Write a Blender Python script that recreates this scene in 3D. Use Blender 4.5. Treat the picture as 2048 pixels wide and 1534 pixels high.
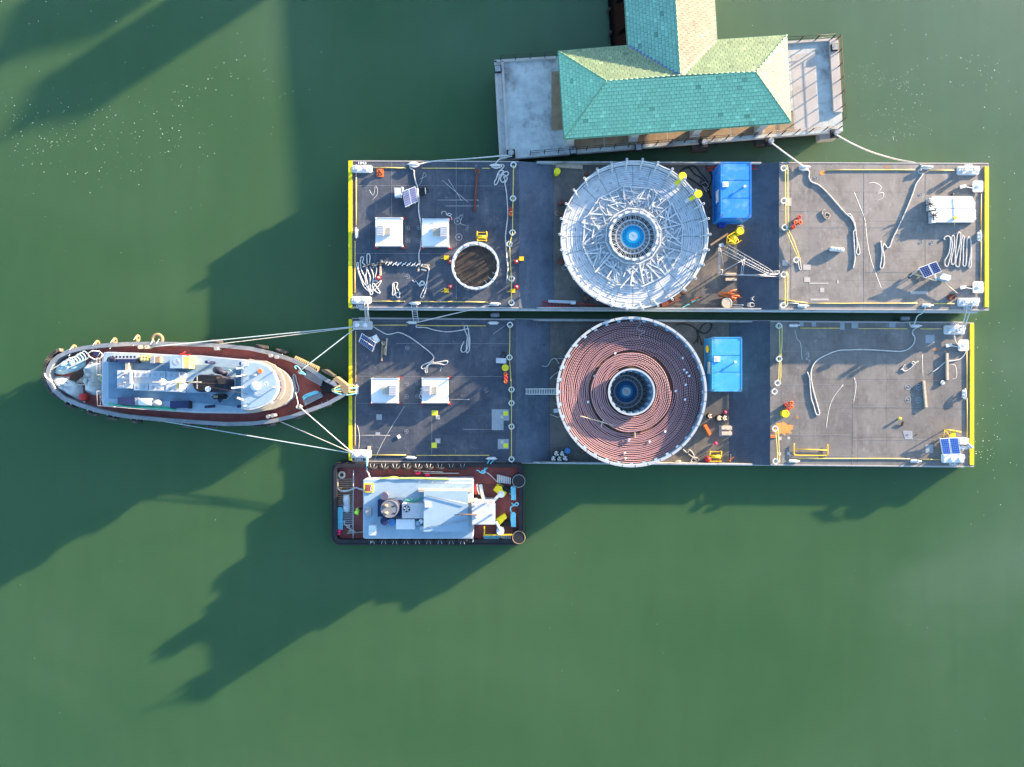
import bpy, math, random
from mathutils import Vector, Matrix
sc = bpy.context.scene
for o in list(bpy.data.objects): bpy.data.objects.remove(o)
col = sc.collection
rnd = random.Random(7)
# ---------------------------------------------------------------- camera, sky, sun
CAM_H = 67.75; FPX = 1421.0            # height above the water, focal length in photo pixels (2048 wide)
cam = bpy.data.cameras.new('camera'); camo = bpy.data.objects.new('camera', cam); col.objects.link(camo)
camo.location = (0, 0, CAM_H); cam.sensor_width = 36; cam.lens = FPX/2048*36; cam.clip_end = 5000
sc.camera = camo
SUN_EL = math.radians(9.24); SUN_AZ = math.radians(33)   # azimuth from +X towards +Y
w = bpy.data.worlds.new('World'); sc.world = w; w.use_nodes = True
nt = w.node_tree; sky = nt.nodes.new('ShaderNodeTexSky'); sky.sky_type = 'NISHITA'; sky.sun_disc = False
sky.ozone_density = 2.8; sky.sun_elevation = SUN_EL; sky.sun_rotation = math.radians(57)
nt.links.new(sky.outputs[0], nt.nodes['Background'].inputs[0]); nt.nodes['Background'].inputs[1].default_value = 0.15
sun = bpy.data.lights.new('sun', 'SUN'); sun.energy = 5.0; sun.angle = math.radians(0.6); sun.color = (1, 0.76, 0.53)
suno = bpy.data.objects.new('sun', sun); col.objects.link(suno)
dv = Vector((-math.cos(SUN_AZ)*math.cos(SUN_EL), -math.sin(SUN_AZ)*math.cos(SUN_EL), -math.sin(SUN_EL)))
suno.rotation_euler = dv.to_track_quat('-Z', 'Y').to_euler(); suno.location = (60, 40, 60)
vs = sc.view_settings; vs.view_transform = 'Standard'; vs.look = 'None'; vs.gamma = 1; vs.use_curve_mapping = False
vs.exposure = 2.3
# ---------------------------------------------------------------- helpers
def W(px, py, z=0.0):                  # survey: plan position (from a nadir photo) of a point at height z
    k = (CAM_H - z)/FPX
    return Vector(((px-1024)*k, (767-py)*k, z))
def Rg(x0, y0, s): return lambda X, Y: (x0+X/s, y0+Y/s)
R1 = Rg(680,300,4.6475); R2 = Rg(1030,300,3.7236); R3 = Rg(1540,300,4.452); R4 = Rg(680,620,4.795)
R5 = Rg(1030,610,3.7236); R6 = Rg(1520,610,4.452); Z1 = Rg(690,310,11.36); Z2 = Rg(690,500,11.36)
Z3 = Rg(1840,510,12.78); Z4 = Rg(1840,860,12.8); Z8 = Rg(1840,310,10.225)
T1 = Rg(80,670,8.0765); T2 = Rg(200,690,10.228); T3 = Rg(360,690,10.2286); T4 = Rg(460,690,9.587)
TA = Rg(80,660,6.0235); TB = Rg(400,660,6.0235)
P1 = Rg(660,920,8.765); P2 = Rg(840,920,8.7636); P0 = Rg(650,910,4.876); G7 = Rg(1420,440,8.522); PR = Rg(970,0,2.7307)
def WP(R, pts, z): return [W(*R(*p), z) for p in pts]

MATS = {}
def mat(name, c, rough=.6, metal=0, var=.18, scale=1.5, bump=.0, bscale=20, spec=.35, dirt=None, dirtamt=.0, dscale=.8):
    if name in MATS: return MATS[name]
    m = bpy.data.materials.new(name); m.use_nodes = True; MATS[name] = m
    n = m.node_tree.nodes; l = m.node_tree.links; b = n['Principled BSDF']
    b.inputs['Roughness'].default_value = rough; b.inputs['Metallic'].default_value = metal
    b.inputs['Specular IOR Level'].default_value = spec
    g = n.new('ShaderNodeNewGeometry')
    t = n.new('ShaderNodeTexNoise'); t.inputs['Scale'].default_value = scale; t.inputs['Detail'].default_value = 7; t.inputs['Roughness'].default_value = .65
    l.new(g.outputs['Position'], t.inputs['Vector'])
    r = n.new('ShaderNodeValToRGB'); r.color_ramp.elements[0].position = .3; r.color_ramp.elements[1].position = .7
    lo = [max(0, x*(1-var)) for x in c[:3]]; hi = [min(1, x*(1+var)) for x in c[:3]]
    r.color_ramp.elements[0].color = (*lo, 1); r.color_ramp.elements[1].color = (*hi, 1)
    l.new(t.outputs['Fac'], r.inputs['Fac']); out = r.outputs['Color']
    if dirt:
        t2 = n.new('ShaderNodeTexNoise'); t2.inputs['Scale'].default_value = dscale; t2.inputs['Detail'].default_value = 9; t2.inputs['Roughness'].default_value = .7
        l.new(g.outputs['Position'], t2.inputs['Vector'])
        r2 = n.new('ShaderNodeValToRGB'); r2.color_ramp.elements[0].position = .5; r2.color_ramp.elements[1].position = .68
        r2.color_ramp.elements[1].color = (dirtamt,)*3+(1,)
        l.new(t2.outputs['Fac'], r2.inputs['Fac'])
        mx = n.new('ShaderNodeMixRGB'); mx.inputs[2].default_value = (*dirt, 1)
        l.new(r2.outputs['Color'], mx.inputs[0]); l.new(out, mx.inputs[1]); out = mx.outputs[0]
    l.new(out, b.inputs['Base Color'])
    if bump:
        t3 = n.new('ShaderNodeTexNoise'); t3.inputs['Scale'].default_value = bscale; t3.inputs['Detail'].default_value = 4
        l.new(g.outputs['Position'], t3.inputs['Vector'])
        bp = n.new('ShaderNodeBump'); bp.inputs['Strength'].default_value = bump; bp.inputs['Distance'].default_value = .02
        l.new(t3.outputs['Fac'], bp.inputs['Height']); l.new(bp.outputs['Normal'], b.inputs['Normal'])
    return m
def deckmat(name, c, dust, dustpos=.5, scuff=.35, blot=(.02,.02,.022)):
    m = bpy.data.materials.new(name); m.use_nodes = True; n = m.node_tree.nodes; l = m.node_tree.links; b = n['Principled BSDF']
    b.inputs['Roughness'].default_value = .62; b.inputs['Specular IOR Level'].default_value = .3
    g = n.new('ShaderNodeNewGeometry')
    def noise(s, d=8, ro=.65, sx=1, sy=1, rot=0):
        mp = n.new('ShaderNodeMapping'); mp.inputs['Scale'].default_value = (sx, sy, 1); mp.inputs['Rotation'].default_value = (0,0,rot)
        l.new(g.outputs['Position'], mp.inputs[0])
        t = n.new('ShaderNodeTexNoise'); t.inputs['Scale'].default_value = s; t.inputs['Detail'].default_value = d; t.inputs['Roughness'].default_value = ro
        l.new(mp.outputs[0], t.inputs['Vector']); return t.outputs['Fac']
    def ramp(src, p0, p1, v1=1, v0=0):
        r = n.new('ShaderNodeValToRGB'); r.color_ramp.elements[0].position = p0; r.color_ramp.elements[1].position = p1
        r.color_ramp.elements[0].color = (v0,v0,v0,1); r.color_ramp.elements[1].color = (v1,v1,v1,1); l.new(src, r.inputs['Fac']); return r.outputs['Color']
    def mix(f, a, cb):
        mx = n.new('ShaderNodeMixRGB'); l.new(f, mx.inputs[0])
        if isinstance(a, tuple): mx.inputs[1].default_value = (*a, 1)
        else: l.new(a, mx.inputs[1])
        mx.inputs[2].default_value = (*cb, 1); return mx.outputs[0]
    x = mix(ramp(noise(.25, 9, .7), dustpos-.12, dustpos+.12, .8), c, dust)
    x = mix(ramp(noise(.35, 10, .8, 1, 1, 2.2), .48, .66, .7), x, tuple(v*.62 for v in c))
    x = mix(ramp(noise(.55, 10, .78, 2.2, .6, .5), .54, .72, .6), x, tuple(v*1.35 for v in dust))
    x = mix(ramp(noise(.9, 9, .75, 1, .45), .52, .75, .5), x, tuple(v*.55 for v in c))
    x = mix(ramp(noise(2.5, 6, .6, .15, 3), .58, .8, .35), x, tuple(v*1.5 for v in dust))
    x = mix(ramp(noise(3.0, 6, .6, 3, .12), .62, .8, .3), x, tuple(v*1.5 for v in dust))
    x = mix(ramp(noise(1.7, 12, .8), .64, .74, scuff), x, tuple(min(1, v*2.6) for v in dust))
    x = mix(ramp(noise(.6, 9, .7, 1, 1, 1), .63, .72, .6), x, blot)
    x = mix(ramp(noise(.8, 12, .85, 1, 1, .7), .57, .63, scuff*.9), x, tuple(min(1, v*1.9) for v in dust))
    x = mix(ramp(noise(1.2, 10, .8, 4, .3, .6), .63, .70, scuff), x, tuple(min(1, v*2.2) for v in dust))
    x = mix(ramp(noise(22, 2, .5), .72, .76, scuff), x, tuple(min(1, v*4) for v in dust))
    l.new(x, b.inputs['Base Color'])
    l.new(ramp(noise(1.5, 6), .3, .7, .75, .5), b.inputs['Roughness'])
    bp = n.new('ShaderNodeBump'); bp.inputs['Strength'].default_value = .12; bp.inputs['Distance'].default_value = .02
    l.new(noise(6, 8, .7), bp.inputs['Height']); l.new(bp.outputs['Normal'], b.inputs['Normal'])
    MATS[name] = m; return m

class MB:
    def __init__(s): s.v = []; s.f = []; s.sm = []
    def add(s, vs, fs, sm=False):
        k = len(s.v); s.v += [Vector(v) for v in vs]; s.f += [[i+k for i in f] for f in fs]; s.sm += [sm]*len(fs); return s
    def box(s, c, d, rz=0, top=1.0):
        c = Vector(c); x, y, z = d[0]/2, d[1]/2, d[2]/2; R = Matrix.Rotation(rz, 3, 'Z'); V = []
        for sz, t in ((-z,1),(z,top)):
            for sx, sy in ((-x,-y),(x,-y),(x,y),(-x,y)): V.append(c + R@Vector((sx*t, sy*t, sz)))
        return s.add(V, [[3,2,1,0],[4,5,6,7],[0,1,5,4],[1,2,6,5],[2,3,7,6],[3,0,4,7]])
    def prism(s, P, z0, z1, cap0=True, sc_top=1.0):
        n = len(P); P = [Vector((p[0], p[1])) for p in P]
        if sum(P[i].x*P[(i+1)%n].y-P[(i+1)%n].x*P[i].y for i in range(n)) < 0: P = P[::-1]
        c = sum(P, Vector((0,0)))/n
        V = [(p.x, p.y, z0) for p in P] + [(c.x+(p.x-c.x)*sc_top, c.y+(p.y-c.y)*sc_top, z1) for p in P]
        F = [list(range(n, 2*n))] + [[i, (i+1)%n, n+(i+1)%n, n+i] for i in range(n)]
        if cap0: F.append(list(range(n))[::-1])
        return s.add(V, F)
    def quad(s, *P): return s.add(P, [list(range(len(P)))])
    def beam(s, p, q, w=.1, h=None):
        p, q = Vector(p), Vector(q); h = h or w; d = q-p
        if d.length < 1e-6: return s
        d.normalize(); up = Vector((0,0,1)) if abs(d.z) < .95 else Vector((1,0,0))
        a = d.cross(up).normalized()*(w/2); b = a.cross(d).normalized()*(h/2); V = []
        for e in (p, q): V += [e-a-b, e+a-b, e+a+b, e-a+b]
        return s.add(V, [[0,1,2,3],[7,6,5,4],[0,4,5,1],[1,5,6,2],[2,6,7,3],[3,7,4,0]])
    def cyl(s, c, r, h, n=16, r2=None, sm=True, ax='Z'):
        c = Vector(c); r2 = r if r2 is None else r2; V = []
        for k, rr in ((0, r), (1, r2)):
            for i in range(n):
                a = 2*math.pi*i/n; p = Vector((rr*math.cos(a), rr*math.sin(a), k*h))
                if ax == 'X': p = Vector((p.z, p.x, p.y))
                elif ax == 'Y': p = Vector((p.y, p.z, p.x))
                V.append(c+p)
        s.add(V, [[i,(i+1)%n,n+(i+1)%n,n+i] for i in range(n)], sm)
        k = len(s.v)-2*n; s.f += [[k+n+i for i in range(n)], [k+i for i in range(n)][::-1]]; s.sm += [False, False]; return s
    def ring(s, c, r0, r1, h, n=48, a0=0, a1=2*math.pi):
        c = Vector(c); full = abs(a1-a0-2*math.pi) < 1e-6; m = n if full else n+1; V = []
        for i in range(m):
            a = a0+(a1-a0)*i/n; ca, sa = math.cos(a), math.sin(a)
            V += [c+Vector((r0*ca,r0*sa,0)), c+Vector((r1*ca,r1*sa,0)), c+Vector((r1*ca,r1*sa,h)), c+Vector((r0*ca,r0*sa,h))]
        F = []
        for i in range(n):
            j = (i+1) % m; a, b = 4*i, 4*j
            F += [[a+3,a+2,b+2,b+3],[a+1,b+1,b+2,a+2],[a,a+3,b+3,b],[a,b,b+1,a+1]]
        if not full: F += [[0,1,2,3],[4*n+3,4*n+2,4*n+1,4*n]]
        return s.add(V, F)
    def tube(s, P, r=.05, n=6, closed=False, flat=1.0, cap=True):
        P = [Vector(p) for p in P]; m = len(P); V = []; pa = None
        for i, p in enumerate(P):
            t = (P[(i+1)%m] if (closed or i < m-1) else P[i]) - (P[i-1] if (closed or i > 0) else P[i])
            if t.length < 1e-7: t = Vector((1,0,0))
            t.normalize(); up = Vector((0,0,1)) if abs(t.z) < .9 else Vector((1,0,0))
            a = t.cross(up).normalized()
            if pa is not None and abs(t.z) >= .9 and a.dot(pa) < 0: a = -a
            pa = a; b = a.cross(t)
            rr = r[i] if isinstance(r, (list, tuple)) else r
            for k in range(n):
                g = 2*math.pi*k/n; V.append(p + a*math.cos(g)*rr + b*math.sin(g)*rr*flat)
        F = [[i*n+k, i*n+(k+1)%n, ((i+1)%m)*n+(k+1)%n, ((i+1)%m)*n+k] for i in range(m if closed else m-1) for k in range(n)]
        s.add(V, F, True)
        if cap and not closed:
            k = len(s.v)-m*n; s.f += [[k+i for i in range(n)][::-1], [k+(m-1)*n+i for i in range(n)]]; s.sm += [False]*2
        return s
    def sphere(s, c, r, sx=1, sy=1, sz=1, n=12, half=False):
        c = Vector(c); V = []; m = n//2; lo = 0 if half else -m//2
        rows = [(-90+180*j/m) if not half else 90*j/m for j in range(m+1)]
        for la in rows:
            for i in range(n):
                a = 2*math.pi*i/n; q = math.radians(la)
                V.append(c+Vector((r*sx*math.cos(q)*math.cos(a), r*sy*math.cos(q)*math.sin(a), r*sz*math.sin(q))))
        return s.add(V, [[j*n+i, j*n+(i+1)%n, (j+1)*n+(i+1)%n, (j+1)*n+i] for j in range(m) for i in range(n)], True)
    def torus(s, c, R, r, ax=(0,0,1), n=24, k=8, sy=1.0):
        c = Vector(c); q = Vector((0,0,1)).rotation_difference(Vector(ax)); V = []
        for i in range(n):
            a = 2*math.pi*i/n
            for j in range(k):
                b = 2*math.pi*j/k; V.append(c+q@Vector(((R+r*math.cos(b))*math.cos(a), (R+r*math.cos(b))*math.sin(a)*sy, r*math.sin(b))))
        return s.add(V, [[i*k+j, ((i+1)%n)*k+j, ((i+1)%n)*k+(j+1)%k, i*k+(j+1)%k] for i in range(n) for j in range(k)], True)
    def xf(s, M):
        s.v = [M@v for v in s.v]; return s
    def build(s, name, m, parent=None, **tags):
        me = bpy.data.meshes.new(name); off = Vector((0,0,0)); p = parent
        while p is not None: off += p.location; p = p.parent
        loc = Vector((0,0,0))
        if parent is None and s.v:
            xs = [v.x for v in s.v]; ys = [v.y for v in s.v]; loc = Vector(((min(xs)+max(xs))/2, (min(ys)+max(ys))/2, min(v.z for v in s.v))); off = loc
        me.from_pydata([tuple(v-off) for v in s.v], [], s.f)
        me.polygons.foreach_set('use_smooth', s.sm)
        ml = m if isinstance(m, (list, tuple)) else [m]
        for x in ml: me.materials.append(MATS[x] if isinstance(x, str) else x)
        me.update(); o = bpy.data.objects.new(name, me); col.objects.link(o); o.location = loc; o.parent = parent
        for k, v in tags.items(): o[k] = v
        return o
def thing(name, label, cat, loc=(0,0,0), group=None):
    o = bpy.data.objects.new(name, None); col.objects.link(o); o.location = loc; o.empty_display_size = .2
    o['label'] = label; o['category'] = cat
    if group: o['group'] = group
    return o
def tg(label, cat, group=None):
    d = dict(label=label, category=cat)
    if group: d['group'] = group
    return d
KIDS = {}
def dup(root, loc, rz=0, label=None, scale=None):
    def cp(o, par):
        c = o.copy(); col.objects.link(c)
        if par is not None: c.parent = par; c.matrix_parent_inverse = o.matrix_parent_inverse
        for ch in [x for x in o.children]: cp(ch, c)
        return c
    r = cp(root, root.parent); r.location = loc; r.rotation_euler = (0,0,rz)
    if label: r['label'] = label
    if scale: r.scale = scale
    return r
def smooth(P, k=5, closed=False):
    P = [Vector(p) for p in P]; n = len(P); out = []
    for i in range(n if closed else n-1):
        g = (lambda j: P[j % n]) if closed else (lambda j: P[min(max(j,0),n-1)])
        a, b, c, d = g(i-1), g(i), g(i+1), g(i+2)
        for j in range(k):
            t = j/k; out.append(.5*((2*b)+(c-a)*t+(2*a-5*b+4*c-d)*t*t+(3*b-a-3*c+d)*t**3))
    if not closed: out.append(P[-1])
    return out
def rope(name, label, R, pts, z, r=.05, m='rope_white', cat='rope', sag=0, group=None, k=6, closed=False):
    P = [W(*R(*p[:2]), p[2] if len(p) > 2 else z+r) for p in pts]
    P = smooth(P, k, closed)
    if not sag: P = [p+Vector((0,0,rnd.uniform(0,.01))) for p in P]
    if sag:
        L = len(P)-1; P = [p-Vector((0,0,sag*4*(i/L)*(1-i/L))) for i, p in enumerate(P)]
    mb = MB(); mb.tube(P, r, 6, closed)
    d = tg(label, cat, group); return mb.build(name, m, None, **d)
ID = lambda X, Y: (X, Y)

# ---------------------------------------------------------------- materials
mat('rope_white', (.60,.58,.54), .8, var=.25, scale=9, bump=.8, bscale=45, dirt=(.30,.27,.23), dirtamt=.7, dscale=2.2)
mat('rope_pale', (.44,.54,.56), .8, var=.15, scale=8, bump=.6, bscale=40)
mat('rail_grey', (.42,.43,.44), .5, var=.15)
mat('rim_white', (.40,.43,.45), .55, var=.12, scale=2, dirt=(.3,.28,.25), dirtamt=.5, dscale=2)
mat('rope_cyan', (.16,.55,.66), .75, var=.2, scale=10, bump=.5, bscale=40)
mat('rope_yellow', (.75,.62,.16), .7, var=.15, scale=10)
mat('rope_grey', (.3,.28,.25), .85, var=.2, scale=10)
mat('rope_black', (.025,.025,.028), .7, var=.3, scale=6, dirt=(.6,.6,.58), dirtamt=.9, dscale=2.5)
mat('white_paint', (.66,.66,.63), .45, var=.06, scale=2, dirt=(.42,.36,.28), dirtamt=.5, dscale=1.7, bump=.1)
mat('white_clean', (.74,.75,.74), .45, var=.05, scale=2, dirt=(.55,.52,.48), dirtamt=.35, dscale=2)
mat('grey_galv', (.46,.49,.51), .5, metal=.1, var=.22, scale=3, bump=.15, dirt=(.30,.29,.27), dirtamt=.5, dscale=3)
mat('galv_light', (.53,.56,.57), .6, metal=0, var=.15, scale=2.5, bump=.12, dirt=(.36,.36,.36), dirtamt=.5, dscale=2.2)
mat('grey_paint', (.30,.31,.32), .5, var=.15, scale=3)
mat('grey_light', (.48,.49,.50), .5, var=.12, scale=3)
mat('yellow_beam', (.80,.66,.015), .5, var=.12, scale=1.2, dirt=(.35,.27,.05), dirtamt=.6, dscale=1.6, bump=.1)
mat('yellow', (.82,.50,.015), .5, var=.1, scale=4, dirt=(.4,.25,.05), dirtamt=.4, dscale=4)
mat('yellow_line', (.72,.52,.14), .55, var=.2, scale=3, dirt=(.45,.40,.33), dirtamt=.9, dscale=1.1)
mat('yellow_patch', (.72,.68,.05), .6, var=.15, scale=6)
mat('red', (.55,.03,.03), .5, var=.15, scale=5, dirt=(.25,.05,.04), dirtamt=.5, dscale=4)
mat('orange', (.75,.17,.03), .5, var=.2, scale=5, dirt=(.35,.1,.04), dirtamt=.5, dscale=4)
mat('pink', (.72,.03,.12), .5, var=.1)
mat('black_rubber', (.018,.018,.02), .7, var=.3, scale=5, bump=.3, bscale=12)
mat('tyre', (.045,.042,.040), .8, var=.35, scale=4, bump=.4, bscale=18, dirt=(.28,.23,.16), dirtamt=.6, dscale=1.5)
mat('tyre_tan', (.24,.18,.10), .85, var=.3, scale=4, bump=.4, bscale=18)
mat('black', (.012,.012,.014), .5, var=.2)
mat('dark_void', (.004,.004,.005), .5, var=.1, spec=0.02)
mat('hull_grey', (.36,.36,.35), .5, var=.18, scale=1, dirt=(.10,.07,.05), dirtamt=.8, dscale=.7, bump=.15)
mat('hull_black', (.02,.02,.022), .5, var=.3, scale=1, dirt=(.08,.05,.035), dirtamt=.5)
mat('cont_blue', (.02,.22,.62), .38, var=.10, scale=1.2, dirt=(.20,.38,.60), dirtamt=.55, dscale=.9, bump=.15, bscale=3, spec=.5)
mat('cont_sky', (.05,.33,.62), .38, var=.10, scale=1.2, dirt=(.25,.45,.60), dirtamt=.5, dscale=.9, bump=.15, bscale=3, spec=.5)
mat('hub_blue', (.01,.30,.52), .4, var=.15, scale=4)
mat('hub_dark', (.01,.10,.26), .45, var=.2, scale=4)
mat('hub_cyan', (.02,.45,.68), .4, var=.1)
mat('pipe_rust', (.16,.045,.03), .7, var=.25, scale=6)
mat('wood', (.33,.24,.15), .75, var=.25, scale=4, bump=.3, dirt=(.15,.10,.07), dirtamt=.5, dscale=3)
mat('wood_pale', (.52,.42,.30), .75, var=.2, scale=4, bump=.3)
mat('wood_dark', (.12,.07,.045), .8, var=.3, scale=4, bump=.3)
mat('solar_cell', (.015,.025,.12), .18, var=.35, scale=5, spec=.6)
mat('solar_blue', (.03,.10,.38), .2, var=.35, scale=5, spec=.6)
mat('solar_pale', (.20,.20,.33), .25, var=.35, scale=3, spec=.6)
mat('basket_brown', (.045,.036,.030), .8, var=.4, scale=1.5, bump=.2, dirt=(.12,.10,.07), dirtamt=.5, dscale=2)
mat('rail_mid', (.20,.21,.22), .5, var=.2)
mat('tank_grey', (.10,.10,.15), .5, var=.15, scale=3)
mat('flash_blue', (.13,.15,.30), .6, var=.15, scale=3)
mat('flash_cream', (.30,.26,.17), .6, var=.15, scale=3)
mat('red_deck', (.27,.070,.058), .6, var=.22, scale=1.2, bump=.15, dirt=(.10,.03,.03), dirtamt=.6, dscale=1)
mat('tug_blue', (.29,.40,.48), .5, var=.08, scale=1.5, dirt=(.33,.42,.48), dirtamt=.6, dscale=1.2)
mat('tug_bluedark', (.14,.24,.33), .6, var=.2, scale=1.5, bump=.15, dirt=(.20,.27,.32), dirtamt=.7, dscale=1)
mat('tug_white', (.50,.53,.55), .5, var=.08, scale=1.5, dirt=(.34,.31,.27), dirtamt=.6, dscale=1.6, bump=.1)
mat('tug_cream', (.46,.41,.31), .5, var=.08, scale=1.5, dirt=(.32,.26,.18), dirtamt=.5, dscale=1.6)
mat('tug_rim', (.22,.24,.26), .5, var=.22, scale=1.2, dirt=(.36,.31,.25), dirtamt=.7, dscale=.8, bump=.2)
mat('navy', (.02,.03,.09), .5, var=.2)
mat('stack_dark', (.03,.032,.06), .55, var=.3, scale=3, bump=.1)
mat('tarp', (.55,.58,.56), .7, var=.15, scale=1.5, dirt=(.62,.50,.36), dirtamt=.5, dscale=.7, bump=.6, bscale=3)
mat('net_cyan', (.45,.66,.66), .8, var=.3, scale=5, bump=.6)
mat('deck_tan', (.30,.21,.12), .8, var=.2, scale=1.5, bump=.2, dirt=(.16,.12,.09), dirtamt=.7, dscale=.9)
mat('concrete', (.44,.46,.43), .8, var=.2, scale=1, bump=.25, bscale=12, dirt=(.13,.12,.12), dirtamt=.85, dscale=.35)
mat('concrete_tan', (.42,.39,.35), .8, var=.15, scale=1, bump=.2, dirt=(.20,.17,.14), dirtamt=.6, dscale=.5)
mat('column', (.45,.42,.37), .8, var=.15, scale=2)
mat('pile', (.05,.04,.035), .9, var=.4, scale=2, bump=.4)
mat('rail_dark', (.03,.028,.028), .5, var=.2)
mat('rail_rust', (.16,.06,.035), .7, var=.3)
mat('skin', (.45,.28,.20), .6, var=.05)
mat('hivis', (.35,.75,.05), .7, var=.1)
mat('trousers', (.02,.022,.035), .8, var=.2)
mat('cyan_plain', (.10,.45,.55), .6, var=.15)
mat('blue_plain', (.02,.06,.35), .5, var=.15)
mat('blue_drum', (.05,.18,.40), .45, var=.15)
mat('green_hose', (.05,.42,.25), .6, var=.15)
mat('lime_hose', (.42,.62,.10), .6, var=.15)
mat('patch_grey', (.30,.32,.33), .7, var=.12, scale=3)
mat('patch_pale', (.42,.38,.34), .7, var=.12, scale=3)
mat('stone_sack', (.38,.32,.25), .9, var=.5, scale=9, bump=.8)
mat('chalk', (.55,.55,.52), .9, var=.2)
mat('foam', (.75,.76,.7), .9, var=.1)
mat('beige_box', (.55,.48,.36), .6, var=.15, scale=2)
deckmat('deck_dark', (.050,.064,.086), (.120,.122,.132), .53, .6)
deckmat('deck_dusty', (.165,.150,.134), (.255,.232,.205), .45, .4, (.105,.096,.088))
deckmat('deck_ramp', (.055,.067,.088), (.09,.10,.12), .55, .12)
deckmat('deck_slate', (.070,.088,.115), (.12,.14,.17), .5, .3)
deckmat('deck_rough', (.095,.09,.085), (.20,.165,.12), .52, .2, (.03,.028,.026))
deckmat('deck_lower', (.145,.134,.122), (.215,.198,.176), .48, .4, (.10,.095,.09))
# ---------------------------------------------------------------- water
def water():
    m = bpy.data.materials.new('water'); m.use_nodes = True; n = m.node_tree.nodes; l = m.node_tree.links; b = n['Principled BSDF']
    b.inputs['Roughness'].default_value = .22; b.inputs['IOR'].default_value = 1.33
    b.inputs['Subsurface Weight'].default_value = .75; b.inputs['Subsurface Radius'].default_value = (.7,1.3,.9); b.inputs['Subsurface Scale'].default_value = 1.0; b.subsurface_method = 'BURLEY'; b.inputs['Specular IOR Level'].default_value = .5
    g = n.new('ShaderNodeNewGeometry')
    mp = n.new('ShaderNodeMapping'); mp.inputs['Rotation'].default_value = (0,0,.5); mp.inputs['Scale'].default_value = (1,1.6,1); l.new(g.outputs['Position'], mp.inputs[0])
    t = n.new('ShaderNodeTexNoise'); t.inputs['Scale'].default_value = .028; t.inputs['Detail'].default_value = 5; t.inputs['Distortion'].default_value = .8; l.new(mp.outputs[0], t.inputs['Vector'])
    r = n.new('ShaderNodeValToRGB'); e = r.color_ramp.elements; e[0].position = .32; e[1].position = .68
    e[0].color = (.036,.090,.032,1); e[1].color = (.052,.106,.045,1); x = e.new(.5); x.color = (.043,.097,.037,1)
    l.new(t.outputs['Fac'], r.inputs['Fac'])
    m2 = n.new('ShaderNodeMapping'); m2.inputs['Rotation'].default_value = (0,0,.2); m2.inputs['Scale'].default_value = (.55,.09,1); l.new(g.outputs['Position'], m2.inputs[0])
    t4 = n.new('ShaderNodeTexNoise'); t4.inputs['Scale'].default_value = 1; t4.inputs['Detail'].default_value = 6; t4.inputs['Distortion'].default_value = .6; l.new(m2.outputs[0], t4.inputs['Vector'])
    mrr = n.new('ShaderNodeMapRange'); mrr.inputs[1].default_value = .3; mrr.inputs[2].default_value = .7; mrr.inputs[3].default_value = .965; mrr.inputs[4].default_value = 1.035; l.new(t4.outputs['Fac'], mrr.inputs[0])
    sp = n.new('ShaderNodeVectorMath'); sp.operation = 'DOT_PRODUCT'; sp.inputs[1].default_value = (.011,.014,0); l.new(g.outputs['Position'], sp.inputs[0])
    ad = n.new('ShaderNodeMath'); ad.operation = 'MULTIPLY_ADD'; ad.inputs[1].default_value = 1.1; l.new(t.outputs['Fac'], ad.inputs[0]); l.new(sp.outputs['Value'], ad.inputs[2])
    mg = n.new('ShaderNodeMapRange'); mg.inputs[1].default_value = .75; mg.inputs[2].default_value = 1.75; mg.inputs[4].default_value = .8; l.new(ad.outputs[0], mg.inputs[0])
    mq = n.new('ShaderNodeMixRGB'); mq.inputs[2].default_value = (.115,.165,.115,1); l.new(mg.outputs[0], mq.inputs[0]); l.new(r.outputs[0], mq.inputs[1])  # sky reflection towards the upper right put into the water colour
    hs = n.new('ShaderNodeHueSaturation'); l.new(mq.outputs[0], hs.inputs['Color']); l.new(mrr.outputs[0], hs.inputs['Value']); l.new(hs.outputs[0], b.inputs['Base Color'])
    t2 = n.new('ShaderNodeTexNoise'); t2.inputs['Scale'].default_value = .35; t2.inputs['Detail'].default_value = 6; l.new(mp.outputs[0], t2.inputs['Vector'])
    bp = n.new('ShaderNodeBump'); bp.inputs['Strength'].default_value = .25; bp.inputs['Distance'].default_value = .05
    l.new(t2.outputs['Fac'], bp.inputs['Height']); l.new(bp.outputs[0], b.inputs['Normal'])
    mb = MB(); mb.quad((-2500,-2500,0),(2500,-2500,0),(2500,2500,0),(-2500,2500,0)); o = mb.build('water', m); o['kind'] = 'structure'
water()
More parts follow.
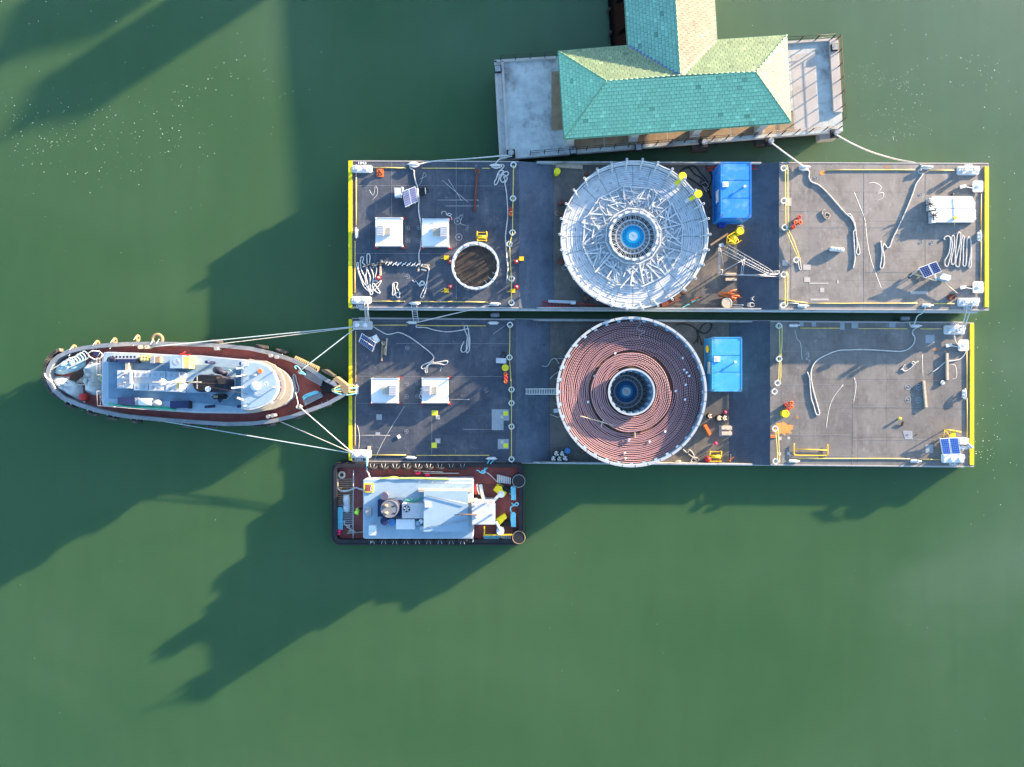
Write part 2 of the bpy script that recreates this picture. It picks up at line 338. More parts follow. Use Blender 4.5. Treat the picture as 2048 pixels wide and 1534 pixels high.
def foam():
    mb = MB()
    def fleck(px, py, s):
        c = W(px, py, .006); k = rnd.randint(4, 6); a0 = rnd.random()*6
        mb.add([c+Vector((s*rnd.uniform(.5,1.3)*math.cos(a0+2*math.pi*i/k), s*rnd.uniform(.4,1)*math.sin(a0+2*math.pi*i/k), 0)) for i in range(k)], [list(range(k))])
    def cloud(cx, cy, sx, sy, n, s=.05):
        for _ in range(n): fleck(rnd.gauss(cx, sx), rnd.gauss(cy, sy), s*rnd.uniform(.35,1.1)**1.5)
    cloud(95,275,80,45,150,.045); cloud(180,255,60,30,50,.04); cloud(40,230,30,30,30,.05); cloud(260,290,60,40,50,.045); cloud(360,250,45,40,40,.05)
    cloud(450,130,60,50,18,.05); cloud(540,130,50,30,25,.04); cloud(430,200,90,60,30,.04); cloud(200,50,120,40,26,.045)
    cloud(1735,150,18,12,30,.035); cloud(1790,165,24,12,50,.035); cloud(1830,180,16,18,22,.04); cloud(1770,225,40,20,60,.035); cloud(1790,270,40,12,50,.035)
    cloud(1950,145,40,22,40,.05); cloud(1850,90,60,40,16,.04); cloud(1990,330,30,100,30,.045); cloud(1985,800,30,120,50,.045); cloud(1975,900,22,25,30,.045)
    cloud(430,1010,60,30,8,.05); cloud(1500,1300,300,120,14,.03); cloud(300,450,150,90,14,.03)
    for _ in range(60): fleck(rnd.uniform(0,2048), rnd.uniform(0,1534), rnd.uniform(.012,.035))
    mb.build('foam_flecks', 'foam', None, kind='stuff', label='tiny white flecks of foam drifting on the green water', category='foam')
foam()

# ---------------------------------------------------------------- deck barges
ZU, ZL, REC = 2.6, 1.15, .7
def plates(root, P, z, nx, ny, m, jit=.0):
    # P: four px corners (NW, NE, SE, SW); a grid of welded plates, sharing one mesh
    A = [W(*p, z) for p in P]
    w = (A[1].x-A[0].x)/nx; h = (A[0].y-A[3].y)/ny
    pm = MB(); g = .005; pm.prism([(-w/2+g,-h/2+g),(w/2-g,-h/2+g),(w/2-g,h/2-g),(-w/2+g,h/2-g)], -.03, 0, False)
    me = None; off = Vector((0,0,0)); p = root
    while p is not None: off += p.location; p = p.parent
    for i in range(nx):
        for j in range(ny):
            t = (i+.5)/nx; s = (j+.5)/ny
            c = A[0].lerp(A[1], t).lerp(A[3].lerp(A[2], t), s)
            if me is None:
                o = pm.build('deck_plate', m, None); me = o.data; col.objects.unlink(o); bpy.data.objects.remove(o)
                for v in me.vertices: pass
            o = bpy.data.objects.new('deck_plate', me); col.objects.link(o); o.parent = root
            # mesh was recentred on its base; put the top at z
            o.location = Vector((c.x, c.y, z-.03 + rnd.uniform(-.002,.002))) - off
def bar_text(root, s, px, py, z, size, rot=0, m='white_clean'):
    cu = bpy.data.curves.new('t', 'FONT'); cu.body = s; cu.size = size; cu.align_x = 'CENTER'; cu.align_y = 'CENTER'; cu.extrude = .004; cu.offset = .008
    o = bpy.data.objects.new('lettering', cu); col.objects.link(o); dg = bpy.context.evaluated_depsgraph_get(); dg.update()
    me = bpy.data.meshes.new_from_object(o.evaluated_get(dg)); bpy.data.objects.remove(o)
    me.materials.clear(); me.materials.append(MATS[m])
    o = bpy.data.objects.new('lettering', me); col.objects.link(o); o.parent = root; off = Vector((0,0,0)); p = root
    while p is not None: off += p.location; p = p.parent
    o.location = W(px, py, z+.006)-off; o.rotation_euler = (0,0,rot); return o
# shared fittings (built once at the origin, then copied)
def fit_cleat():
    t = bpy.data.objects.new('cleat', None)
    mb = MB(); mb.prism([(-.36,-.15),(.36,-.15),(.42,0),(.36,.15),(-.36,.15),(-.42,0)], 0, .10); mb.box((-.17,0,.17),(.13,.15,.16)); mb.box((.17,0,.17),(.13,.15,.16))
    mb.tube([(-.52,0,.22),(-.36,0,.27),(-.1,0,.29),(.1,0,.29),(.36,0,.27),(.52,0,.22)], [.045,.07,.09,.09,.07,.045], 8)
    o = mb.build('cleat', 'white_paint', None); col.objects.unlink(o); return o
def fit_pot():
    mb = MB(); z0 = .14
    s = .30; c = [(s*1.0,0),(s*.62,s*.62),(0,s),(-s*.62,s*.62),(-s,0),(-s*.62,-s*.62),(0,-s),(s*.62,-s*.62)]
    n = 8; r0 = .17; V = []
    for (x, y) in c: V += [(x,y,z0),(x,y,z0+.14)]
    for i in range(n):
        a = 2*math.pi*i/n; V += [(r0*math.cos(a), r0*math.sin(a), z0), (r0*math.cos(a), r0*math.sin(a), z0+.14)]
    F = []
    for i in range(n):
        j = (i+1)%n; a, b, k, l2 = 2*i, 2*j, 16+2*i, 16+2*j
        F += [[a,b,b+1,a+1],[a+1,b+1,l2+1,k+1],[k,k+1,l2+1,l2],[a,k,l2,b]]
    mb.add(V, F)
    for i in range(3):
        a = .5+i*2.094; mb.tube([(.24*math.cos(a),.24*math.sin(a),0),(.2*math.cos(a),.2*math.sin(a),z0+.01)], .03, 6)
    mb.ring((0,0,z0+.139), .22, .26, .01, 12)
    o = mb.build('rope_guide', 'white_paint', None); col.objects.unlink(o); return o
CLEAT, POT = fit_cleat(), fit_pot()
def put(proto, root, px, py, z, rz=0, sc_=1):
    o = bpy.data.objects.new(proto.name.split('.')[0], proto.data); col.objects.link(o); o.parent = root
    off = Vector((0,0,0)); p = root
    while p is not None: off += p.location; p = p.parent
    o.location = W(px, py, z)+Vector((0,0,proto.location.z))-off; o.rotation_euler = (0,0,rz); o.scale = (sc_,)*3; return o
def bitts(root, x0, y0, x1, y1, z, nose=False):
    a, b = W(x0,y1,z), W(x1,y0,z); mb = MB(); r = .12
    P = [(a.x+r,a.y),(b.x-r,a.y),(b.x,a.y+r),(b.x,b.y-r),(b.x-r,b.y),(a.x+r,b.y),(a.x,b.y-r),(a.x,a.y+r)]
    if nose: P = [(a.x+r,a.y),(b.x-r,a.y),(b.x,a.y+r),(b.x,a.y+.3),(b.x+.12,b.y-.3),(b.x+.05,b.y),(a.x+r,b.y),(a.x,b.y-r),(a.x,a.y+r)]
    mb.prism(P, z-.02, z+.14)
    base = mb.build('bollard_base', 'white_paint', root)
    mb = MB(); mb.tube([(a.x+.12,a.y+.12,z+.15),(b.x-.12,a.y+.12,z+.15),(b.x-.12,b.y-.12,z+.15),(a.x+.12,b.y-.12,z+.15)], .025, 6, True)
    mb.build('weld_bead', 'white_clean', base)
    cy = (a.y+b.y)/2
    for k in (.27, .68):
        mb = MB(); cx = a.x+(b.x-a.x)*k; mb.cyl((cx,cy,z+.13), .17, .40, 20); mb.cyl((cx,cy,z+.53), .22, .06, 20); mb.cyl((cx,cy,z+.59), .21, .03, 20, .12)
        mb.build('bollard_post', 'white_clean', base)
    for k in (.1, .9):
        for q in (.2, .8):
            pass
def pad(root, x0, y0, x1, y1, z, cup=True):
    a, b = W(x0,y1,z+.22), W(x1,y0,z+.22); cx, cy = (a.x+b.x)/2, (a.y+b.y)/2; w, h = (b.x-a.x)/2, (b.y-a.y)/2; r = min(w,h)*.35; P = []
    for (sx, sy, a0) in ((1,-1,-90),(1,1,0),(-1,1,90),(-1,-1,180)):
        for k in range(5):
            g = math.radians(a0+90*k/4); P.append((cx+sx*(w-r)+r*math.cos(g), cy+sy*(h-r)+r*math.sin(g)))
    mb = MB(); mb.prism(P, z+.12, z+.22); mb.cyl((cx,cy,z),.26,.13,16)
    o = mb.build('fairlead', 'white_paint', root)
    mb = MB(); mb.sphere((cx-.02,cy,z+.22),.2,1,.8,.35,14,True); mb.build('fairlead_roller', 'white_clean', o)
    mb = MB(); mb.beam((cx-w-.05,cy-.15,z+.18),(cx-w-.55,cy-.05,z+.2),.07); mb.box((cx-w-.85,cy+.0,z+.14),(.55,.30,.12),.2); mb.box((cx-w-.85,cy,z+.06),(.3,.2,.12),.2)
    mb.build('chain_stopper', 'white_paint', root)
def line(root, R, p, q, z, r=.045, m='yellow_line'):
    a, b = W(*R(*p), z+.05), W(*R(*q), z+.05); n = max(2, int((b-a).length/1.5)); mb = MB()
    pts = [a.lerp(b, i/n)+Vector((0,rnd.uniform(-.012,.012) if abs(b.x-a.x)>abs(b.y-a.y) else 0,0)) for i in range(n+1)]
    mb.tube(pts, r, 6); mb.build('toe_rail', m, root)
def patch(root, R, x0, y0, x1, y1, z, m='patch_grey', h=.012):
    a, b = W(*R(x0,y1),z), W(*R(x1,y0),z); mb = MB(); mb.prism([(a.x,a.y),(b.x,a.y),(b.x,b.y),(a.x,b.y)], z, z+h, False); mb.build('deck_patch', m, root)
def barge(label, cor, z, xs, mats, hullm):
    NW, NE, SE, SW = cor
    c = W(sum(p[0] for p in cor)/4, sum(p[1] for p in cor)/4, 0); root = thing('deck_barge', label, 'barge', (c.x,c.y,0))
    def E(x, zz, side):   # edge point at px x
        a, b = (NW, NE) if side == 'N' else (SW, SE); t = (x-a[0])/(b[0]-a[0]); q = W(x, a[1]+(b[1]-a[1])*t, z); return Vector((q.x, q.y, zz))
    xl, xa, xb, xc, xd, xr = xs; zf = z-REC; bot = -1.2
    mb = MB()
    prof = [(xl,z-.04),(xa,z-.04),(xb,zf-.04),(xc,zf-.04),(xd,z-.04),(xr,z-.04)]
    for (x0,z0),(x1,z1) in zip(prof[:-1], prof[1:]):
        mb.quad(E(x0,z0,'S'),E(x1,z1,'S'),E(x1,z1,'N'),E(x0,z0,'N'))
    for sd in 'NS':
        top = [E(x,zz,sd) for x,zz in prof]; bt = [E(xl,bot,sd)+Vector((1.2,0,0)), E(xr,bot,sd)-Vector((1.2,0,0))]
        f = top+[bt[1],bt[0]]; mid = [E(xl,.3,sd)+Vector((.0,0,0))]
        mb.add(f, [list(range(len(f)))] if sd == 'N' else [list(range(len(f)))[::-1]])
    mb.quad(E(xl,z-.04,'N'),E(xl,bot,'N')+Vector((1.2,0,0)),E(xl,bot,'S')+Vector((1.2,0,0)),E(xl,z-.04,'S'))
    mb.quad(E(xr,z-.04,'S'),E(xr,bot,'S')-Vector((1.2,0,0)),E(xr,bot,'N')-Vector((1.2,0,0)),E(xr,z-.04,'N'))
    mb.build('hull', hullm, root)
    # deck plates of the raised ends
    def q(x0, x1):
        def yy(x, s): a, b = (NW,NE) if s=='N' else (SW,SE); return a[1]+(b[1]-a[1])*(x-a[0])/(b[0]-a[0])
        return [(x0,yy(x0,'N')),(x1,yy(x1,'N')),(x1,yy(x1,'S')),(x0,yy(x0,'S'))]
    plates(root, q(xl,xa), z, 6, 5, mats[0]); plates(root, q(xd,xr), z, 7, 5, mats[1])
    def sheet(name, x0, z0, x1, z1, m, n=1):
        for i in range(n):
            g = .01; xa0 = x0+(x1-x0)*i/n; xa1 = x0+(x1-x0)*(i+1)/n; za = z0+(z1-z0)*i/n; zb = z0+(z1-z0)*(i+1)/n
            A = [E(xa0,za,'S')+Vector((g,.02,0)),E(xa1,zb,'S')+Vector((-g,.02,0)),E(xa1,zb,'N')+Vector((-g,-.02,0)),E(xa0,za,'N')+Vector((g,-.02,0))]
            mb = MB(); mb.add(A+[a-Vector((0,0,.03)) for a in A], [[0,1,2,3],[0,4,5,1],[1,5,6,2],[2,6,7,3],[3,7,4,0]]); mb.build(name, m, root)
    sheet('ramp_plate', xa, z, xb, zf, 'deck_slate', 1); sheet('ramp_plate', xc, zf, xd, z, mats[2], 1)
    sheet('floor_plate', xb, zf, xc, zf, mats[3], 5)
    # side bulwarks of the well, in lengths
    for sd, s in (('N',-1),('S',1)):
        xx = [xa+35+ (xd-xa-70)*k/4 for k in range(5)]
        for a, b in zip(xx[:-1], xx[1:]):
            p, r_ = E(a,zf-.02,sd), E(b,zf-.02,sd); mb = MB(); o = Vector((0,s*.12,0)); h = Vector((0,0,z-zf+.05))
            p = p+Vector((.02,0,0)); r_ = r_-Vector((.02,0,0))
            mb.add([p,r_,r_+o,p+o,p+h,r_+h,r_+o+h,p+o+h], [[4,5,6,7],[0,4,7,3],[1,2,6,5],[0,1,5,4],[3,7,6,2]] if s>0 else [[7,6,5,4],[3,7,4,0],[5,6,2,1],[4,5,1,0],[2,6,7,3]])
            mb.build('bulwark', 'hull_grey', root)
        mb = MB(); a, b = E(xl,0,sd), E(xr,0,sd)
        mb.beam(a+Vector((.5,-s*.07,z-.95)), b+Vector((-.5,-s*.07,z-.95)), .14, .3); mb.build('rubbing_strip', 'white_paint', root)
        mb = MB(); [MB().beam(E(x0_,z,sd)+Vector((.03,s*.045,.012)), E(x1_,z,sd)+Vector((-.03,s*.045,.012)), .09, .03).build('deck_edge_bar', 'patch_pale', root) for x0_, x1_ in ((xl,xa),(xd,xr))]
    return root, E
ub, UE = barge('upper steel deck barge moored beside the pier carrying the pale grey carousel', [(704,321),(1978,326),(1976,621),(700,615)], ZU, (704,1038,1108,1480,1558,1978), ('deck_dark','deck_dusty','deck_ramp','deck_rough'), 'hull_grey')
lb, LE = barge('lower steel deck barge between the two tugs carrying the pink cable coil', [(703,636),(1948,645),(1947,934),(700,923)], ZL, (703,1031,1100,1463,1540,1948), ('deck_dark','deck_lower','deck_ramp','deck_rough'), 'hull_black')
def endbeam(root, x0, x1, y0, y1, z, n=5):
    for i in range(n):
        a, b = W(x0, y0+(y1-y0)*(i+1)/n, z+.1), W(x1, y0+(y1-y0)*i/n, z+.1); mb = MB()
        mb.prism([(a.x,a.y+.01),(b.x,a.y+.01),(b.x,b.y-.01),(a.x,b.y-.01)], z-.9, z+.12); mb.build('end_fender', 'yellow_beam', root)
endbeam(ub, 697, 704, 321, 615, ZU); endbeam(ub, 1970, 1977.5, 333, 614, ZU)
endbeam(lb, 697.5, 704, 638, 921, ZL); endbeam(lb, 1940.5, 1948, 647, 930, ZL)
for root, z, L in ((ub, ZU, [(704,331,745,346),(703,593,743,608),]), (lb, ZL, [(706,642,745.5,659.5),(703,899,743,916)])):
    for b in L: bitts(root, *b, z)
bitts(ub, 1913, 333.5, 1956, 350.6, ZU, True); bitts(ub, 1914, 596, 1956, 613, ZU, True)
bitts(lb, 1887, 650.5, 1927.5, 669, ZL, True); bitts(lb, 1886, 909, 1926, 925, ZL, True)
pad(ub, 1945.6, 361, 1966.6, 384, ZU); pad(ub, 1946, 562.5, 1967.5, 586, ZU); pad(lb, 1917, 679, 1938, 702, ZL); pad(lb, 1918, 876, 1938, 888, ZL)
for x, y, r in ((827,330,0),(991,332,0),(830,607,0),(990,608,0),(713.5,467,1.57),(1607,335,0),(1852,335,0),(1604,612,0),(1852,611,0),(1957,473,1.57)): put(CLEAT, ub, x, y, ZU, r)
for x, y, r in ((825,645,0),(987,646,0),(822,915,0),(983,917,0),(714,780,1.57),(1587,651,0),(1830,652,0),(1586,922,0),(1829,922,0),(1927,788,1.57)): put(CLEAT, lb, x, y, ZL, r)
GU1 = [(1027,331),(1026,398),(1025,466),(1019,489),(1023,558),(1023,606)]; GU2 = [(1565,338),(1565,403),(1567,456),(1590,521),(1565,550),(1564,611)]
GL1 = [(1020,650),(1019,715),(1023,779),(1023,806),(1023,853),(1023,918)]; GL2 = [(1556,652),(1556,718),(1553,766),(1547,783),(1548,857),(1549,922)]
for L, root, z in ((GU1,ub,ZU),(GU2,ub,ZU),(GL1,lb,ZL),(GL2,lb,ZL)):
    for x, y in L: put(POT, root, x, y, z, rnd.uniform(-.3,.3), 1.05)
for p, q in (((310,163),(615,168)),((760,169),(1250,170)),((1320,170),(1395,171)),((150,215),(150,700)),((140,845),(138,1325)),((300,1405),(605,1407)),((720,1409),(1375,1413))): line(ub, R1, p, q, ZU)
for p, q in (((512,178),(1290,176)),((1425,182),(1640,182)),((1880,390),(1880,720)),((1880,810),(1878,1165)),((330,1366),(1310,1366)),((1455,1368),(1640,1368))): line(ub, R3, p, q, ZU)
for p, q in (((315,145),(645,145)),((745,147),(1400,152)),((151,200),(150,690)),((147,825),(144,1300)),((300,1391),(633,1391)),((735,1394),(1432,1394))): line(lb, R4, p, q, ZL)
for p, q in (((358,204),(712,206)),((875,209),(1310,210)),((1425,211),(1620,213)),((1840,408),(1843,750)),((1843,830),(1845,1180)),((340,1367),(1335,1369)),((1430,1374),(1625,1376))): line(lb, R6, p, q, ZL)
line(ub, R3, (85,1328), (330,1362), ZU, .04); line(ub, R3, (160,1362), (255,1366), ZU, .035, 'white_paint')
# lettering beside the corner bollards
for x, y, r in ((724,325.5,0),(721,612,math.pi),(1937,330,0),(1936,616.5,math.pi)): bar_text(ub, '1845', x, y, ZU, .42, r)
for x, y, r in ((727,639.5,0),(718,919.5,math.pi),(1909,648,0),(1907,929,math.pi)): bar_text(lb, '1845', x, y, ZL, .42, r)
# deck patches (doubler plates)
for b in ((110,980,155,1030),(295,1020,362,1068),(303,1133,357,1175),(348,1182,520,1194),(446,1228,482,1268),(360,1322,523,1340),(595,1160,613,1190),(135,425,190,498),(1250,1258,1405,1284)): patch(ub, R3, *b, ZU, 'patch_pale')
for b in ((350,142,388,190),(460,143,498,192),(713,145,752,220),(816,143,874,208),(1150,152,1206,202),(1473,267,1553,340),(1472,1243,1541,1316)): patch(lb, R6, *b, ZL, 'patch_grey')
for b in ((348,1000,402,1054),(341,1173,383,1203),(1455,953,1622,1060),(1455,1060,1568,1152),(1514,1238,1620,1333),(913,1232,963,1278)): patch(lb, R4, *b, ZL, 'patch_grey')
for b in ((880,962,938,1010),(1567,970,1612,1014),(877,1272,928,1322),(1566,1278,1612,1321)): patch(lb, R4, *b, ZL+.013, 'yellow_patch')
for b in ((918,1008,958,1048),(1540,1012,1567,1040),(920,1245,950,1275),(1540,1250,1567,1280)): patch(lb, R4, *b, ZL+.016, 'beige_box')
for b in ((92,1157,150,1184),(160,1172,190,1203),(243,1172,268,1196),(160,1310,188,1338),(240,1308,268,1336)): patch(lb, R6, *b, ZL, 'patch_pale')
# spilt orange paint and chalk scribbles on the decks
def blob(root, R, cx, cy, rx, ry, z, m, name='paint_stain', n=26, jag=.3):
    c = W(*R(cx,cy), z); k = (W(*R(cx+1,cy), z)-c).x; mb = MB(); V = []
    for i in range(n):
        a = 2*math.pi*i/n; j = 1+rnd.uniform(-jag, jag); V.append((c.x+rx*k*j*math.cos(a), c.y+ry*k*j*math.sin(a), z+.007))
    mb.add(V, [list(range(n))]); mb.build(name, m, root)
mat('stain_orange', (.62,.26,.06), .7, var=.25, scale=3); mat('stain_rust', (.30,.16,.09), .8, var=.3, scale=3); mat('stain_pale', (.24,.23,.22), .8, var=.3, scale=5)
blob(lb, R6, 205, 1100, 95, 55, ZL, 'stain_orange'); blob(lb, R6, 330, 1000, 18, 14, ZL, 'stain_rust'); blob(lb, R6, 1565, 395, 28, 16, ZL, 'stain_rust')
blob(lb, R6, 1570, 665, 16, 12, ZL, 'stain_rust'); blob(ub, R3, 465, 198, 26, 22, ZU, 'stain_orange', n=16); blob(ub, R3, 1040, 150, 24, 18, ZU, 'stain_rust')
def scribble(root, R, pts, z, r=.012, k=4):
    mb = MB(); mb.tube(smooth([W(*R(*p), z+.004) for p in pts], k), r*1.3, 4, flat=.12); mb.build('chalk_mark', 'chalk', root)
for s in ([(950,280),(1190,485)],[(1005,270),(1130,470)],[(900,465),(1290,465)],[(980,520),(1290,520)],[(740,270),(800,240),(780,210),(760,280),(735,330)],[(270,370),(310,420),(330,330),(350,400),(300,470)],[(1085,640),(1140,600),(1120,680),(1170,700)]): scribble(ub, R1, s, ZU)
for s in ([(850,650),(865,800),(900,980),(990,1230)],[(750,380),(820,550),(850,640)],[(870,300),(930,290),(990,330),(960,380)],[(950,390),(1010,380),(1000,430),(950,450)]): scribble(ub, R3, s, ZU, .018)
for s in ([(200,1200),(480,1203)],[(330,1440),(430,1230),(620,920)],[(570,635),(700,637)],[(1060,855),(1240,858)],[(1470,230),(1580,150)],[(1180,1145),(1450,1145)],[(960,590),(975,540)]): scribble(lb, R4, s, ZL)
for s in ([(310,225),(330,300),(360,340),(375,490)],[(405,440),(430,425),(435,460),(410,480),(450,500),(430,510)],[(740,710),(650,830),(610,950),(590,1100)],[(835,640),(855,720),(830,880)],[(1445,440),(1450,640)],[(1690,530),(1740,540),(1750,640),(1710,660)]): scribble(lb, R6, s, ZL, .016)
def seam(root, R, p, q, z):
    a, b = W(*R(*p), z+.004), W(*R(*q), z+.004); MB().beam(a, b, .035, .012).build('weld_seam', 'stain_pale', root)
for p, q in (((200,412),(840,412)),((840,672),(1840,674)),((190,707),(840,706)),((200,860),(830,866)),((840,908),(1840,911)),((190,1155),(820,1155)),((820,1199),(1560,1201)),((838,600),(822,1420)),((193,520),(193,1430)),((205,1345),(820,1345))): seam(lb, R6, p, q, ZL)
for p, q in (((838,130),(838,1420)),((190,120),(190,1420)),((195,690),(1240,690)),((840,1085),(1240,1088)),((90,545),(840,548)),((1385,560),(1870,560)),((1385,130),(1385,1420))): seam(ub, R3, p, q, ZU)
for p, q in (((160,634),(1640,640)),((160,895),(800,897)),((115,1203),(480,1205)),((1180,1143),(1450,1145)),((880,1050),(880,1380)),((540,320),(1640,322))): seam(lb, R4, p, q, ZL)
for p, q in (((480,110),(480,640)),((140,330),(1560,335)),((1080,110),(1080,1400)),((140,960),(1060,965))): seam(ub, R1, p, q, ZU)
# flush manholes / bolt rings in the deck
def manhole(root, R, x, y, z, r=.2):
    c = W(*R(x,y), z); mb = MB(); mb.ring((c.x,c.y,z), r*.82, r, .015, 16); mb.cyl((c.x,c.y,z), r*.3, .03, 10); mb.beam((c.x-r*.4,c.y,z+.03),(c.x+r*.4,c.y,z+.03),.03); mb.build('deck_fitting', 'grey_paint', root)
for p in ((630,725),(732,722),(630,842),(732,842),(628,1178)): manhole(ub, R1, *p, ZU)
for p in ((1105,810),(1092,660)): manhole(ub, R1, *p, ZU, .33)
for p in ((1338,398),(1338,714),(1435,714),(1340,825),(1438,825),(405,250)): manhole(ub, R3, *p, ZU)
for p in ((640,708),(742,703),(640,830),(740,828),(645,362),(636,1164)): manhole(lb, R4, *p, ZL)
for p in ((1318,730),(1412,732),(1318,843),(1412,847),(1320,1152)): manhole(lb, R6, *p, ZL, .28)
# ---------------------------------------------------------------- carousels
def arcbox(mb, r0, r1, z0, z1, a0, a1, n=3):
    V = []
    for i in range(n+1):
        a = a0+(a1-a0)*i/n; ca, sa = math.cos(a), math.sin(a); V += [(r0*ca,r0*sa,z1),(r1*ca,r1*sa,z1),(r0*ca,r0*sa,z0),(r1*ca,r1*sa,z0)]
    F = []
    for i in range(n):
        k = 4*i; F += [[k,k+1,k+5,k+4],[k+1,k+3,k+7,k+5],[k+2,k,k+4,k+6]]
    F += [[0,2,3,1],[4*n+1,4*n+3,4*n+2,4*n]]
    mb.add(V, F)
def childcopy(proto, parent, rz=0, loc=(0,0,0)):
    o = proto.copy(); col.objects.link(o); o.parent = parent; o.rotation_euler = (0,0,rz); o.location = loc; return o
def hub(root, zd, dark=False):
    # root at the carousel centre, local coordinates
    mb = MB(); mb.cyl((0,0,zd-1.2-.15), 2.05, .15, 48, sm=False); L(mb, 'hub_pit', 'dark_void', root)
    cb, cm = ('hub_dark','grey_light') if dark else ('hub_blue','galv_light')
    n = 24
    for k in range(n):
        mb = MB(); a = 2*math.pi*k/n; h = .5*2*math.pi/n
        for s in (-.72, .72):
            mb.beam((.95*math.cos(a+s*h*.4),.95*math.sin(a+s*h*.4),zd-.1),(2.02*math.cos(a+s*h*.55),2.02*math.sin(a+s*h*.55),zd-.1), .03 if not dark else .03,.12)
        mb.beam((.95*math.cos(a+h),.95*math.sin(a+h),zd-.08),(2.03*math.cos(a+h),2.03*math.sin(a+h),zd-.08), .055 if not dark else .05,.16)
        L(mb, 'spoke', cm, root)
    mb = MB(); mb.ring((0,0,zd-.14), 1.47, 1.58, .12, 48); mb.ring((0,0,zd-.14),.95,1.14,.13,48); mb.ring((0,0,zd-.14),1.96,2.08,.2,48); L(mb, 'spoke_ring', cm, root)
    mb = MB(); mb.ring((0,0,zd-.05), .5, 1.03, .12, 48)
    for k in range(20):
        a = 2*math.pi*k/20; mb.beam((.6*math.cos(a+.15),.6*math.sin(a+.15),zd+.08),(1.0*math.cos(a+.15),1.0*math.sin(a+.15),zd+.08),.02,.03)
    o = L(mb, 'slewing_ring', cb, root)
    for k in range(20):
        mb = MB(); a = 2*math.pi*k/20; mb.cyl((.86*math.cos(a),.86*math.sin(a),zd+.06),.047,.02,10)
        L(mb, 'bolt_hole', 'black', o)
    mb = MB(); mb.cyl((0,0,zd), .60, .16, 40); L(mb, 'hub_cap', 'hub_cyan' if not dark else 'hub_blue', root)
    mb = MB(); mb.cyl((0,0,zd+.16), .40, .03, 36); o = L(mb, 'hub_badge', 'white_clean', root)
    mb = MB(); r2 = random.Random(3)
    for (x,y,w_,h_,a) in ((-.12,.16,.16,.04,-.6),(.02,.06,.22,.05,-.6),(-.22,-.02,.05,.09,.3),(-.02,-.02,.06,.06,.2),(.1,-.1,.18,.02,-.6),(.02,-.18,.14,.02,-.6),(.22,-.02,.05,.05,0)): mb.box((x,y,zd+.194),(w_,h_,.006),a)
    L(mb, 'badge_print', 'grey_paint', o)
def L(mb, name, m, root):      # local-coordinate build
    me = bpy.data.meshes.new(name); me.from_pydata([tuple(v) for v in mb.v], [], mb.f); me.polygons.foreach_set('use_smooth', mb.sm)
    for x in (m if isinstance(m,(list,tuple)) else [m]): me.materials.append(MATS[x])
    me.update(); o = bpy.data.objects.new(name, me); col.objects.link(o); o.parent = root; return o

# --- empty carousel on the upper barge
FU = ZU-REC
c1 = thing('cable_carousel', 'empty pale grey cable carousel with folded lattice arms on the upper barge', 'carousel', (10.96,13.32,FU))
zf, zr = 1.4, 1.95                       # floor height and rim top above the well floor
sec = MB(); S = 2*math.pi/24; g = .004
for k in range(21):
    r0 = 2.22+k*.202; arcbox(sec, r0, r0+.165, zf-.16, zf+(.0 if k%2 else .02), g, S-g)
arcbox(sec, 2.2, 6.45, zf-.10, zf-.045, g, S-g)
for rr in (2.25, 4.3, 6.3): arcbox(sec, rr, rr+.1, zf, zf+.05, g, S-g)
sp = L(sec, 'floor_panel', 'galv_light', c1)
for k in range(1, 24): childcopy(sp, c1, k*S)
hm = MB()
for a in (S/2-.014, S/2+.014): hm.cyl((5.25*math.cos(a),5.25*math.sin(a),zf+.02),.035,.02,8)
hp = L(hm, 'drain_hole', 'black', c1)
for k in range(1, 24): childcopy(hp, c1, k*S)
# rim
mb = MB(); mb.ring((0,0,zf-.35), 6.48, 6.56, .45, 96); mb.ring((0,0,zr-.09),6.46,6.58,.09,96); L(mb, 'rim_band', 'galv_light', c1)
pm = MB(); pm.box((6.5,0,(zf+zr)/2+.25),(.10,.16,zr-zf+.5)); pm.beam((6.05,0,zf+.03),(6.5,0,zf+.7),.08,.1); pm.box((6.62,0,zr+.47),(.24,.13,.12)); pm.cyl((6.72,0,zr+.5),.11,.06,12)
pp = L(pm, 'rim_post', 'galv_light', c1)
em = MB(); em.cyl((6.72,0,zr+.561),.05,.01,8); eo = L(em, 'lug_eye', 'black', pp)
NP = 30
for k in range(1, NP):
    o = childcopy(pp, c1, k*2*math.pi/NP); e = childcopy(eo, o)
# bracing bars between posts on the north-east side, and the yellow guide rollers
for k in range(NP):
    a0, a1 = 2*math.pi*k/NP, 2*math.pi*(k+1)/NP; am = math.degrees((a0+a1)/2)%360
    mb = MB(); mb.beam((6.55*math.cos(a0),6.55*math.sin(a0),zr-.25),(6.55*math.cos(a1),6.55*math.sin(a1),zr+.05),.06); 
    if am < 130 or am > 320: mb.beam((6.6*math.cos(a0),6.6*math.sin(a0),zr+.35),(6.6*math.cos(a1),6.6*math.sin(a1),zr+.35),.09)
    L(mb, 'rim_rail', 'galv_light', c1)
for deg in (50.5, 32.5):
    a = math.radians(deg); d = Vector((math.cos(a),math.sin(a),0)); t = Vector((-math.sin(a),math.cos(a),0)); mb = MB()
    p = d*6.72+Vector((0,0,zr+.42)); mb.cyl(p, .36, .10, 20); mb.beam(d*5.95+Vector((0,0,zf+.5)), d*6.5+Vector((0,0,zr+.2)), .34, .1); o = L(mb, 'guide_roller', 'yellow_beam', c1)
    mb = MB(); mb.beam(d*5.6+t*.1+Vector((0,0,zf+.2)), d*6.0+t*.1+Vector((0,0,zf+.5)), .3, .12); mb.beam(d*6.35-t*.4+Vector((0,0,zr+.42)), d*6.35+t*.4+Vector((0,0,zr+.42)), .06); L(mb, 'roller_bracket', 'galv_light', o)
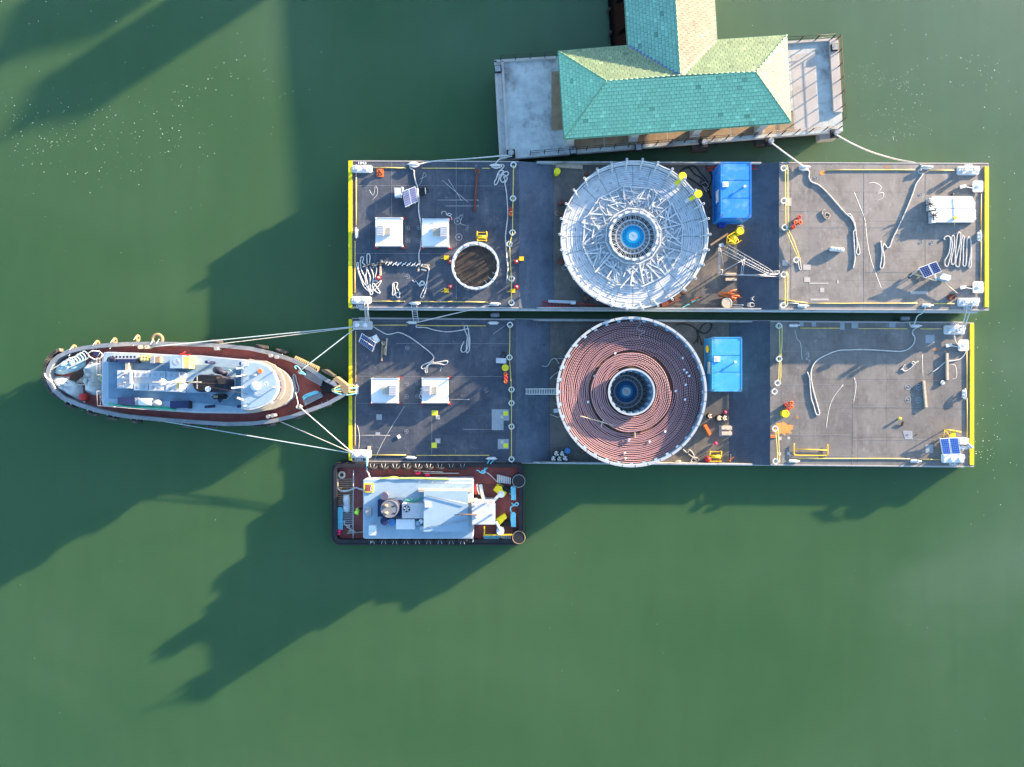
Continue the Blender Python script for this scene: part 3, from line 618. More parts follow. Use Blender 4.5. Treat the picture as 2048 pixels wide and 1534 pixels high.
# under-frame: columns, cross bracing (the sun shines through it), sill blocks
cm_ = MB(); cm_.beam((6.35,0,.05),(6.35,0,zf-.1),.13); cm_.beam((4.2,0,.05),(4.2,0,zf-.1),.12); cm_.beam((2.3,0,zf-.15),(6.4,0,zf-.15),.12,.1); cm_.beam((2.3,0,.3),(6.4,0,.3),.12,.12)
cp_ = L(cm_, 'leg_frame', 'galv_light', c1)
xm = MB()
p0 = Vector((6.35,0,0)); a = S; p1 = Vector((6.35*math.cos(a),6.35*math.sin(a),0))
xm.beam(p0+Vector((0,0,.2)), p1+Vector((0,0,zf-.15)), .09); xm.beam(p1+Vector((0,0,.2)), p0+Vector((0,0,zf-.15)), .09); xm.beam(p0+Vector((0,0,.25)), p1+Vector((0,0,.25)), .1)
xp = L(xm, 'cross_brace', 'galv_light', c1)
for k in range(1, 24):
    childcopy(cp_, c1, k*S); childcopy(xp, c1, k*S)
mb = MB(); mb.ring((0,0,zf-.4),2.1,2.22,1.0,48); L(mb, 'core_ring', 'galv_light', c1)
bm = MB(); bm.cyl((2.16,0,zf+.6),.045,.03,8); bo = L(bm, 'core_bolt', 'black', c1)
cm2 = MB(); cm2.box((2.16,0,zf+.62),(.24,.30,.04)); cc = L(cm2, 'core_clip', 'galv_light', c1)
for k in range(1, 20): childcopy(bo, c1, k*2*math.pi/20+.05)
for k in range(1, 20): childcopy(cc, c1, k*2*math.pi/20)
hub(c1, zf)
# folded stanchions and braces lying on the floor
r5 = random.Random(11)
def pol(r, a, z): return Vector((r*math.cos(a), r*math.sin(a), z))
N = 12
for k in range(N):
    a0, a1 = 2*math.pi*k/N+.2, 2*math.pi*(k+1)/N+.2; mid = (a0+a1)/2
    mb = MB(); mb.beam(pol(4.6,a0,zf+.15), pol(4.6,a1,zf+.15), .12, .1); L(mb, 'frame_beam', 'galv_light', c1)
    mb = MB(); mb.beam(pol(2.55,a0,zf+.3), pol(2.55,a1,zf+.3), .10, .1); L(mb, 'frame_beam', 'galv_light', c1)
    for (ra, aa, rb, ab, w_) in ((2.6,a0,4.6,a0+.03,.13),(2.8,a0+.1,4.6,a1-.07,.11),(2.8,a1-.06,4.6,a0+.12,.11),(3.1,mid-.22,3.9,mid+.2,.09),(3.5,a0,3.5,mid+.1,.08),(2.9,mid,4.3,mid+.04,.12),(3.3,a0+.3,4.25,a1-.02,.07),(2.65,a0+.2,3.4,a1-.05,.08),(2.6,mid-.1,3.3,a0+.04,.07),(3.8,a0+.02,3.0,mid-.05,.07),(4.5,a0+.1,3.0,a0+.2,.08),(3.9,mid-.1,4.6,mid+.25,.09),(2.7,mid+.05,3.7,a1-.02,.08),(3.2,a0+.08,3.3,a1-.1,.06)):
        if r5.random() < .12: continue
        j = lambda s: r5.uniform(-s, s)
        mb = MB(); mb.beam(pol(ra+j(.15),aa+j(.07),zf+.08+r5.uniform(0,.22)), pol(rb+j(.25),ab+j(.09),zf+.08+r5.uniform(0,.25)), w_, w_*.8)
        L(mb, 'folded_brace', 'galv_light' if r5.random() < .85 else 'rim_white', c1)
# timber blocks and lifting gear round it
def slab(name, label, cat, R, pts, z, h, m, group=None):
    mb = MB(); mb.prism([W(*R(*p), z) for p in pts], z, z+h); return mb.build(name, m, None, **tg(label, cat, group))
for i, (p, s, r_) in enumerate((((1122,407),(.5,.3),.4),((1120,428),(.6,.35),-.2),((1122,523),(.6,.4),.1),((1172,597),(.55,.35),.5),((1210,610),(.4,.35),0),((1352,592),(.7,.5),.6),((1172,350),(.35,.25),.7),((1366,585),(.5,.3),-.3),((1327,610),(.5,.35),.2))):
    w_ = W(*p, FU); mb = MB(); mb.box((w_.x,w_.y,FU+.2),(s[0],s[1],.4),r_)
    mb.build('timber_block', 'wood_dark' if i%2 else 'pipe_rust', None, **tg('brown timber block by the pale grey carousel, %s' % ('upper one at its left','second one down at its left','lower one at its left','at its lower left','under its lowest rim','small one at its lower right','small one at its upper left','rightmost at its lower right','near its lowest rim, right of centre')[i], 'timber block', 'timber blocks around the pale grey carousel'))

# --- loaded carousel on the lower barge
FL = ZL-REC
c2 = thing('cable_carousel', 'carousel on the lower barge filled with a wide coil of pink and black cable', 'carousel', (10.74,-.755,FL))
zt = 3.5; zh = .42
mb = MB(); mb.ring((0,0,.5), 6.55, 6.62, zt-.55, 96); L(mb, 'basket_wall', 'tug_blue', c2)
mb = MB(); mb.ring((0,0,zt-.06), 6.56, 6.77, .08, 96); L(mb, 'top_rim', 'rim_white', c2)
mb = MB(); mb.ring((0,0,.25),2.1,6.6,.12,72); L(mb, 'basket_floor', 'grey_paint', c2)
mb = MB(); mb.ring((0,0,.4), 1.93, 2.0, zt-.45, 64); L(mb, 'core_wall', 'tug_bluedark', c2)
mb = MB(); mb.ring((0,0,zt-.06), 1.96, 2.12, .09, 64); L(mb, 'core_rim', 'rim_white', c2)
pm = MB(); pm.beam((6.68,0,.1),(6.68,0,zt-.08),.10); pm.box((6.46,0,zt-.12),(.22,.28,.05)); pp2 = L(pm, 'wall_post', 'tug_blue', c2)
jm = MB(); jm.box((6.65,0,zt+.025),(.27,.03,.012)); jp = L(jm, 'rim_joint', 'black', c2)
im = MB(); im.beam((1.90,0,.5),(1.90,0,zt-.1),.08); im.box((1.86,0,zt-.5),(.1,.3,.05)); im.box((1.86,0,zt-1.1),(.1,.3,.05)); ip = L(im, 'core_post', 'tug_blue', c2)
for k in range(1, 36): childcopy(pp2, c2, k*2*math.pi/36); childcopy(jp, c2, k*2*math.pi/36+.05)
for k in range(1, 20): childcopy(ip, c2, k*2*math.pi/20)
um = MB(); um.beam((2.0,0,.12),(6.6,0,.12),.16,.2); up_ = L(um, 'base_beam', 'grey_galv', c2)
for k in range(1, 24): childcopy(up_, c2, k*S)
hub(c2, zh, True)
# the coiled cable: one long cable, spiral by spiral, with a helical stripe
def coil():
    m = bpy.data.materials.new('striped_cable'); m.use_nodes = True; n = m.node_tree.nodes; l = m.node_tree.links; b = n['Principled BSDF']; b.inputs['Roughness'].default_value = .6
    uv = n.new('ShaderNodeUVMap'); uv.uv_map = 'cable'; sx = n.new('ShaderNodeSeparateXYZ'); l.new(uv.outputs[0], sx.inputs[0])
    a = n.new('ShaderNodeMath'); a.operation = 'MULTIPLY'; a.inputs[1].default_value = 4.13; l.new(sx.outputs[0], a.inputs[0])
    ad = n.new('ShaderNodeMath'); ad.operation = 'ADD'; l.new(a.outputs[0], ad.inputs[0]); l.new(sx.outputs[1], ad.inputs[1])
    fr = n.new('ShaderNodeMath'); fr.operation = 'FRACT'; l.new(ad.outputs[0], fr.inputs[0])
    g = n.new('ShaderNodeNewGeometry'); t = n.new('ShaderNodeTexNoise'); t.inputs['Scale'].default_value = .22; t.inputs['Detail'].default_value = 3; l.new(g.outputs['Position'], t.inputs[0])
    dp = n.new('ShaderNodeVectorMath'); dp.operation = 'DOT_PRODUCT'; dp.inputs[1].default_value = (-.045,-.04,0); l.new(g.outputs['Position'], dp.inputs[0]); sm_ = n.new('ShaderNodeMath'); sm_.operation = 'ADD'; l.new(t.outputs['Fac'], sm_.inputs[0]); l.new(dp.outputs['Value'], sm_.inputs[1])
    mr = n.new('ShaderNodeMapRange'); mr.inputs[1].default_value = -.35; mr.inputs[2].default_value = .3; mr.inputs[3].default_value = .45; mr.inputs[4].default_value = 1.02; l.new(sm_.outputs[0], mr.inputs[0])
    gt = n.new('ShaderNodeMath'); gt.operation = 'LESS_THAN'; l.new(fr.outputs[0], gt.inputs[0]); l.new(mr.outputs[0], gt.inputs[1])
    mx = n.new('ShaderNodeMixRGB'); mx.inputs[1].default_value = (.085,.05,.058,1); mx.inputs[2].default_value = (.40,.215,.215,1); l.new(gt.outputs[0], mx.inputs[0])
    l.new(mx.outputs[0], b.inputs['Base Color']); MATS['striped_cable'] = m
    R = c2.location; V = []; F = []; UV = []
    def lay(r0, r1, z, pitch, ph):
        turns = (r1-r0)/pitch; n_ = int(turns*150); s = 0; K = 6; rc = .056; prev = None; base = len(V)
        for i in range(n_+1):
            t_ = i/n_*turns; a_ = 2*math.pi*t_+ph; r = r0+pitch*t_; r += .022*math.sin(5*a_+1.3*int(t_))+.012*math.sin(9*a_+int(t_)*2.2); zz = z+.014*math.sin(3*a_+r*2)
            c = Vector((r*math.cos(a_), r*math.sin(a_), zz)); s += (c-prev).length if prev else 0; prev = c; d = Vector((math.cos(a_), math.sin(a_), 0))
            for k in range(K):
                q = 2*math.pi*k/K; V.append(c+d*math.cos(q)*rc+Vector((0,0,math.sin(q)*rc))); UV.append((s, k/K))
        for i in range(n_):
            for k in range(K):
                F.append([base+i*K+k, base+(i+1)*K+k, base+(i+1)*K+(k+1)%K, base+i*K+(k+1)%K])
    lay(2.25, 3.62, 3.10, .158, 2.1); lay(3.80, 6.5, 2.86, .158, 1)
    me = bpy.data.meshes.new('coiled_cable'); me.from_pydata([tuple(v) for v in V], [], F); me.polygons.foreach_set('use_smooth', [True]*len(F)); me.materials.append(m)
    ul = me.uv_layers.new(name='cable'); vi = [0]*len(me.loops); me.loops.foreach_get('vertex_index', vi); buf = []
    for v in vi: buf += UV[v]
    ul.data.foreach_set('uv', buf); me.update()
    o = bpy.data.objects.new('cable_coil', me); col.objects.link(o); o.location = R; o['label'] = 'pink and black striped cable wound in many turns inside the lower carousel'; o['category'] = 'cable'
    # dark underlay that fills the gaps between turns
    mb = MB(); mb.ring((0,0,.3), 2.05, 6.5, 2.44, 72); L(mb, 'lower_turns', 'wood_dark', o)
    mb = MB(); r6 = random.Random(5)
    for x, y in ((1230.5,706.5),(1269.5,722.7),(1189,752),(1176,804),(1205,815),(1257,881),(1258.5,879),(1299.5,883),(1330.5,863),(1351.5,782),(1365.5,716),(1368,739.5),(1373.5,745),(1378.5,752),(1371.5,769.5),(1370,799),(1226.5,852.5),(1250,906),(1251.5,916.5)):
        p = W(x, y, 3.42); mb = MB(); mb.box((p.x, p.y, 3.42), (.20,.16,.06), r6.uniform(0,1.5)); mb.build('cable_tape', 'white_clean', o)
    return o
cc_ = coil()
mb = MB()
rope('boat_hook', 'long thin pole lying slanted across the pink cable coil', R5, [(485,827),(660,875),(850,935)], 3.05+FL, .05, 'wood_pale', 'pole')
for (p, q) in (((640,905),(660,852)),((897,990),(893,948))):
    a, b = W(*R5(*p), 3.6), W(*R5(*q), 3.6); mb = MB(); mb.beam(a, b, .09, .05); mb.build('short_batten', 'wood_pale', None, **tg('short pale batten lying on the pink cable coil ' + ('crossing the long pole' if p[0] < 700 else 'below the end of the long pole'), 'batten'))
rope('string', 'loose white string straggling over the top of the pink cable coil', R5, [(920,110),(935,140),(908,170),(925,190),(965,195),(930,225),(925,255)], 3.45, .014, 'rope_white', 'string')
# ---------------------------------------------------------------- ferry pier with the green roofed building
ZP, ZE, ZR = 2.2, 4.7, 6.6
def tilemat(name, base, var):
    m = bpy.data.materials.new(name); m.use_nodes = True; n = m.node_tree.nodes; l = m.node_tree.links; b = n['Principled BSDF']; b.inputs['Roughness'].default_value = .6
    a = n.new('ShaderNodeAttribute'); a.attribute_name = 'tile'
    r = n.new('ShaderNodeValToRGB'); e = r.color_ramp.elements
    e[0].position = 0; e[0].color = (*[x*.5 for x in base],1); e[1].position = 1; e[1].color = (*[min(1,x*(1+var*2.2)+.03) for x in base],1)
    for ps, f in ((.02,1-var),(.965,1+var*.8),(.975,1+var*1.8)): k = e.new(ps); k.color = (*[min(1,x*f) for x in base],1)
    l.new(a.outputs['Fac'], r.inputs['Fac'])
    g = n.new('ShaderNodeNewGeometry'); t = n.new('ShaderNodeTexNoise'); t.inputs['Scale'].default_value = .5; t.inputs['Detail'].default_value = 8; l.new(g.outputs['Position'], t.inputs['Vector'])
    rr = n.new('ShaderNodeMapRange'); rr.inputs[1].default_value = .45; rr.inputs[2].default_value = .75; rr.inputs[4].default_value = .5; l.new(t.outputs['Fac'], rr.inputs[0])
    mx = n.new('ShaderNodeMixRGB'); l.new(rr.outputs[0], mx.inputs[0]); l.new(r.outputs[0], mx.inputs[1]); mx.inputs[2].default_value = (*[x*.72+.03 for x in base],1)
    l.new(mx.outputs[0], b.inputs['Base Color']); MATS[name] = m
tilemat('tile_green', (.30,.60,.37), .10); tilemat('tile_green_pale', (.19,.265,.135), .14); tilemat('tile_tan', (.205,.17,.115), .22); tilemat('tile_blue', (.23,.46,.33), .10)  # north and east slopes carry warm sunlight in their tile colours
pc = W(1345,200,0); pier = thing('ferry_pier', 'concrete pier with railings under the green roofed ferry building', 'pier', (pc.x,pc.y,0))
fb = thing('ferry_building', 'T shaped pier building with green and tan hipped tile roofs', 'building', (pc.x,pc.y,ZP))
V3 = dict(NW=(1116.5,102.5,ZE),SW=(1128.5,277.6,ZE),SE=(1582,244.6,ZE),NE=(1573.5,70.3,ZE),VW=(1255.6,90.8,ZE),VE=(1434,79.8,ZE),J=(1360,150.9,ZR),RW=(1213.5,162.2,ZR),RE=(1511,144,ZR))
V3 = {k: W(*v) for k, v in V3.items()}
d_ = (V3['VW']-W(1250,0,ZE)).normalized()*-1; Ln = 42
V3['WN'] = V3['VW']+d_*Ln; V3['EN'] = V3['VE']+d_*Ln; V3['JN'] = V3['J']+d_*(Ln+3.4)
def clip(P, poly):
    n = len(poly)
    for i in range(n):
        a, b = poly[i], poly[(i+1)%n]; out = []
        if not P: return P
        ins = lambda p: (b[0]-a[0])*(p[1]-a[1])-(b[1]-a[1])*(p[0]-a[0]) >= -1e-9
        for j in range(len(P)):
            p, q = P[j], P[(j+1)%len(P)]; ip, iq = ins(p), ins(q)
            if ip: out.append(p)
            if ip != iq:
                dx, dy = q[0]-p[0], q[1]-p[1]; ex, ey = b[0]-a[0], b[1]-a[1]; den = ex*dy-ey*dx
                if abs(den) > 1e-12:
                    t = (ex*(a[1]-p[1])-ey*(a[0]-p[0]))/den; out.append((p[0]+dx*t, p[1]+dy*t))
        P = out
    return P
def tile_slope(keys, m, name='roof_slope', tw=.42, th=.30):
    P = [V3[k] for k in keys]; o = P[0]; e = (P[1]-P[0]).normalized(); nrm = e.cross(P[2]-P[0]).normalized()
    if nrm.z < 0: nrm = -nrm
    u = nrm.cross(e)
    if (P[2]-P[0]).dot(u) < 0: u = -u
    p2 = [((p-o).dot(e), (p-o).dot(u)) for p in P]
    ar = sum(p2[i][0]*p2[(i+1)%len(p2)][1]-p2[(i+1)%len(p2)][0]*p2[i][1] for i in range(len(p2)))
    if ar < 0: p2 = p2[::-1]
    mb = MB(); mb.add([p-nrm*.05 for p in P]+[p-nrm*.18 for p in P], [list(range(len(P))), list(range(len(P),2*len(P)))[::-1]])
    deck = mb.build(name, 'wood_dark', fb)
    x0, x1 = min(p[0] for p in p2), max(p[0] for p in p2); y1 = max(p[1] for p in p2); V = []; F = []; T = []
    flip = e.cross(u).dot(nrm) < 0
    ny = int(y1/th)+1
    for j in range(ny):
        sh = (j%2)*.5*tw + rnd.uniform(-.04,.04)
        for i in range(int((x1-x0)/tw)+3):
            xa = x0+(i-1)*tw+sh; R = [(xa+.006,j*th),(xa+tw-.006,j*th),(xa+tw-.006,(j+1)*th+.02),(xa+.006,(j+1)*th+.02)]
            lip = .04
            QL = clip([(xa+.012,j*th),(xa+tw-.012,j*th),(xa+tw-.012,j*th+lip),(xa+.012,j*th+lip)], p2)
            if len(QL) >= 3:
                k = len(V); f = list(range(k, k+len(QL)))
                for (x, y) in QL: V.append(o+e*x+u*y+nrm*(-.02+.075*(y-j*th)/lip))
                F.append(f if not flip else f[::-1]); T.append(-.9)  # shadow line under each course put into the lip's tone
            R = [(xa+.012,j*th+lip),(xa+tw-.012,j*th+lip),(xa+tw-.012,(j+1)*th+.01),(xa+.012,(j+1)*th+.01)]
            Q = clip(R, p2)
            if len(Q) < 3: continue
            k = len(V); n_ = len(Q); lift = rnd.uniform(0,.012); tl = rnd.uniform(-.01,.01); tone = rnd.random()
            for (x, y) in Q: V.append(o+e*x+u*y+nrm*(.06-.055*(y-j*th)/th+lift*.6+tl*(x-xa)/tw))
            for (x, y) in Q: V.append(o+e*x+u*y-nrm*.03)
            top = list(range(k, k+n_)); F.append(top if not flip else top[::-1]); T.append(tone)
            for q in range(n_):
                f = [k+q, k+n_+q, k+n_+(q+1)%n_, k+(q+1)%n_]; F.append(f if not flip else f[::-1]); T.append(tone*.3)
    me = bpy.data.meshes.new('roof_tiles'); off = fb.location+deck.location; me.from_pydata([tuple(v-off) for v in V], [], F); me.materials.append(MATS[m])
    at = me.attributes.new('tile', 'FLOAT', 'FACE'); at.data.foreach_set('value', T)
    ob = bpy.data.objects.new('roof_tiles', me); col.objects.link(ob); ob.parent = deck; ob['kind'] = 'stuff'
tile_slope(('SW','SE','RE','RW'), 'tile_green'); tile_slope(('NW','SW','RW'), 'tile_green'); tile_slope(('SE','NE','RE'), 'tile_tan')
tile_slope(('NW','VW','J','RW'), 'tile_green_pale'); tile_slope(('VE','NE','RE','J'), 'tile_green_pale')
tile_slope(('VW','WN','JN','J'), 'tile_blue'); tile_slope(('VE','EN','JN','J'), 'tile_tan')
def cap(a, b, r=.055, m='tile_green'):
    P = [V3[a].lerp(V3[b], i/20)+Vector((0,0,.06)) for i in range(21)]; n_ = int((V3[b]-V3[a]).length/.45)
    mb = MB()
    for i in range(n_):
        p, q = V3[a].lerp(V3[b], i/n_)+Vector((0,0,.06)), V3[a].lerp(V3[b], (i+.99)/n_)+Vector((0,0,.063)); mb.tube([p,q],[r*.95,r],6)
    mb.build('ridge_cap', m, fb)
for a, b in (('SW','RW'),('NW','RW'),('SE','RE'),('NE','RE'),('RW','J'),('J','RE'),('J','JN')): cap(a, b)
for a, b in (('J','VW'),('J','VE')):
    mb = MB(); mb.beam(V3[a]+Vector((0,0,.02)), V3[b]+Vector((0,0,.02)), .5, .07); mb.build('valley_flashing', 'flash_cream' if b=='VE' else 'flash_blue', fb)  # shade put into the west flashing's blue, sun into the east cream
# gutters
for a, b in (('SW','SE'),('NW','SW'),('SE','NE'),('NW','VW'),('VE','NE'),('VW','WN'),('VE','EN')):
    mb = MB(); mb.beam(V3[a]-Vector((0,0,.1)), V3[b]-Vector((0,0,.1)), .12, .14); mb.build('gutter', 'tile_green', fb)
# columns carrying the roof
def bil(s, t): return V3['SW'].lerp(V3['SE'], s).lerp(V3['NW'].lerp(V3['NE'], s), t)
cols = [(s, t) for s in (.035,.325,.605,.90) for t in (.06,.94)]+[(.035,.5),(.965,.5)]
for s, t in cols:
    p = bil(s, t); mb = MB(); mb.box((p.x,p.y,(ZP+ZE-.1)/2),(.62,.62,ZE-.1-ZP)); c_ = mb.build('column', 'column', fb)
    mb = MB(); mb.box((p.x,p.y,ZE-.28),(.85,.85,.28)); mb.build('column_cap', 'column', c_); mb = MB(); mb.box((p.x,p.y,ZP+.2),(.8,.8,.4)); mb.build('column_base', 'column', c_)
for k in range(8):
    for s in (.12, .88):
        p = V3['VW'].lerp(V3['VE'], s)+d_*(3+k*5.2); mb = MB(); mb.box((p.x,p.y,(ZP+ZE-.1)/2),(.5,.5,ZE-.1-ZP)); mb.build('column', 'column', fb)
for t in (.06,.94):
    mb = MB(); mb.beam(bil(.035,t)-Vector((0,0,.3)), bil(.965,t)-Vector((0,0,.3)), .3, .3); mb.build('eaves_beam', 'column', fb)
# pier deck
DK = [(988,121),(1675,77),(1686,262),(999,319)]; D3 = [W(*p, ZP) for p in DK]
mb = MB(); mb.prism([(p.x,p.y) for p in D3], ZP-.45, ZP); mb.build('pier_deck', 'concrete', pier)
def dk(s, t, z=ZP): q = D3[3].lerp(D3[2], s).lerp(D3[0].lerp(D3[1], s), t); return Vector((q.x,q.y,z))
for k in range(7):  # tan bays: brownish concrete with warm sunlight put into the colour
    a_, b_ = .215+k*.0925, .215+(k+1)*.0925-.003; mb = MB(); mb.prism([dk(a_,.035)[:2],dk(b_,.035)[:2],dk(b_,.26)[:2],dk(a_,.26)[:2]], ZP, ZP+.006, False); mb.build('paving_bay', 'deck_tan', pier)
mb = MB(); mb.prism([dk(.155,.25)[:2],dk(.30,.25)[:2],dk(.30,.85)[:2],dk(.165,.85)[:2]], ZP, ZP+.005, False); mb.build('paving_bay', 'deck_tan', pier)
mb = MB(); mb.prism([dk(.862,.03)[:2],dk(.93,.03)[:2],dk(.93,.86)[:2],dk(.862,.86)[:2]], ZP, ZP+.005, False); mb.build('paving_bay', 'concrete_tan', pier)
# raised kerbs
for a, b in (((.004,.01),(.004,.99)),((.024,.02),(.024,.98)),((.996,.2),(.996,.99)),((.0,.985),(.18,.985)),((.84,.985),(1,.985))):
    mb = MB(); mb.beam(dk(*a, ZP+.08), dk(*b, ZP+.08), .22, .2); mb.build('kerb', 'concrete_tan', pier)
mb = MB(); mb.beam(dk(.985,.2,ZP+.12), dk(.985,.98,ZP+.12), .75, .24); mb.build('kerb', 'concrete_tan', pier)
mb = MB(); mb.beam(dk(.012,.6,ZP+.05), dk(.012,.98,ZP+.05), .5, .12); mb.build('kerb', 'concrete_tan', pier)
# walkway going north under the wing
wn = [V3['VW'].lerp(V3['VE'], .06), V3['VW'].lerp(V3['VE'], .94)]; q = [wn[0]-d_*1, wn[1]-d_*1, wn[1]+d_*Ln, wn[0]+d_*Ln]
mb = MB(); mb.prism([(p.x,p.y) for p in q], ZP-.5, ZP-.01); mb.build('walkway_deck', 'concrete', pier)
mb = MB(); mb.prism([(p.x,p.y) for p in (dk(.012,.05),dk(.988,.05),dk(.988,.96),dk(.012,.96))], -1.5, ZP-.46); mb.build('substructure', 'pile', pier)  # dark block added under the pier to black out the gap
mb = MB(); mb.prism([(q_.x,q_.y) for q_ in (wn[0]+d_*.2-Vector((1.2,0,0)), wn[1]+d_*.2, wn[1]+d_*Ln, wn[0]+d_*Ln-Vector((1.2,0,0)))], -1.5, .25); mb.build('walkway_footing', 'dark_void', pier)  # near-black box added for the shade beside and below the wing
for s in (.08,.92):
    a_, b_ = V3['VW'].lerp(V3['VE'], s), V3['VW'].lerp(V3['VE'], s)+d_*Ln; mb = MB(); mb.beam((a_.x,a_.y,ZP+1.05),(b_.x,b_.y,ZP+1.05),.2,2.1); mb.build('side_wall', 'column', fb)
# pile caps and piles
for i in range(7):
    for j in range(4):
        s, t = .04+.92*i/6, .06+.88*j/3; p = dk(s, t); mb = MB(); mb.cyl((p.x,p.y,-2.5), .26, ZP-.45+2.5-.4, 12); pl = mb.build('pile', 'pile', pier)
for x in (1401,1531,1658):
    t = (x-999)/687.; p = dk(t, -.035); mb = MB(); mb.box((p.x+.1,p.y+.35,ZP-.95),(1.5,1.0,.9), .07); mb.build('pile_cap', 'concrete_tan' if x > 1600 else 'pile', pier)  # sun put into the right cap's tan, shade into the dark others
for k in range(14):
    p = wn[0]-Vector((1.1,0,0))+d_*(1+k*2.2); mb = MB(); mb.cyl((p.x-.15,p.y,-2.5),.15,3.2,10); mb.build('pile', 'pile', pier)
    p = wn[1]+d_*(1+k*3); mb = MB(); mb.cyl((p.x-.6,p.y,-2.5),.2,4.0,10); mb.build('pile', 'pile', pier)
# railings: each run a post row and rails
def railing(a, b, n, m='rail_dark', h=1.1):
    for i in range(n+1):
        p = a.lerp(b, i/n); mb = MB(); mb.beam(p, p+Vector((0,0,h)), .07); mb.build('railing_post', m, pier)
    for hh in (h, h*.55):
        mb = MB(); mb.tube([a+Vector((0,0,hh)), b+Vector((0,0,hh))], .022, 5); mb.build('railing_bar', m, pier)
railing(dk(.09,.02), dk(.985,.02), 22); railing(dk(.995,.1), dk(.995,.98), 6, 'rail_rust'); railing(dk(.02,.99), dk(.19,.99), 4); railing(dk(.84,.99), dk(.98,.99), 3); 
# mooring boxes / bollards on the pier
def pierboll(px, py, label, big=.45):
    p = W(px, py, ZP); t = thing('mooring_bollard', label, 'bollard', (p.x,p.y,ZP)); mb = MB(); mb.box((p.x,p.y,ZP+.13),(big*1.7,big*1.7,.26),.07); mb.build('bollard_base', 'black', t)
    mb = MB(); mb.cyl((p.x,p.y,ZP+.26),big*.42,.35,16); mb.cyl((p.x,p.y,ZP+.61),big*.6,.12,16,big*.5); mb.build('bollard_head', 'grey_paint', t)
for x, y, s in ((1022,309,'dark bollard at the left end of the pier beside the upper barge'),(1537.5,285,'dark bollard on the pier edge holding the rope to the upper barge'),(1405.5,288,'dark bollard on the pier edge under the middle of the green roof'),(1668,268,'dark bollard at the right end of the pier holding a long rope')): pierboll(x, y, s)
for x, y, s in ((995.5,141,'black box bollard at the top left corner of the pier'),(1666,98,'black box bollard at the top right corner of the pier'),(1145.8,304,'black square fender box on the pier edge by the left end of the roof'),(1275.8,297,'black square fender box on the pier edge, second from the left')):
    p = W(x, y, ZP); t = thing('pier_box', s, 'box', (p.x,p.y,ZP)); mb = MB(); mb.box((p.x,p.y,ZP+.2),(.62,.62,.4),.07); mb.build('box_body', 'black', t)
    mb = MB(); mb.box((p.x,p.y,ZP+.42),(.5,.5,.04),.07); mb.beam((p.x-.2,p.y-.15,ZP+.47),(p.x+.15,p.y+.2,ZP+.47),.04); mb.build('box_lid', 'grey_paint', t)
# unseen blocks added north of the picture, shaped to cast the shadow bands top left
def shadow_block(name, label, x0, x1, y0, y1, ze, zr, m):
    t = thing(name, label, 'building', ((x0+x1)/2,(y0+y1)/2,0)); mb = MB(); mb.prism([(x0,y0),(x1,y0),(x1,y1),(x0,y1)], 0, ze); mb.build('wall', 'column', t)
    xm = (x0+x1)/2; mb = MB(); mb.add([(x0-.5,y0-.5,ze+.01),(x1+.5,y0-.5,ze+.01),(x1+.5,y1+.5,ze+.01),(x0-.5,y1+.5,ze+.01),(xm,y0+2,zr),(xm,y1-2,zr)],[[0,1,4],[1,2,5,4],[2,3,5],[3,0,4,5],[3,2,1,0]]); mb.build('roof', m, t)
shadow_block('head_house', 'tan walled hall with a hipped green roof at the far end of the pier', 19, 24, 67.4, 70.4, 12.4, 13.6, 'cyan_plain')
shadow_block('watch_tower', 'narrow square tower with a pointed green roof beside the hall', 19, 27, 76.4, 79, 12.8, 14.5, 'cyan_plain')
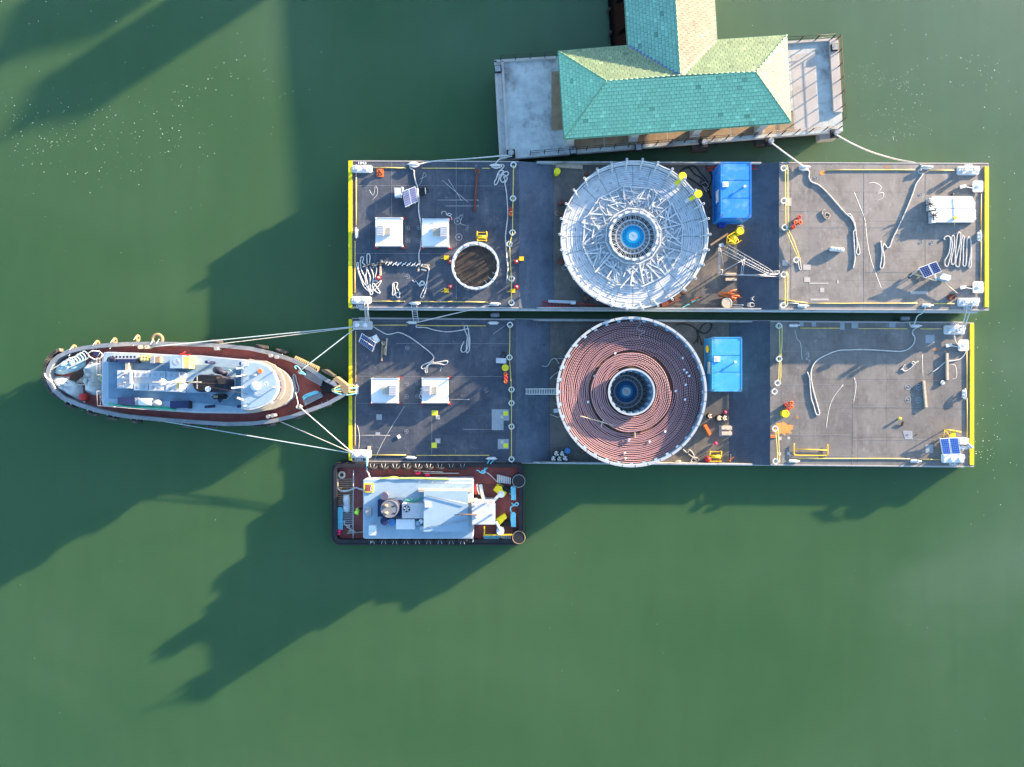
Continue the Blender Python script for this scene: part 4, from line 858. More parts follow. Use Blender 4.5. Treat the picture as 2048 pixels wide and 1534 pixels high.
# ---------------------------------------------------------------- person
def person(label, x, y, z, face, jacket='hivis', hat='white_clean'):
    t = thing('person', label, 'person', (x, y, z))
    M = Matrix.Rotation(face, 4, 'Z')
    def skin(name, nodes, edges, m, sub=1, ch=None):
        me = bpy.data.meshes.new(name); me.from_pydata([tuple(M@Vector(n[:3])) for n in nodes], edges, []); o = bpy.data.objects.new(name, me); col.objects.link(o)
        md = o.modifiers.new('s', 'SKIN'); sd = o.modifiers.new('b', 'SUBSURF'); sd.levels = sub
        for i, n in enumerate(nodes): me.skin_vertices[0].data[i].radius = (n[3], n[3])
        me.skin_vertices[0].data[0].use_root = True
        dg = bpy.context.evaluated_depsgraph_get(); dg.update(); m2 = bpy.data.meshes.new_from_object(o.evaluated_get(dg)); bpy.data.objects.remove(o)
        m2.materials.clear(); m2.materials.append(MATS[m])
        for p in m2.polygons: p.use_smooth = True
        o = bpy.data.objects.new(name, m2); col.objects.link(o); o.parent = ch or t; return o
    # faces +x; y is left
    hip = (0,0,.95,.13); N = [hip,(.02,0,1.15,.12),(.03,0,1.38,.14),(.04,0,1.52,.06),(.06,0,1.60,.075),(.07,0,1.70,.095),(.06,0,1.76,.07)]
    E_ = [(0,1),(1,2),(2,3),(3,4),(4,5),(5,6)]
    def limb(par, pts):
        last = par
        for p in pts: N.append(p); E_.append((last, len(N)-1)); last = len(N)-1
        return last
    la = limb(2, [(.03,.20,1.42,.07),(.02,.27,1.15,.048),(.16,.25,.95,.035),(.22,.24,.90,.035)]); ra = limb(2, [(.03,-.20,1.42,.07),(-.05,-.28,1.15,.048),(.05,-.27,.93,.035),(.10,-.26,.88,.035)])
    limb(0, [(.05,.10,.88,.09),(.16,.11,.50,.06),(.12,.11,.10,.045),(.24,.12,.04,.04)]); limb(0, [(-.03,-.10,.88,.09),(-.06,-.11,.50,.06),(-.20,-.11,.12,.045),(-.10,-.12,.04,.04)])
    body = skin('body', N, E_, 'skin')
    for k, (hx, hy, hz) in enumerate(((.22,.24,.90),(.10,-.26,.88))):
        mb = MB()
        for f in range(4):
            y_ = hy+(-.024+.016*f); L_ = (.075,.085,.08,.06)[f]
            mb.tube([M@Vector((hx,y_,hz)), M@Vector((hx+.04,y_,hz-.045)), M@Vector((hx+.035,y_,hz-.045-L_*.6))], [.010,.009,.007], 5)
        s = -1 if k == 0 else 1; mb.tube([M@Vector((hx-.01,hy+s*.02,hz)), M@Vector((hx+.03,hy+s*.05,hz-.02)), M@Vector((hx+.05,hy+s*.05,hz-.05))], [.011,.010,.008], 5)
        L(mb, 'fingers', 'skin', body)
    mb = MB(); mb.sphere(M@Vector((.165,0,1.675)),.02,1.2,.8,1.2,8); mb.sphere(M@Vector((.05,.095,1.68)),.022,.6,.5,1.2,8); mb.sphere(M@Vector((.05,-.095,1.68)),.022,.6,.5,1.2,8); L(mb, 'face', 'skin', body)
    mb = MB(); mb.sphere(M@Vector((.152,.035,1.70)),.011,n=8); mb.sphere(M@Vector((.152,-.035,1.70)),.011,n=8); mb.box(M@Vector((.16,0,1.635)),(.012,.05,.01),face); L(mb, 'eyes_and_mouth', 'black', body)
    N = [(0,0,1.0,.165),(.02,0,1.2,.155),(.03,0,1.40,.165),(.035,0,1.50,.09),(.03,.21,1.42,.095),(.02,.28,1.15,.07),(.14,.255,.98,.055),(.03,-.21,1.42,.095),(-.05,-.29,1.15,.07),(.03,-.275,.97,.055)]
    skin('jacket', N, [(0,1),(1,2),(2,3),(2,4),(4,5),(5,6),(2,7),(7,8),(8,9)], jacket)
    N = [(0,0,.98,.14),(.05,.10,.86,.115),(.16,.11,.50,.085),(.12,.11,.14,.07),(-.03,-.10,.86,.115),(-.06,-.11,.50,.085),(-.19,-.11,.16,.07)]
    skin('trousers', N, [(0,1),(1,2),(2,3),(0,4),(4,5),(5,6)], 'trousers')
    mb = MB()
    for bx, by in ((.19,.115),(-.14,-.115)): mb.sphere(M@Vector((bx,by,.05)),.075,1.7,.75,.75,10)
    mb.xf(Matrix.Identity(4)); L(mb, 'boots', 'black', t)
    mb = MB(); mb.sphere(M@Vector((.06,0,1.70)),.135,1.1,1,1,14,True); mb.cyl(M@Vector((.075,0,1.695)),.155,.015,14); L(mb, 'helmet', hat, t)
    return t
# ---------------------------------------------------------------- tyre fenders (hung on chains)
def tyre(px, py, z, label, tang, upright=True, R=.42, r=.16, m='tyre', sq=1.0, chain=True, inward=(0,-1)):
    p = W(px, py, z); t = thing('tyre_fender', label, 'tyre', (p.x,p.y,p.z), 'tyre fenders hung around the tugs'); mb = MB(); a = Vector((-math.sin(tang), math.cos(tang), 0)) if upright else Vector((0,0,1))
    mb.torus(p, R-r*.3, r, a, 20, 8); 
    for k in range(10):
        g = 2*math.pi*k/10
    mb.build('tyre_ring', m, t)
    if chain:
        mb = MB(); tv = Vector((math.cos(tang), math.sin(tang), 0)); iv = Vector((inward[0], inward[1], 0))
        for s in (-.28,.28): mb.tube([p+tv*s+Vector((0,0,R*.5)), p+tv*s+iv*.45+Vector((0,0,.75))], .028, 5)
        mb.build('hanging_chain', 'white_paint', t)
    return t
def inset(P, d):
    n = len(P); out = []; ar = sum(P[i].x*P[(i+1)%n].y-P[(i+1)%n].x*P[i].y for i in range(n)); s = 1 if ar > 0 else -1
    for i in range(n):
        e1 = (P[i]-P[i-1]).normalized(); e2 = (P[(i+1)%n]-P[i]).normalized(); nn = Vector((-(e1.y+e2.y), e1.x+e2.x)); 
        if nn.length < 1e-6: nn = Vector((-e1.y,e1.x))
        nn.normalize(); c = max(.4, nn.dot(Vector((-e1.y,e1.x)))); out.append(P[i]+nn*(s*d/c))
    return out
def hull(root, P, ztop, zdeck, rimw, hm='hull_black', taper=.93, bot=-1.0, rim='tug_rim'):
    n = len(P); Q = inset(P, rimw); c = sum(P, Vector((0,0)))/n; zf = ztop if callable(ztop) else (lambda p: ztop)
    B = [c+(p-c)*taper for p in P]
    V = [(p.x,p.y,zf(p)) for p in P]+[(p.x,p.y,bot) for p in B]; F = [[i,n+i,n+(i+1)%n,(i+1)%n] for i in range(n)]
    ar = sum(P[i].x*P[(i+1)%n].y-P[(i+1)%n].x*P[i].y for i in range(n))
    if ar < 0: F = [f[::-1] for f in F]
    mb = MB(); mb.add(V, [f for f in F]); mb.build('hull', hm, root)
    V = [(p.x,p.y,zf(p)+.01) for p in P]+[(p.x,p.y,zf(p)+.01) for p in Q]+[(p.x,p.y,zdeck-.05) for p in Q]+[(p.x,p.y,zf(p)-.12) for p in P]
    F = []
    for i in range(n):
        j = (i+1)%n; F += [[i,j,n+j,n+i],[n+i,n+j,2*n+j,2*n+i],[3*n+i,3*n+j,j,i]]
    if ar > 0: pass
    mb = MB(); mb.add(V, F if ar > 0 else [f[::-1] for f in F]); mb.build('bulwark', rim, root)
    mb = MB(); mb.prism([(p.x,p.y) for p in Q], zdeck-.04, zdeck); mb.build('main_deck', 'red_deck', root)
    return Q
def P2D(pts, z, k=0):
    P = [W(*p, z) for p in pts]
    if k: P = smooth(P, k, True)
    return [Vector((p.x, p.y)) for p in P]
def prismp(root, name, R, pts, z0, z1, m, k=0, zref=None):
    mb = MB(); mb.prism(P2D([R(*p) for p in pts], zref if zref is not None else z1, k), z0, z1); return mb.build(name, m, root)
def rbox(root, name, R, x0, y0, x1, y1, z0, z1, m): return prismp(root, name, R, [(x0,y0),(x1,y0),(x1,y1),(x0,y1)], z0, z1, m)
def ccyl(root, name, R, x, y, r, z0, z1, m, n=16):
    p = W(*R(x,y), z1); mb = MB(); mb.cyl((p.x,p.y,z0), r, z1-z0, n); return mb.build(name, m, root)
# ---------------------------------------------------------------- harbour tug (left)
c = W(395,768,0); tug = thing('harbour_tug', 'long pointed tugboat with blue and white roofs moored at the end of the barge', 'tugboat', (c.x,c.y,0))
HP = [(90,748),(93,735),(100,722),(113,710),(135,699),(165,692),(205,687),(250,684),(310,683),(400,685),(450,688),(500,693),(545,703),(588,717),(625,736),(659,758),(683,772),(697,781),(696,789),(682,798),(660,810),(636,819),(588,836),(545,846),(503,851),(450,852),(400,849),(329,844),(246,836),(196,826),(155,813),(122,799),(103,782),(93,765)]
ZB = lambda p: 1.95+max(0,(p.x+25)/14)*.75
Q = hull(tug, P2D(HP, 2.0), ZB, 1.15, .36)
# stern: black ribbed fender segments
for i in range(30):
    a = math.radians(108+i*5.4); cx, cy = W(134,747,1.7).x, W(134,747,1.7).y
    p = Vector((cx+2.05*math.cos(a), cy+2.28*math.sin(a), 1.6)); mb = MB(); mb.box(p, (.30,.15,.7), a); mb.build('fender_block', 'tyre', tug)
# deck house
HS = [(208,705),(216,703.5),(290,706),(362,710),(400,710.5),(505,720),(512,725),(540,733),(562,747),(575,764),(578,780),(574,797),(560,810),(535,820),(508,824),(500,826.5),(400,825.5),(300,818),(206,811),(203,800),(204,720)]
zr_ = 3.3
o = MB().prism(P2D(HS, zr_), 1.14, zr_).build('deck_house', 'tug_white', tug)
mb = MB(); mb.prism(inset(P2D(HS, zr_), .12), zr_, zr_+.02); mb.build('boat_deck', 'tug_blue', tug)
prismp(tug, 'deck_covering', ID, [(217,722),(352,726),(420,731),(486,738),(486,815),(430,809),(350,803),(217,797)], zr_+.02, zr_+.03, 'tug_bluedark')
prismp(tug, 'stack_platform', T3, [(0,560),(380,560),(620,492),(1000,500),(1140,590),(1130,960),(940,1125),(760,1120),(560,985),(0,970)], zr_+.03, zr_+.20, 'tug_blue')
prismp(tug, 'engine_hatch', T2, [(700,515),(1650,545),(1740,560),(1740,975),(1640,965),(690,930),(670,720)], zr_+.03, zr_+.42, 'tug_white')
for i, (x, y) in enumerate(((850,592),(1190,604),(1510,624),(840,852),(1150,862),(1500,884))):
    h = rbox(tug, 'hatch_box', T2, x-145, y-68, x+140, y+68, zr_+.42, zr_+.60, 'tug_blue' if i in (1,2,3) else 'tug_white')
    for dx in (-62, 60): ccyl(h, 'round_vent', T2, x+dx, y, .135, zr_+.60, zr_+.63, 'grey_paint')
h = rbox(tug, 'equipment_locker', T2, 352, 515, 640, 885, zr_+.03, zr_+.8, 'tug_white')
for k in range(9): rbox(h, 'locker_gear', T2, 380+rnd.uniform(0,170), 540+k*36, 400+rnd.uniform(0,170)+30, 556+k*36, zr_+.8, zr_+.8+rnd.uniform(.05,.2), rnd.choice(['grey_light','tug_cream','red','grey_paint','white_clean']))
rbox(tug, 'vent_trunk', T2, 515, 365, 585, 520, zr_+.03, zr_+.7, 'tug_cream'); rbox(tug, 'vent_trunk', T2, 600, 535, 645, 800, zr_+.8, zr_+.95, 'grey_light')
for b, m in (((345,290,740,365),'navy'),((740,290,775,365),'black'),((360,1070,705,1215),'navy'),((712,1078,790,1222),'grey_paint'),((1432,1145,1805,1290),'navy'),((1805,1155,1838,1300),'black')): rbox(tug, 'awning_cover', T2, *b, zr_+.03, zr_+.55, m)
rbox(tug, 'storage_tray', T2, 815, 210, 1005, 328, zr_+.03, zr_+.45, 'yellow_beam')
for k in range(6):
    p = W(*T2(850+(k%3)*60, 245+(k//3)*50), zr_+.5); mb = MB(); mb.sphere(p, .16, 1.1, .9, .6, 10); mb.build('tray_sack', 'yellow_line', tug)
rbox(tug, 'crate', T2, 1025, 225, 1110, 370, zr_+.03, zr_+.6, 'grey_paint'); rbox(tug, 'crate', T2, 1120, 235, 1225, 360, zr_+.03, zr_+.5, 'wood')
h = rbox(tug, 'generator_box', T2, 1430, 215, 1690, 475, zr_+.03, zr_+1.2, 'tug_blue'); rbox(tug, 'generator_panel', T2, 1690, 230, 1820, 478, zr_+.03, zr_+1.1, 'yellow_line')
for r_ in (.09,.19,.28): p = W(*T2(1565,340), zr_+1.21); mb = MB(); mb.torus(p, r_, .012, n=20, k=5); mb.build('box_emblem', 'tug_white', h)
g_ = rbox(tug, 'grating_rack', T2, 230, 215, 770, 285, zr_+.03, zr_+.45, 'tug_white')
for k in range(7): rbox(g_, 'rack_slot', T2, 245+k*74, 222, 282+k*74, 262, zr_+.45, zr_+.46, 'black')
p = W(*T2(205,310), zr_+.5); mb = MB(); mb.tube(smooth([W(*T2(x,y), zr_+.4) for x,y in ((185,340),(205,280),(260,290),(330,290))],4), .22, 8); mb.build('exhaust_elbow', 'stack_dark', tug)
a, b = W(*T2(810,1160), zr_+.55), W(*T2(1070,1165), zr_+.55); mb = MB(); mb.tube([a,a+(b-a)*.03,b-(b-a)*.03,b], [.2,.32,.32,.2], 16); mb.build('raft_canister', 'white_clean', tug)
p = W(*T2(1165,1185), zr_+.3); mb = MB(); mb.sphere(p, .44, 1, .75, .9, 16, True); mb.build('dark_dome', 'grey_paint', tug)
# white and grey patches, hoses
rope('garden_hose', 'green hose lying along the lower edge of the tug deck house roof', T2, [(170,1205),(400,1235),(700,1265),(1000,1280),(1300,1300),(1560,1320)], zr_, .08, 'green_hose', 'hose')
rope('garden_hose', 'short green hose doubled beside the longer hose on the tug', T2, [(700,1250),(1000,1262),(1250,1270),(1500,1290)], zr_, .05, 'green_hose', 'hose')
rope('cord_bundle', 'red bundle of cord draped over the top edge of the tug deck house', T2, [(1630,200),(1680,175),(1740,140),(1700,190),(1780,205),(1841,190),(1760,215),(1680,200)], zr_, .05, 'red', 'cord')
# stack, mast, funnels
st = MB(); a, b = W(*T3(440,785), 5.4), W(*T3(770,790), 5.4); P = []
for k in range(13): g = math.pi/2+math.pi*k/12; P.append((a.x+.78*math.cos(g), a.y+.78*math.sin(g)))
for k in range(13): g = -math.pi/2+math.pi*k/12; P.append((b.x+.74*math.cos(g), b.y+.74*math.sin(g)))
st.prism(P, zr_+.2, 5.4); so = st.build('funnel', 'stack_dark', tug)
mb = MB(); mb.prism([(p[0]*.0+a.x+(p[0]-a.x)*.9, a.y+(p[1]-a.y)*.9) for p in P], 5.4, 5.5); mb.build('funnel_top', 'black', so)
mb = MB(); mb.cyl((W(*T3(580,900),5.6)), .24, .12, 20); mb.build('funnel_light', 'white_clean', so)
mb = MB(); mb.prism(P2D([T3(735,650),T3(850,640),T3(930,740),T3(930,800),T3(790,800)],5.52), 5.4, 5.52); mb.build('funnel_plate', 'wood_dark', so)  # sun on the stack top put into a brown plate
base = W(*T3(465,775), 5.4); Mx, My = base.x-.1, base.y+.05
mast = MB(); mast.tube([(Mx,My,3.5),(Mx,My,9),(Mx,My,14.0)], [.09,.06,.03], 8); mast.build('mast', 'rail_mid', tug)
for zz, ln, w_ in ((6.3,.55,.08),(9.6,.8,.05),(12.6,.35,.04)):
    mb = MB(); mb.beam((Mx,My-ln,zz),(Mx,My+ln,zz), w_); mb.beam((Mx-.25,My,zz),(Mx+.25,My,zz), w_); mb.build('mast_yard', 'rail_mid', tug)
mb = MB(); mb.cyl((Mx,My,12.3),.27,.22,20,.22); mb.build('radar_dome', 'white_clean', tug)
mb = MB(); mb.box((Mx+.2,My+.05,11.0),(.95,.2,.12),.35); mb.build('radar_scanner', 'white_clean', tug)
mb = MB(); mb.tube([(Mx-.25,My-.45,9.4),(Mx,My,9.5),(Mx+.3,My+.3,9.3)], .14, 8); mb.build('furled_flag', 'yellow_line', tug)
for q in ((W(560,745,4.6)),(W(560,800,4.6)),W(*T3(540,950),zr_+.2),W(*T3(800,790),5.5)):
    mb = MB(); mb.tube([(Mx,My,8.6), q], .018, 5); mb.build('stay_wire', 'rail_dark' , tug)
for pts in (((735,510),(790,520),(870,560),(940,590)),):
    mb = MB(); mb.tube([W(*T3(x,y), zr_+z) for (x,y), z in zip(pts, (.5,1.1,1.2,.9))], [.30,.34,.24,.22], 12); mb.build('cowl_vent', 'stack_dark', tug)
rb = MB(); rb.prism(P2D([T3(*p) for p in ((680,1010),(890,1010),(920,1050),(890,1110),(690,1110),(655,1060))], 4.2), zr_+.2, 4.2); rb.build('vent_housing', 'black', tug)
mb = MB(); mb.prism(P2D([T3(*p) for p in ((760,1110),(800,1180),(850,1110))], 4.3), 3.9, 4.3); mb.build('vent_spout', 'navy', tug)
mb = MB()
for k in range(4): mb.beam(W(*T3(680+k*28,1030), 4.3), W(*T3(700+k*20,1080), 4.3), .06)
mb.build('vent_grille', 'tug_cream', tug)
for x, y in ((540,348),(1243,378),(533,1265),(1198,1257)):
    p = W(*T3(x,y), 5.0); mb = MB(); mb.cyl((p.x,p.y,zr_), .13, 1.7, 14); mb.cyl((p.x,p.y,5.0),.14,.05,14); mb.build('vent_pipe', 'navy', tug)
# wheelhouse
D = [TB(*p) for p in ((515,400),(620,385),(720,395),(820,440),(890,520),(930,610),(940,690),(925,760),(880,830),(810,880),(700,925),(610,945),(515,935))]
DP = P2D(D, 6.0)
grow = inset(DP, -.12)
mb = MB(); mb.prism(inset(DP, .06), zr_, 4.0); wh = mb.build('wheelhouse', 'wood_dark', tug)
mb = MB(); mb.prism(inset(DP, .12), 4.0, 5.3); mb.build('window_band', 'wood_dark', wh)
mb = MB(); mb.prism(inset(DP, -.22), 4.55, 4.75); mb.build('visor_ledge', 'tug_cream', wh)
mb = MB(); mb.prism(inset(DP, .05), 5.3, 5.85); mb.build('upper_wall', 'tug_cream', wh)
mb = MB(); mb.prism(grow, 5.85, 6.0); mb.build('wheelhouse_roof', 'tug_white', wh)
mb = MB(); mb.prism([(p.x,p.y) for p in inset(DP, .05)], 6.0, 6.03); mb.build('roof_cover', 'tug_blue', wh)
cc0 = sum(DP, Vector((0,0)))/len(DP)
for i in range(len(DP)-1):
    a_, b_ = inset(DP,.10)[i], inset(DP,.10)[i+1]; d0 = (b_-a_); 
    for k in range(max(1, round(d0.length/.8))):
        n_ = max(1, round(d0.length/.8)); p, q = a_+d0*((k+.12)/n_), a_+d0*((k+.88)/n_); mb = MB(); mb.beam((p.x,p.y,5.0),(q.x,q.y,5.0), .05, .4); mb.build('window_pane', 'solar_cell', wh)
low = P2D([(487,724),(530,727),(560,738),(578,755),(584,775),(580,795),(562,812),(530,821),(487,818)], zr_+.35, 3)
mb = MB(); mb.prism(low, zr_, zr_+.32); mb.build('wheelhouse_walkway', 'tug_cream', tug)
p = W(*T4(500,790), 6.0); mb = MB(); mb.cyl((p.x,p.y,6.02), .42, .35, 24, .36); mb.sphere((p.x,p.y,6.37), .35, 1, 1, .35, 16, True); mb.build('satellite_dome', 'white_clean', wh)
p = W(*T4(585,500), 6.0); mb = MB(); mb.cyl((p.x,p.y,6.03), .19, .16, 14); mb.build('red_lamp', 'orange', wh)
for x, y, h in ((345,390,.8),(305,575,.9),(515,572,.5),(330,1160,.7),(870,805,.6),(830,1100,.4),(855,495,.4),(230,600,1.2)):
    p = W(*T4(x,y), 6.0); mb = MB(); mb.cyl((p.x,p.y,6.0), .05, h, 8); mb.box((p.x,p.y,6.0+h),(.16,.16,.1)); mb.build('roof_lamp', 'grey_light', wh)
for pts in (((300,575),(510,572)),((270,660),(400,680),(500,690),(560,725)),((690,745),(760,790),(870,805)),((470,900),(540,950),(620,930),(660,960))):
    mb = MB(); mb.tube(smooth([W(*T4(*q), 6.3) for q in pts],3), .025, 5); mb.build('roof_conduit', 'grey_paint', wh)
p = W(*T4(690,740), 6.3); mb = MB(); mb.torus(p, .16, .03, n=16, k=6); mb.build('loop_antenna', 'tug_white', wh)
for (a_, b_) in (((30,825),(260,800)),((140,1010),(250,1050)),((120,450),(250,440))):
    mb = MB(); mb.beam(W(*T4(*a_), 6.2), W(*T4(*b_), 6.2), .16); mb.build('searchlight_arm', 'white_clean', wh)
# railings of the boat deck
def railrun(root, pts, h=.95, m='rail_grey', n=None, name='railing'):
    mb = MB(); L_ = len(pts)
    for i in range(L_-1):
        a_, b_ = pts[i], pts[i+1]; k = max(1, int((b_-a_).length/1.1))
        for j in range(k+1): q = a_.lerp(b_, j/k); mb.tube([q, q+Vector((0,0,h))], .015, 5)
        for hh in (h, h*.5): mb.tube([a_+Vector((0,0,hh)), b_+Vector((0,0,hh))], .014, 5)
    mb.build(name, m, root)
railrun(tug, WP(ID, [(207,811),(206,782)], zr_)); railrun(tug, WP(ID, [(206,750),(206,716),(212,707),(290,709),(360,713)], zr_)); railrun(tug, WP(ID, [(207,811),(300,818),(400,825),(498,826)], zr_)); railrun(tug, WP(ID, [(400,713),(500,721)], zr_))
railrun(tug, WP(ID, [(206,816),(206,825)], 1.2), .7)
# aft deck: grating, tarps, nets
for k in range(24):
    x = 118+k*2.05; y0 = 752-(k*.0); mb = MB(); a_, b_ = W(x+22, 772-(24-k)*.0-8-(k<6)*4, 1.35), W(x+22, 752-min(k,16)*1.2, 1.35); mb.beam(a_, b_, .06, .08); mb.build('deck_slat', 'wood_dark', tug)
t_ = MB()
def drape(label, R, outline, z, h, m, seed, cat='tarpaulin', name='tarpaulin', group=None):
    P = [W(*R(*p), z+h*.4) for p in outline]; c0 = sum(P, Vector((0,0,0)))/len(P); rr = random.Random(seed); n = len(P); V = []; F = []; K = 6
    for k in range(K):
        f = 1-k/K
        for i, p in enumerate(P):
            q = c0+(p-c0)*f; q.z = z+h*min(1, (k/K)*2.2)*(.7+.5*rr.random()) if k else z; V.append(q)
    V.append(Vector((c0.x,c0.y,z+h)))
    for k in range(K-1):
        for i in range(n): j = (i+1)%n; F.append([k*n+i,k*n+j,(k+1)*n+j,(k+1)*n+i])
    for i in range(n): F.append([(K-1)*n+i,(K-1)*n+(i+1)%n,K*n])
    ar = sum(P[i].x*P[(i+1)%n].y-P[(i+1)%n].x*P[i].y for i in range(n))
    if ar < 0: F = [f[::-1] for f in F]
    mb = MB(); mb.add(V, F, True); return mb.build(name, m, None, **tg(label, cat, group))
drape('pale cyan heap of rope and net on the upper side of the tug stern', T1, [(190,600),(230,520),(330,420),(470,340),(600,300),(690,290),(715,340),(710,440),(700,520),(560,585),(420,620),(330,640),(230,632)], 1.15, .8, 'net_cyan', 1, 'net', 'net_heap')
for k in range(8):
    x0, y0 = 330+k*45, 560-k*22; rope('net_rope', 'white loop of rope on the pale net heap at the tug stern', T1, [(x0-90+rnd.uniform(-30,30),y0+rnd.uniform(-60,20)),(x0,y0-90),(x0+70,y0-140+rnd.uniform(-20,20)),(x0+140,y0-60),(x0+80,y0),(x0-20,y0+20)], 1.85, .045, rnd.choice(['rope_white','net_cyan']), 'rope', group='loops on the net heap at the tug stern')
drape('cream and white tarpaulin spread over the lower side of the tug stern', T1, [(160,680),(260,665),(430,680),(500,720),(590,775),(660,830),(670,960),(655,1085),(560,1040),(430,970),(290,880),(220,800),(185,740)], 1.15, .75, 'tarp', 2)
drape('large grey tarpaulin covering gear across the tug in front of the house', T1, [(735,430),(790,400),(880,410),(975,430),(980,560),(975,720),(985,820),(940,930),(880,975),(800,970),(715,930),(700,820),(740,700),(720,560)], 1.15, 1.3, 'tarp', 3)
drape('small red and white striped cover beside the grey tarpaulin on the tug', T1, [(600,770),(650,715),(700,670),(750,740),(760,775),(680,790)], 1.15, 1.0, 'tug_cream', 4, 'cover', 'striped_cover')
t = thing('deck_chair', 'white framed tender seat with blue cushion at the tug stern', 'seat', W(*T1(900,310),1.15)); 
mb = MB(); fr = [(775,300),(840,255),(960,265),(1020,320),(960,385),(880,395),(790,345)]; mb.tube([W(*T1(*p), 1.9) for p in fr], .06, 6, True)
for p in fr[::2]: mb.beam(W(*T1(*p), 1.15), W(*T1(*p), 1.9), .06)
mb.build('seat_frame', 'white_paint', t); mb = MB(); mb.prism(P2D([T1(*p) for p in ((870,270),(960,290),(940,350),(865,330))], 1.9), 1.8, 1.95); mb.build('cushion', 'navy', t)
p = W(*T1(712,1005), 1.5); t = thing('mooring_buoy', 'red ball fender lying on deck at the tug stern', 'buoy', (p.x,p.y,1.15)); mb = MB(); mb.sphere((p.x,p.y,1.6), .38, 1, 1, 1.1, 16); mb.build('float', 'red', t); mb = MB(); mb.torus((p.x+.05,p.y-.42,1.5), .08, .03, (1,0,0), 12, 6); mb.cyl((p.x,p.y-.38,1.5),.08,.1,8); mb.build('eye', 'white_paint', t)
rope('pole', 'long pale pole lying across the stern tarpaulins of the tug', T1, [(580,806),(800,800),(1010,790)], 2.5, .05, 'tug_cream', 'pole', k=1)
rope('mooring_line', 'thick pale rope crossing the stern fender of the tug', T1, [(75,620),(90,675),(150,730),(210,790),(250,870)], 2.0, .07, 'rope_white', 'rope')
pp_ = W(222,757,1.15); person('person in a yellow green hi-vis jacket standing behind the tug deck house', pp_.x, pp_.y, 1.2, math.pi, 'hivis', 'tug_cream')
# bollards on the rim
def bollard(root, px, py, z, r=.13, h=.5, m='tug_cream'):
    p = W(px, py, z+h); mb = MB(); mb.cyl((p.x,p.y,z), r, h, 16); mb.cyl((p.x,p.y,z+h), r*1.2, .06, 16); mb.build('bollard', m, root)
for x, y in ((280,694),(293,694)): bollard(tug, x, y, 1.15, .16, 1.0)
for x, y in ((432,697),(541,711),(553,714),(536,833),(545,831),(600,744),(667,780),(598,814)): bollard(tug, x, y, 1.15, .15, 1.2, 'tug_cream' if x in (598,600,667) else 'grey_paint')
# boxes at the bow, bow pudding
for R, q in ((TB,((1270,480),(1480,600),(1460,670),(1260,560))),(TB,((1240,840),(1450,750),(1480,800),(1260,910)))): 
    h = prismp(tug, 'bulwark_locker', R, q, 1.15, 1.75, 'tug_rim'); mb = MB(); P = WP(R, q, 1.78); mb.tube(P, .035, 5, True); mb.build('locker_edge', 'tug_blue', h)
prismp(tug, 'bow_platform', TB, ((1440,680),(1500,620),(1600,650),(1640,700),(1560,760),(1470,750)), 1.15, 1.6, 'black_rubber')
rope('coiled_line', 'pale doubled rope hung on the front of the tug wheelhouse', TB, [(1120,540),(1130,640),(1150,730),(1180,750),(1190,700),(1165,620),(1150,550),(1125,545),(1140,640),(1165,720)], 1.2, .06, 'rope_white', 'rope')
rope('coiled_line', 'cyan rope bundle on the lower bow locker of the tug', TB, [(1240,820),(1260,790),(1330,760),(1400,740),(1420,755),(1350,780),(1270,810),(1250,840),(1300,790),(1410,750)], 1.8, .07, 'rope_cyan', 'rope')
bowt = MB()
tyres = [((1140,345),(1430,480),'tyre_tan'),((1130,1050),(1400,940),'tyre')]
for (a_, b_, m) in tyres:
    p, q = W(*TB(*a_), 1.7), W(*TB(*b_), 1.7); t = thing('roller_fender', 'long ribbed %s fender roll lashed to the %s side of the tug bow' % (('tan','upper') if m == 'tyre_tan' else ('dark','lower')), 'fender', (p+q)/2)
    n_ = 14
    for k in range(n_):
        mb = MB(); s, e = p.lerp(q, k/n_), p.lerp(q, (k+.8)/n_); mb.tube([s,e], .30, 12); mb.build('fender_disc', m, t)
# bow pads
for i, (q, m) in enumerate(((((1600,590),(1640,560),(1790,680),(1790,740),(1740,770),(1640,640)),'tyre_tan'),(((1450,480),(1500,470),(1600,540),(1590,560),(1520,530)),'tyre'),(((1560,640),(1600,600),(1680,650),(1640,690)),'tug_rim'))):
    o = prismp(None, 'bow_fender', TB, q, .9, 2.5, m); o['label'] = ['tan rubber block fender around the tip of the tug bow','dark rubber block fender on the upper bow of the tug','grey pad on top of the tug bow beside the tip fender'][i]; o['category'] = 'fender'
for i, (x, y, ang, m, ch, sq) in enumerate(((148,697,.35,'tyre_tan',1,0),(194,688,.2,'tyre_tan',1,0),(229,683,.1,'tyre_tan',1,0),(275,677,.05,'tyre_tan',1,0))):
    tyre(x, y, 1.3, 'tan tyre fender on the upper side of the tug, %s from the stern' % ('first','second','third','fourth')[i], 1.45, True, .30, .13, m, inward=(0,-1))
tyre(315,679,1.7,'large tan tyre lying against the upper side of the tug amidships',.1,False,.50,.17,'tyre_tan', inward=(0,-1))
for i, (x, y, a_) in enumerate(((432,684,-.03),(524,694,-.15),(563,703,-.22))): tyre(x, y, 1.2, ['dark tyre fender at the middle of the tug upper side','dark tyre fender left of the pair near the tug upper bow','dark tyre fender right of the pair near the tug upper bow'][i], a_, True, .52, .20, 'tyre', inward=(-.2,-1))
for i, (x, y, a_) in enumerate(((143,811,-.4),(187,826,-.25),(226,835,-.15),(273,842,-.08),(375,851,0),(425,852,0),(517,851,.1),(545,848,.2),(653,811,.4))): tyre(x, y, 1.1, 'dark tyre fender on the lower side of the tug, number %s from the stern' % ('one','two','three','four','five','six','seven','eight','nine')[i], a_, True, .44, .18, 'tyre', inward=(0,1))
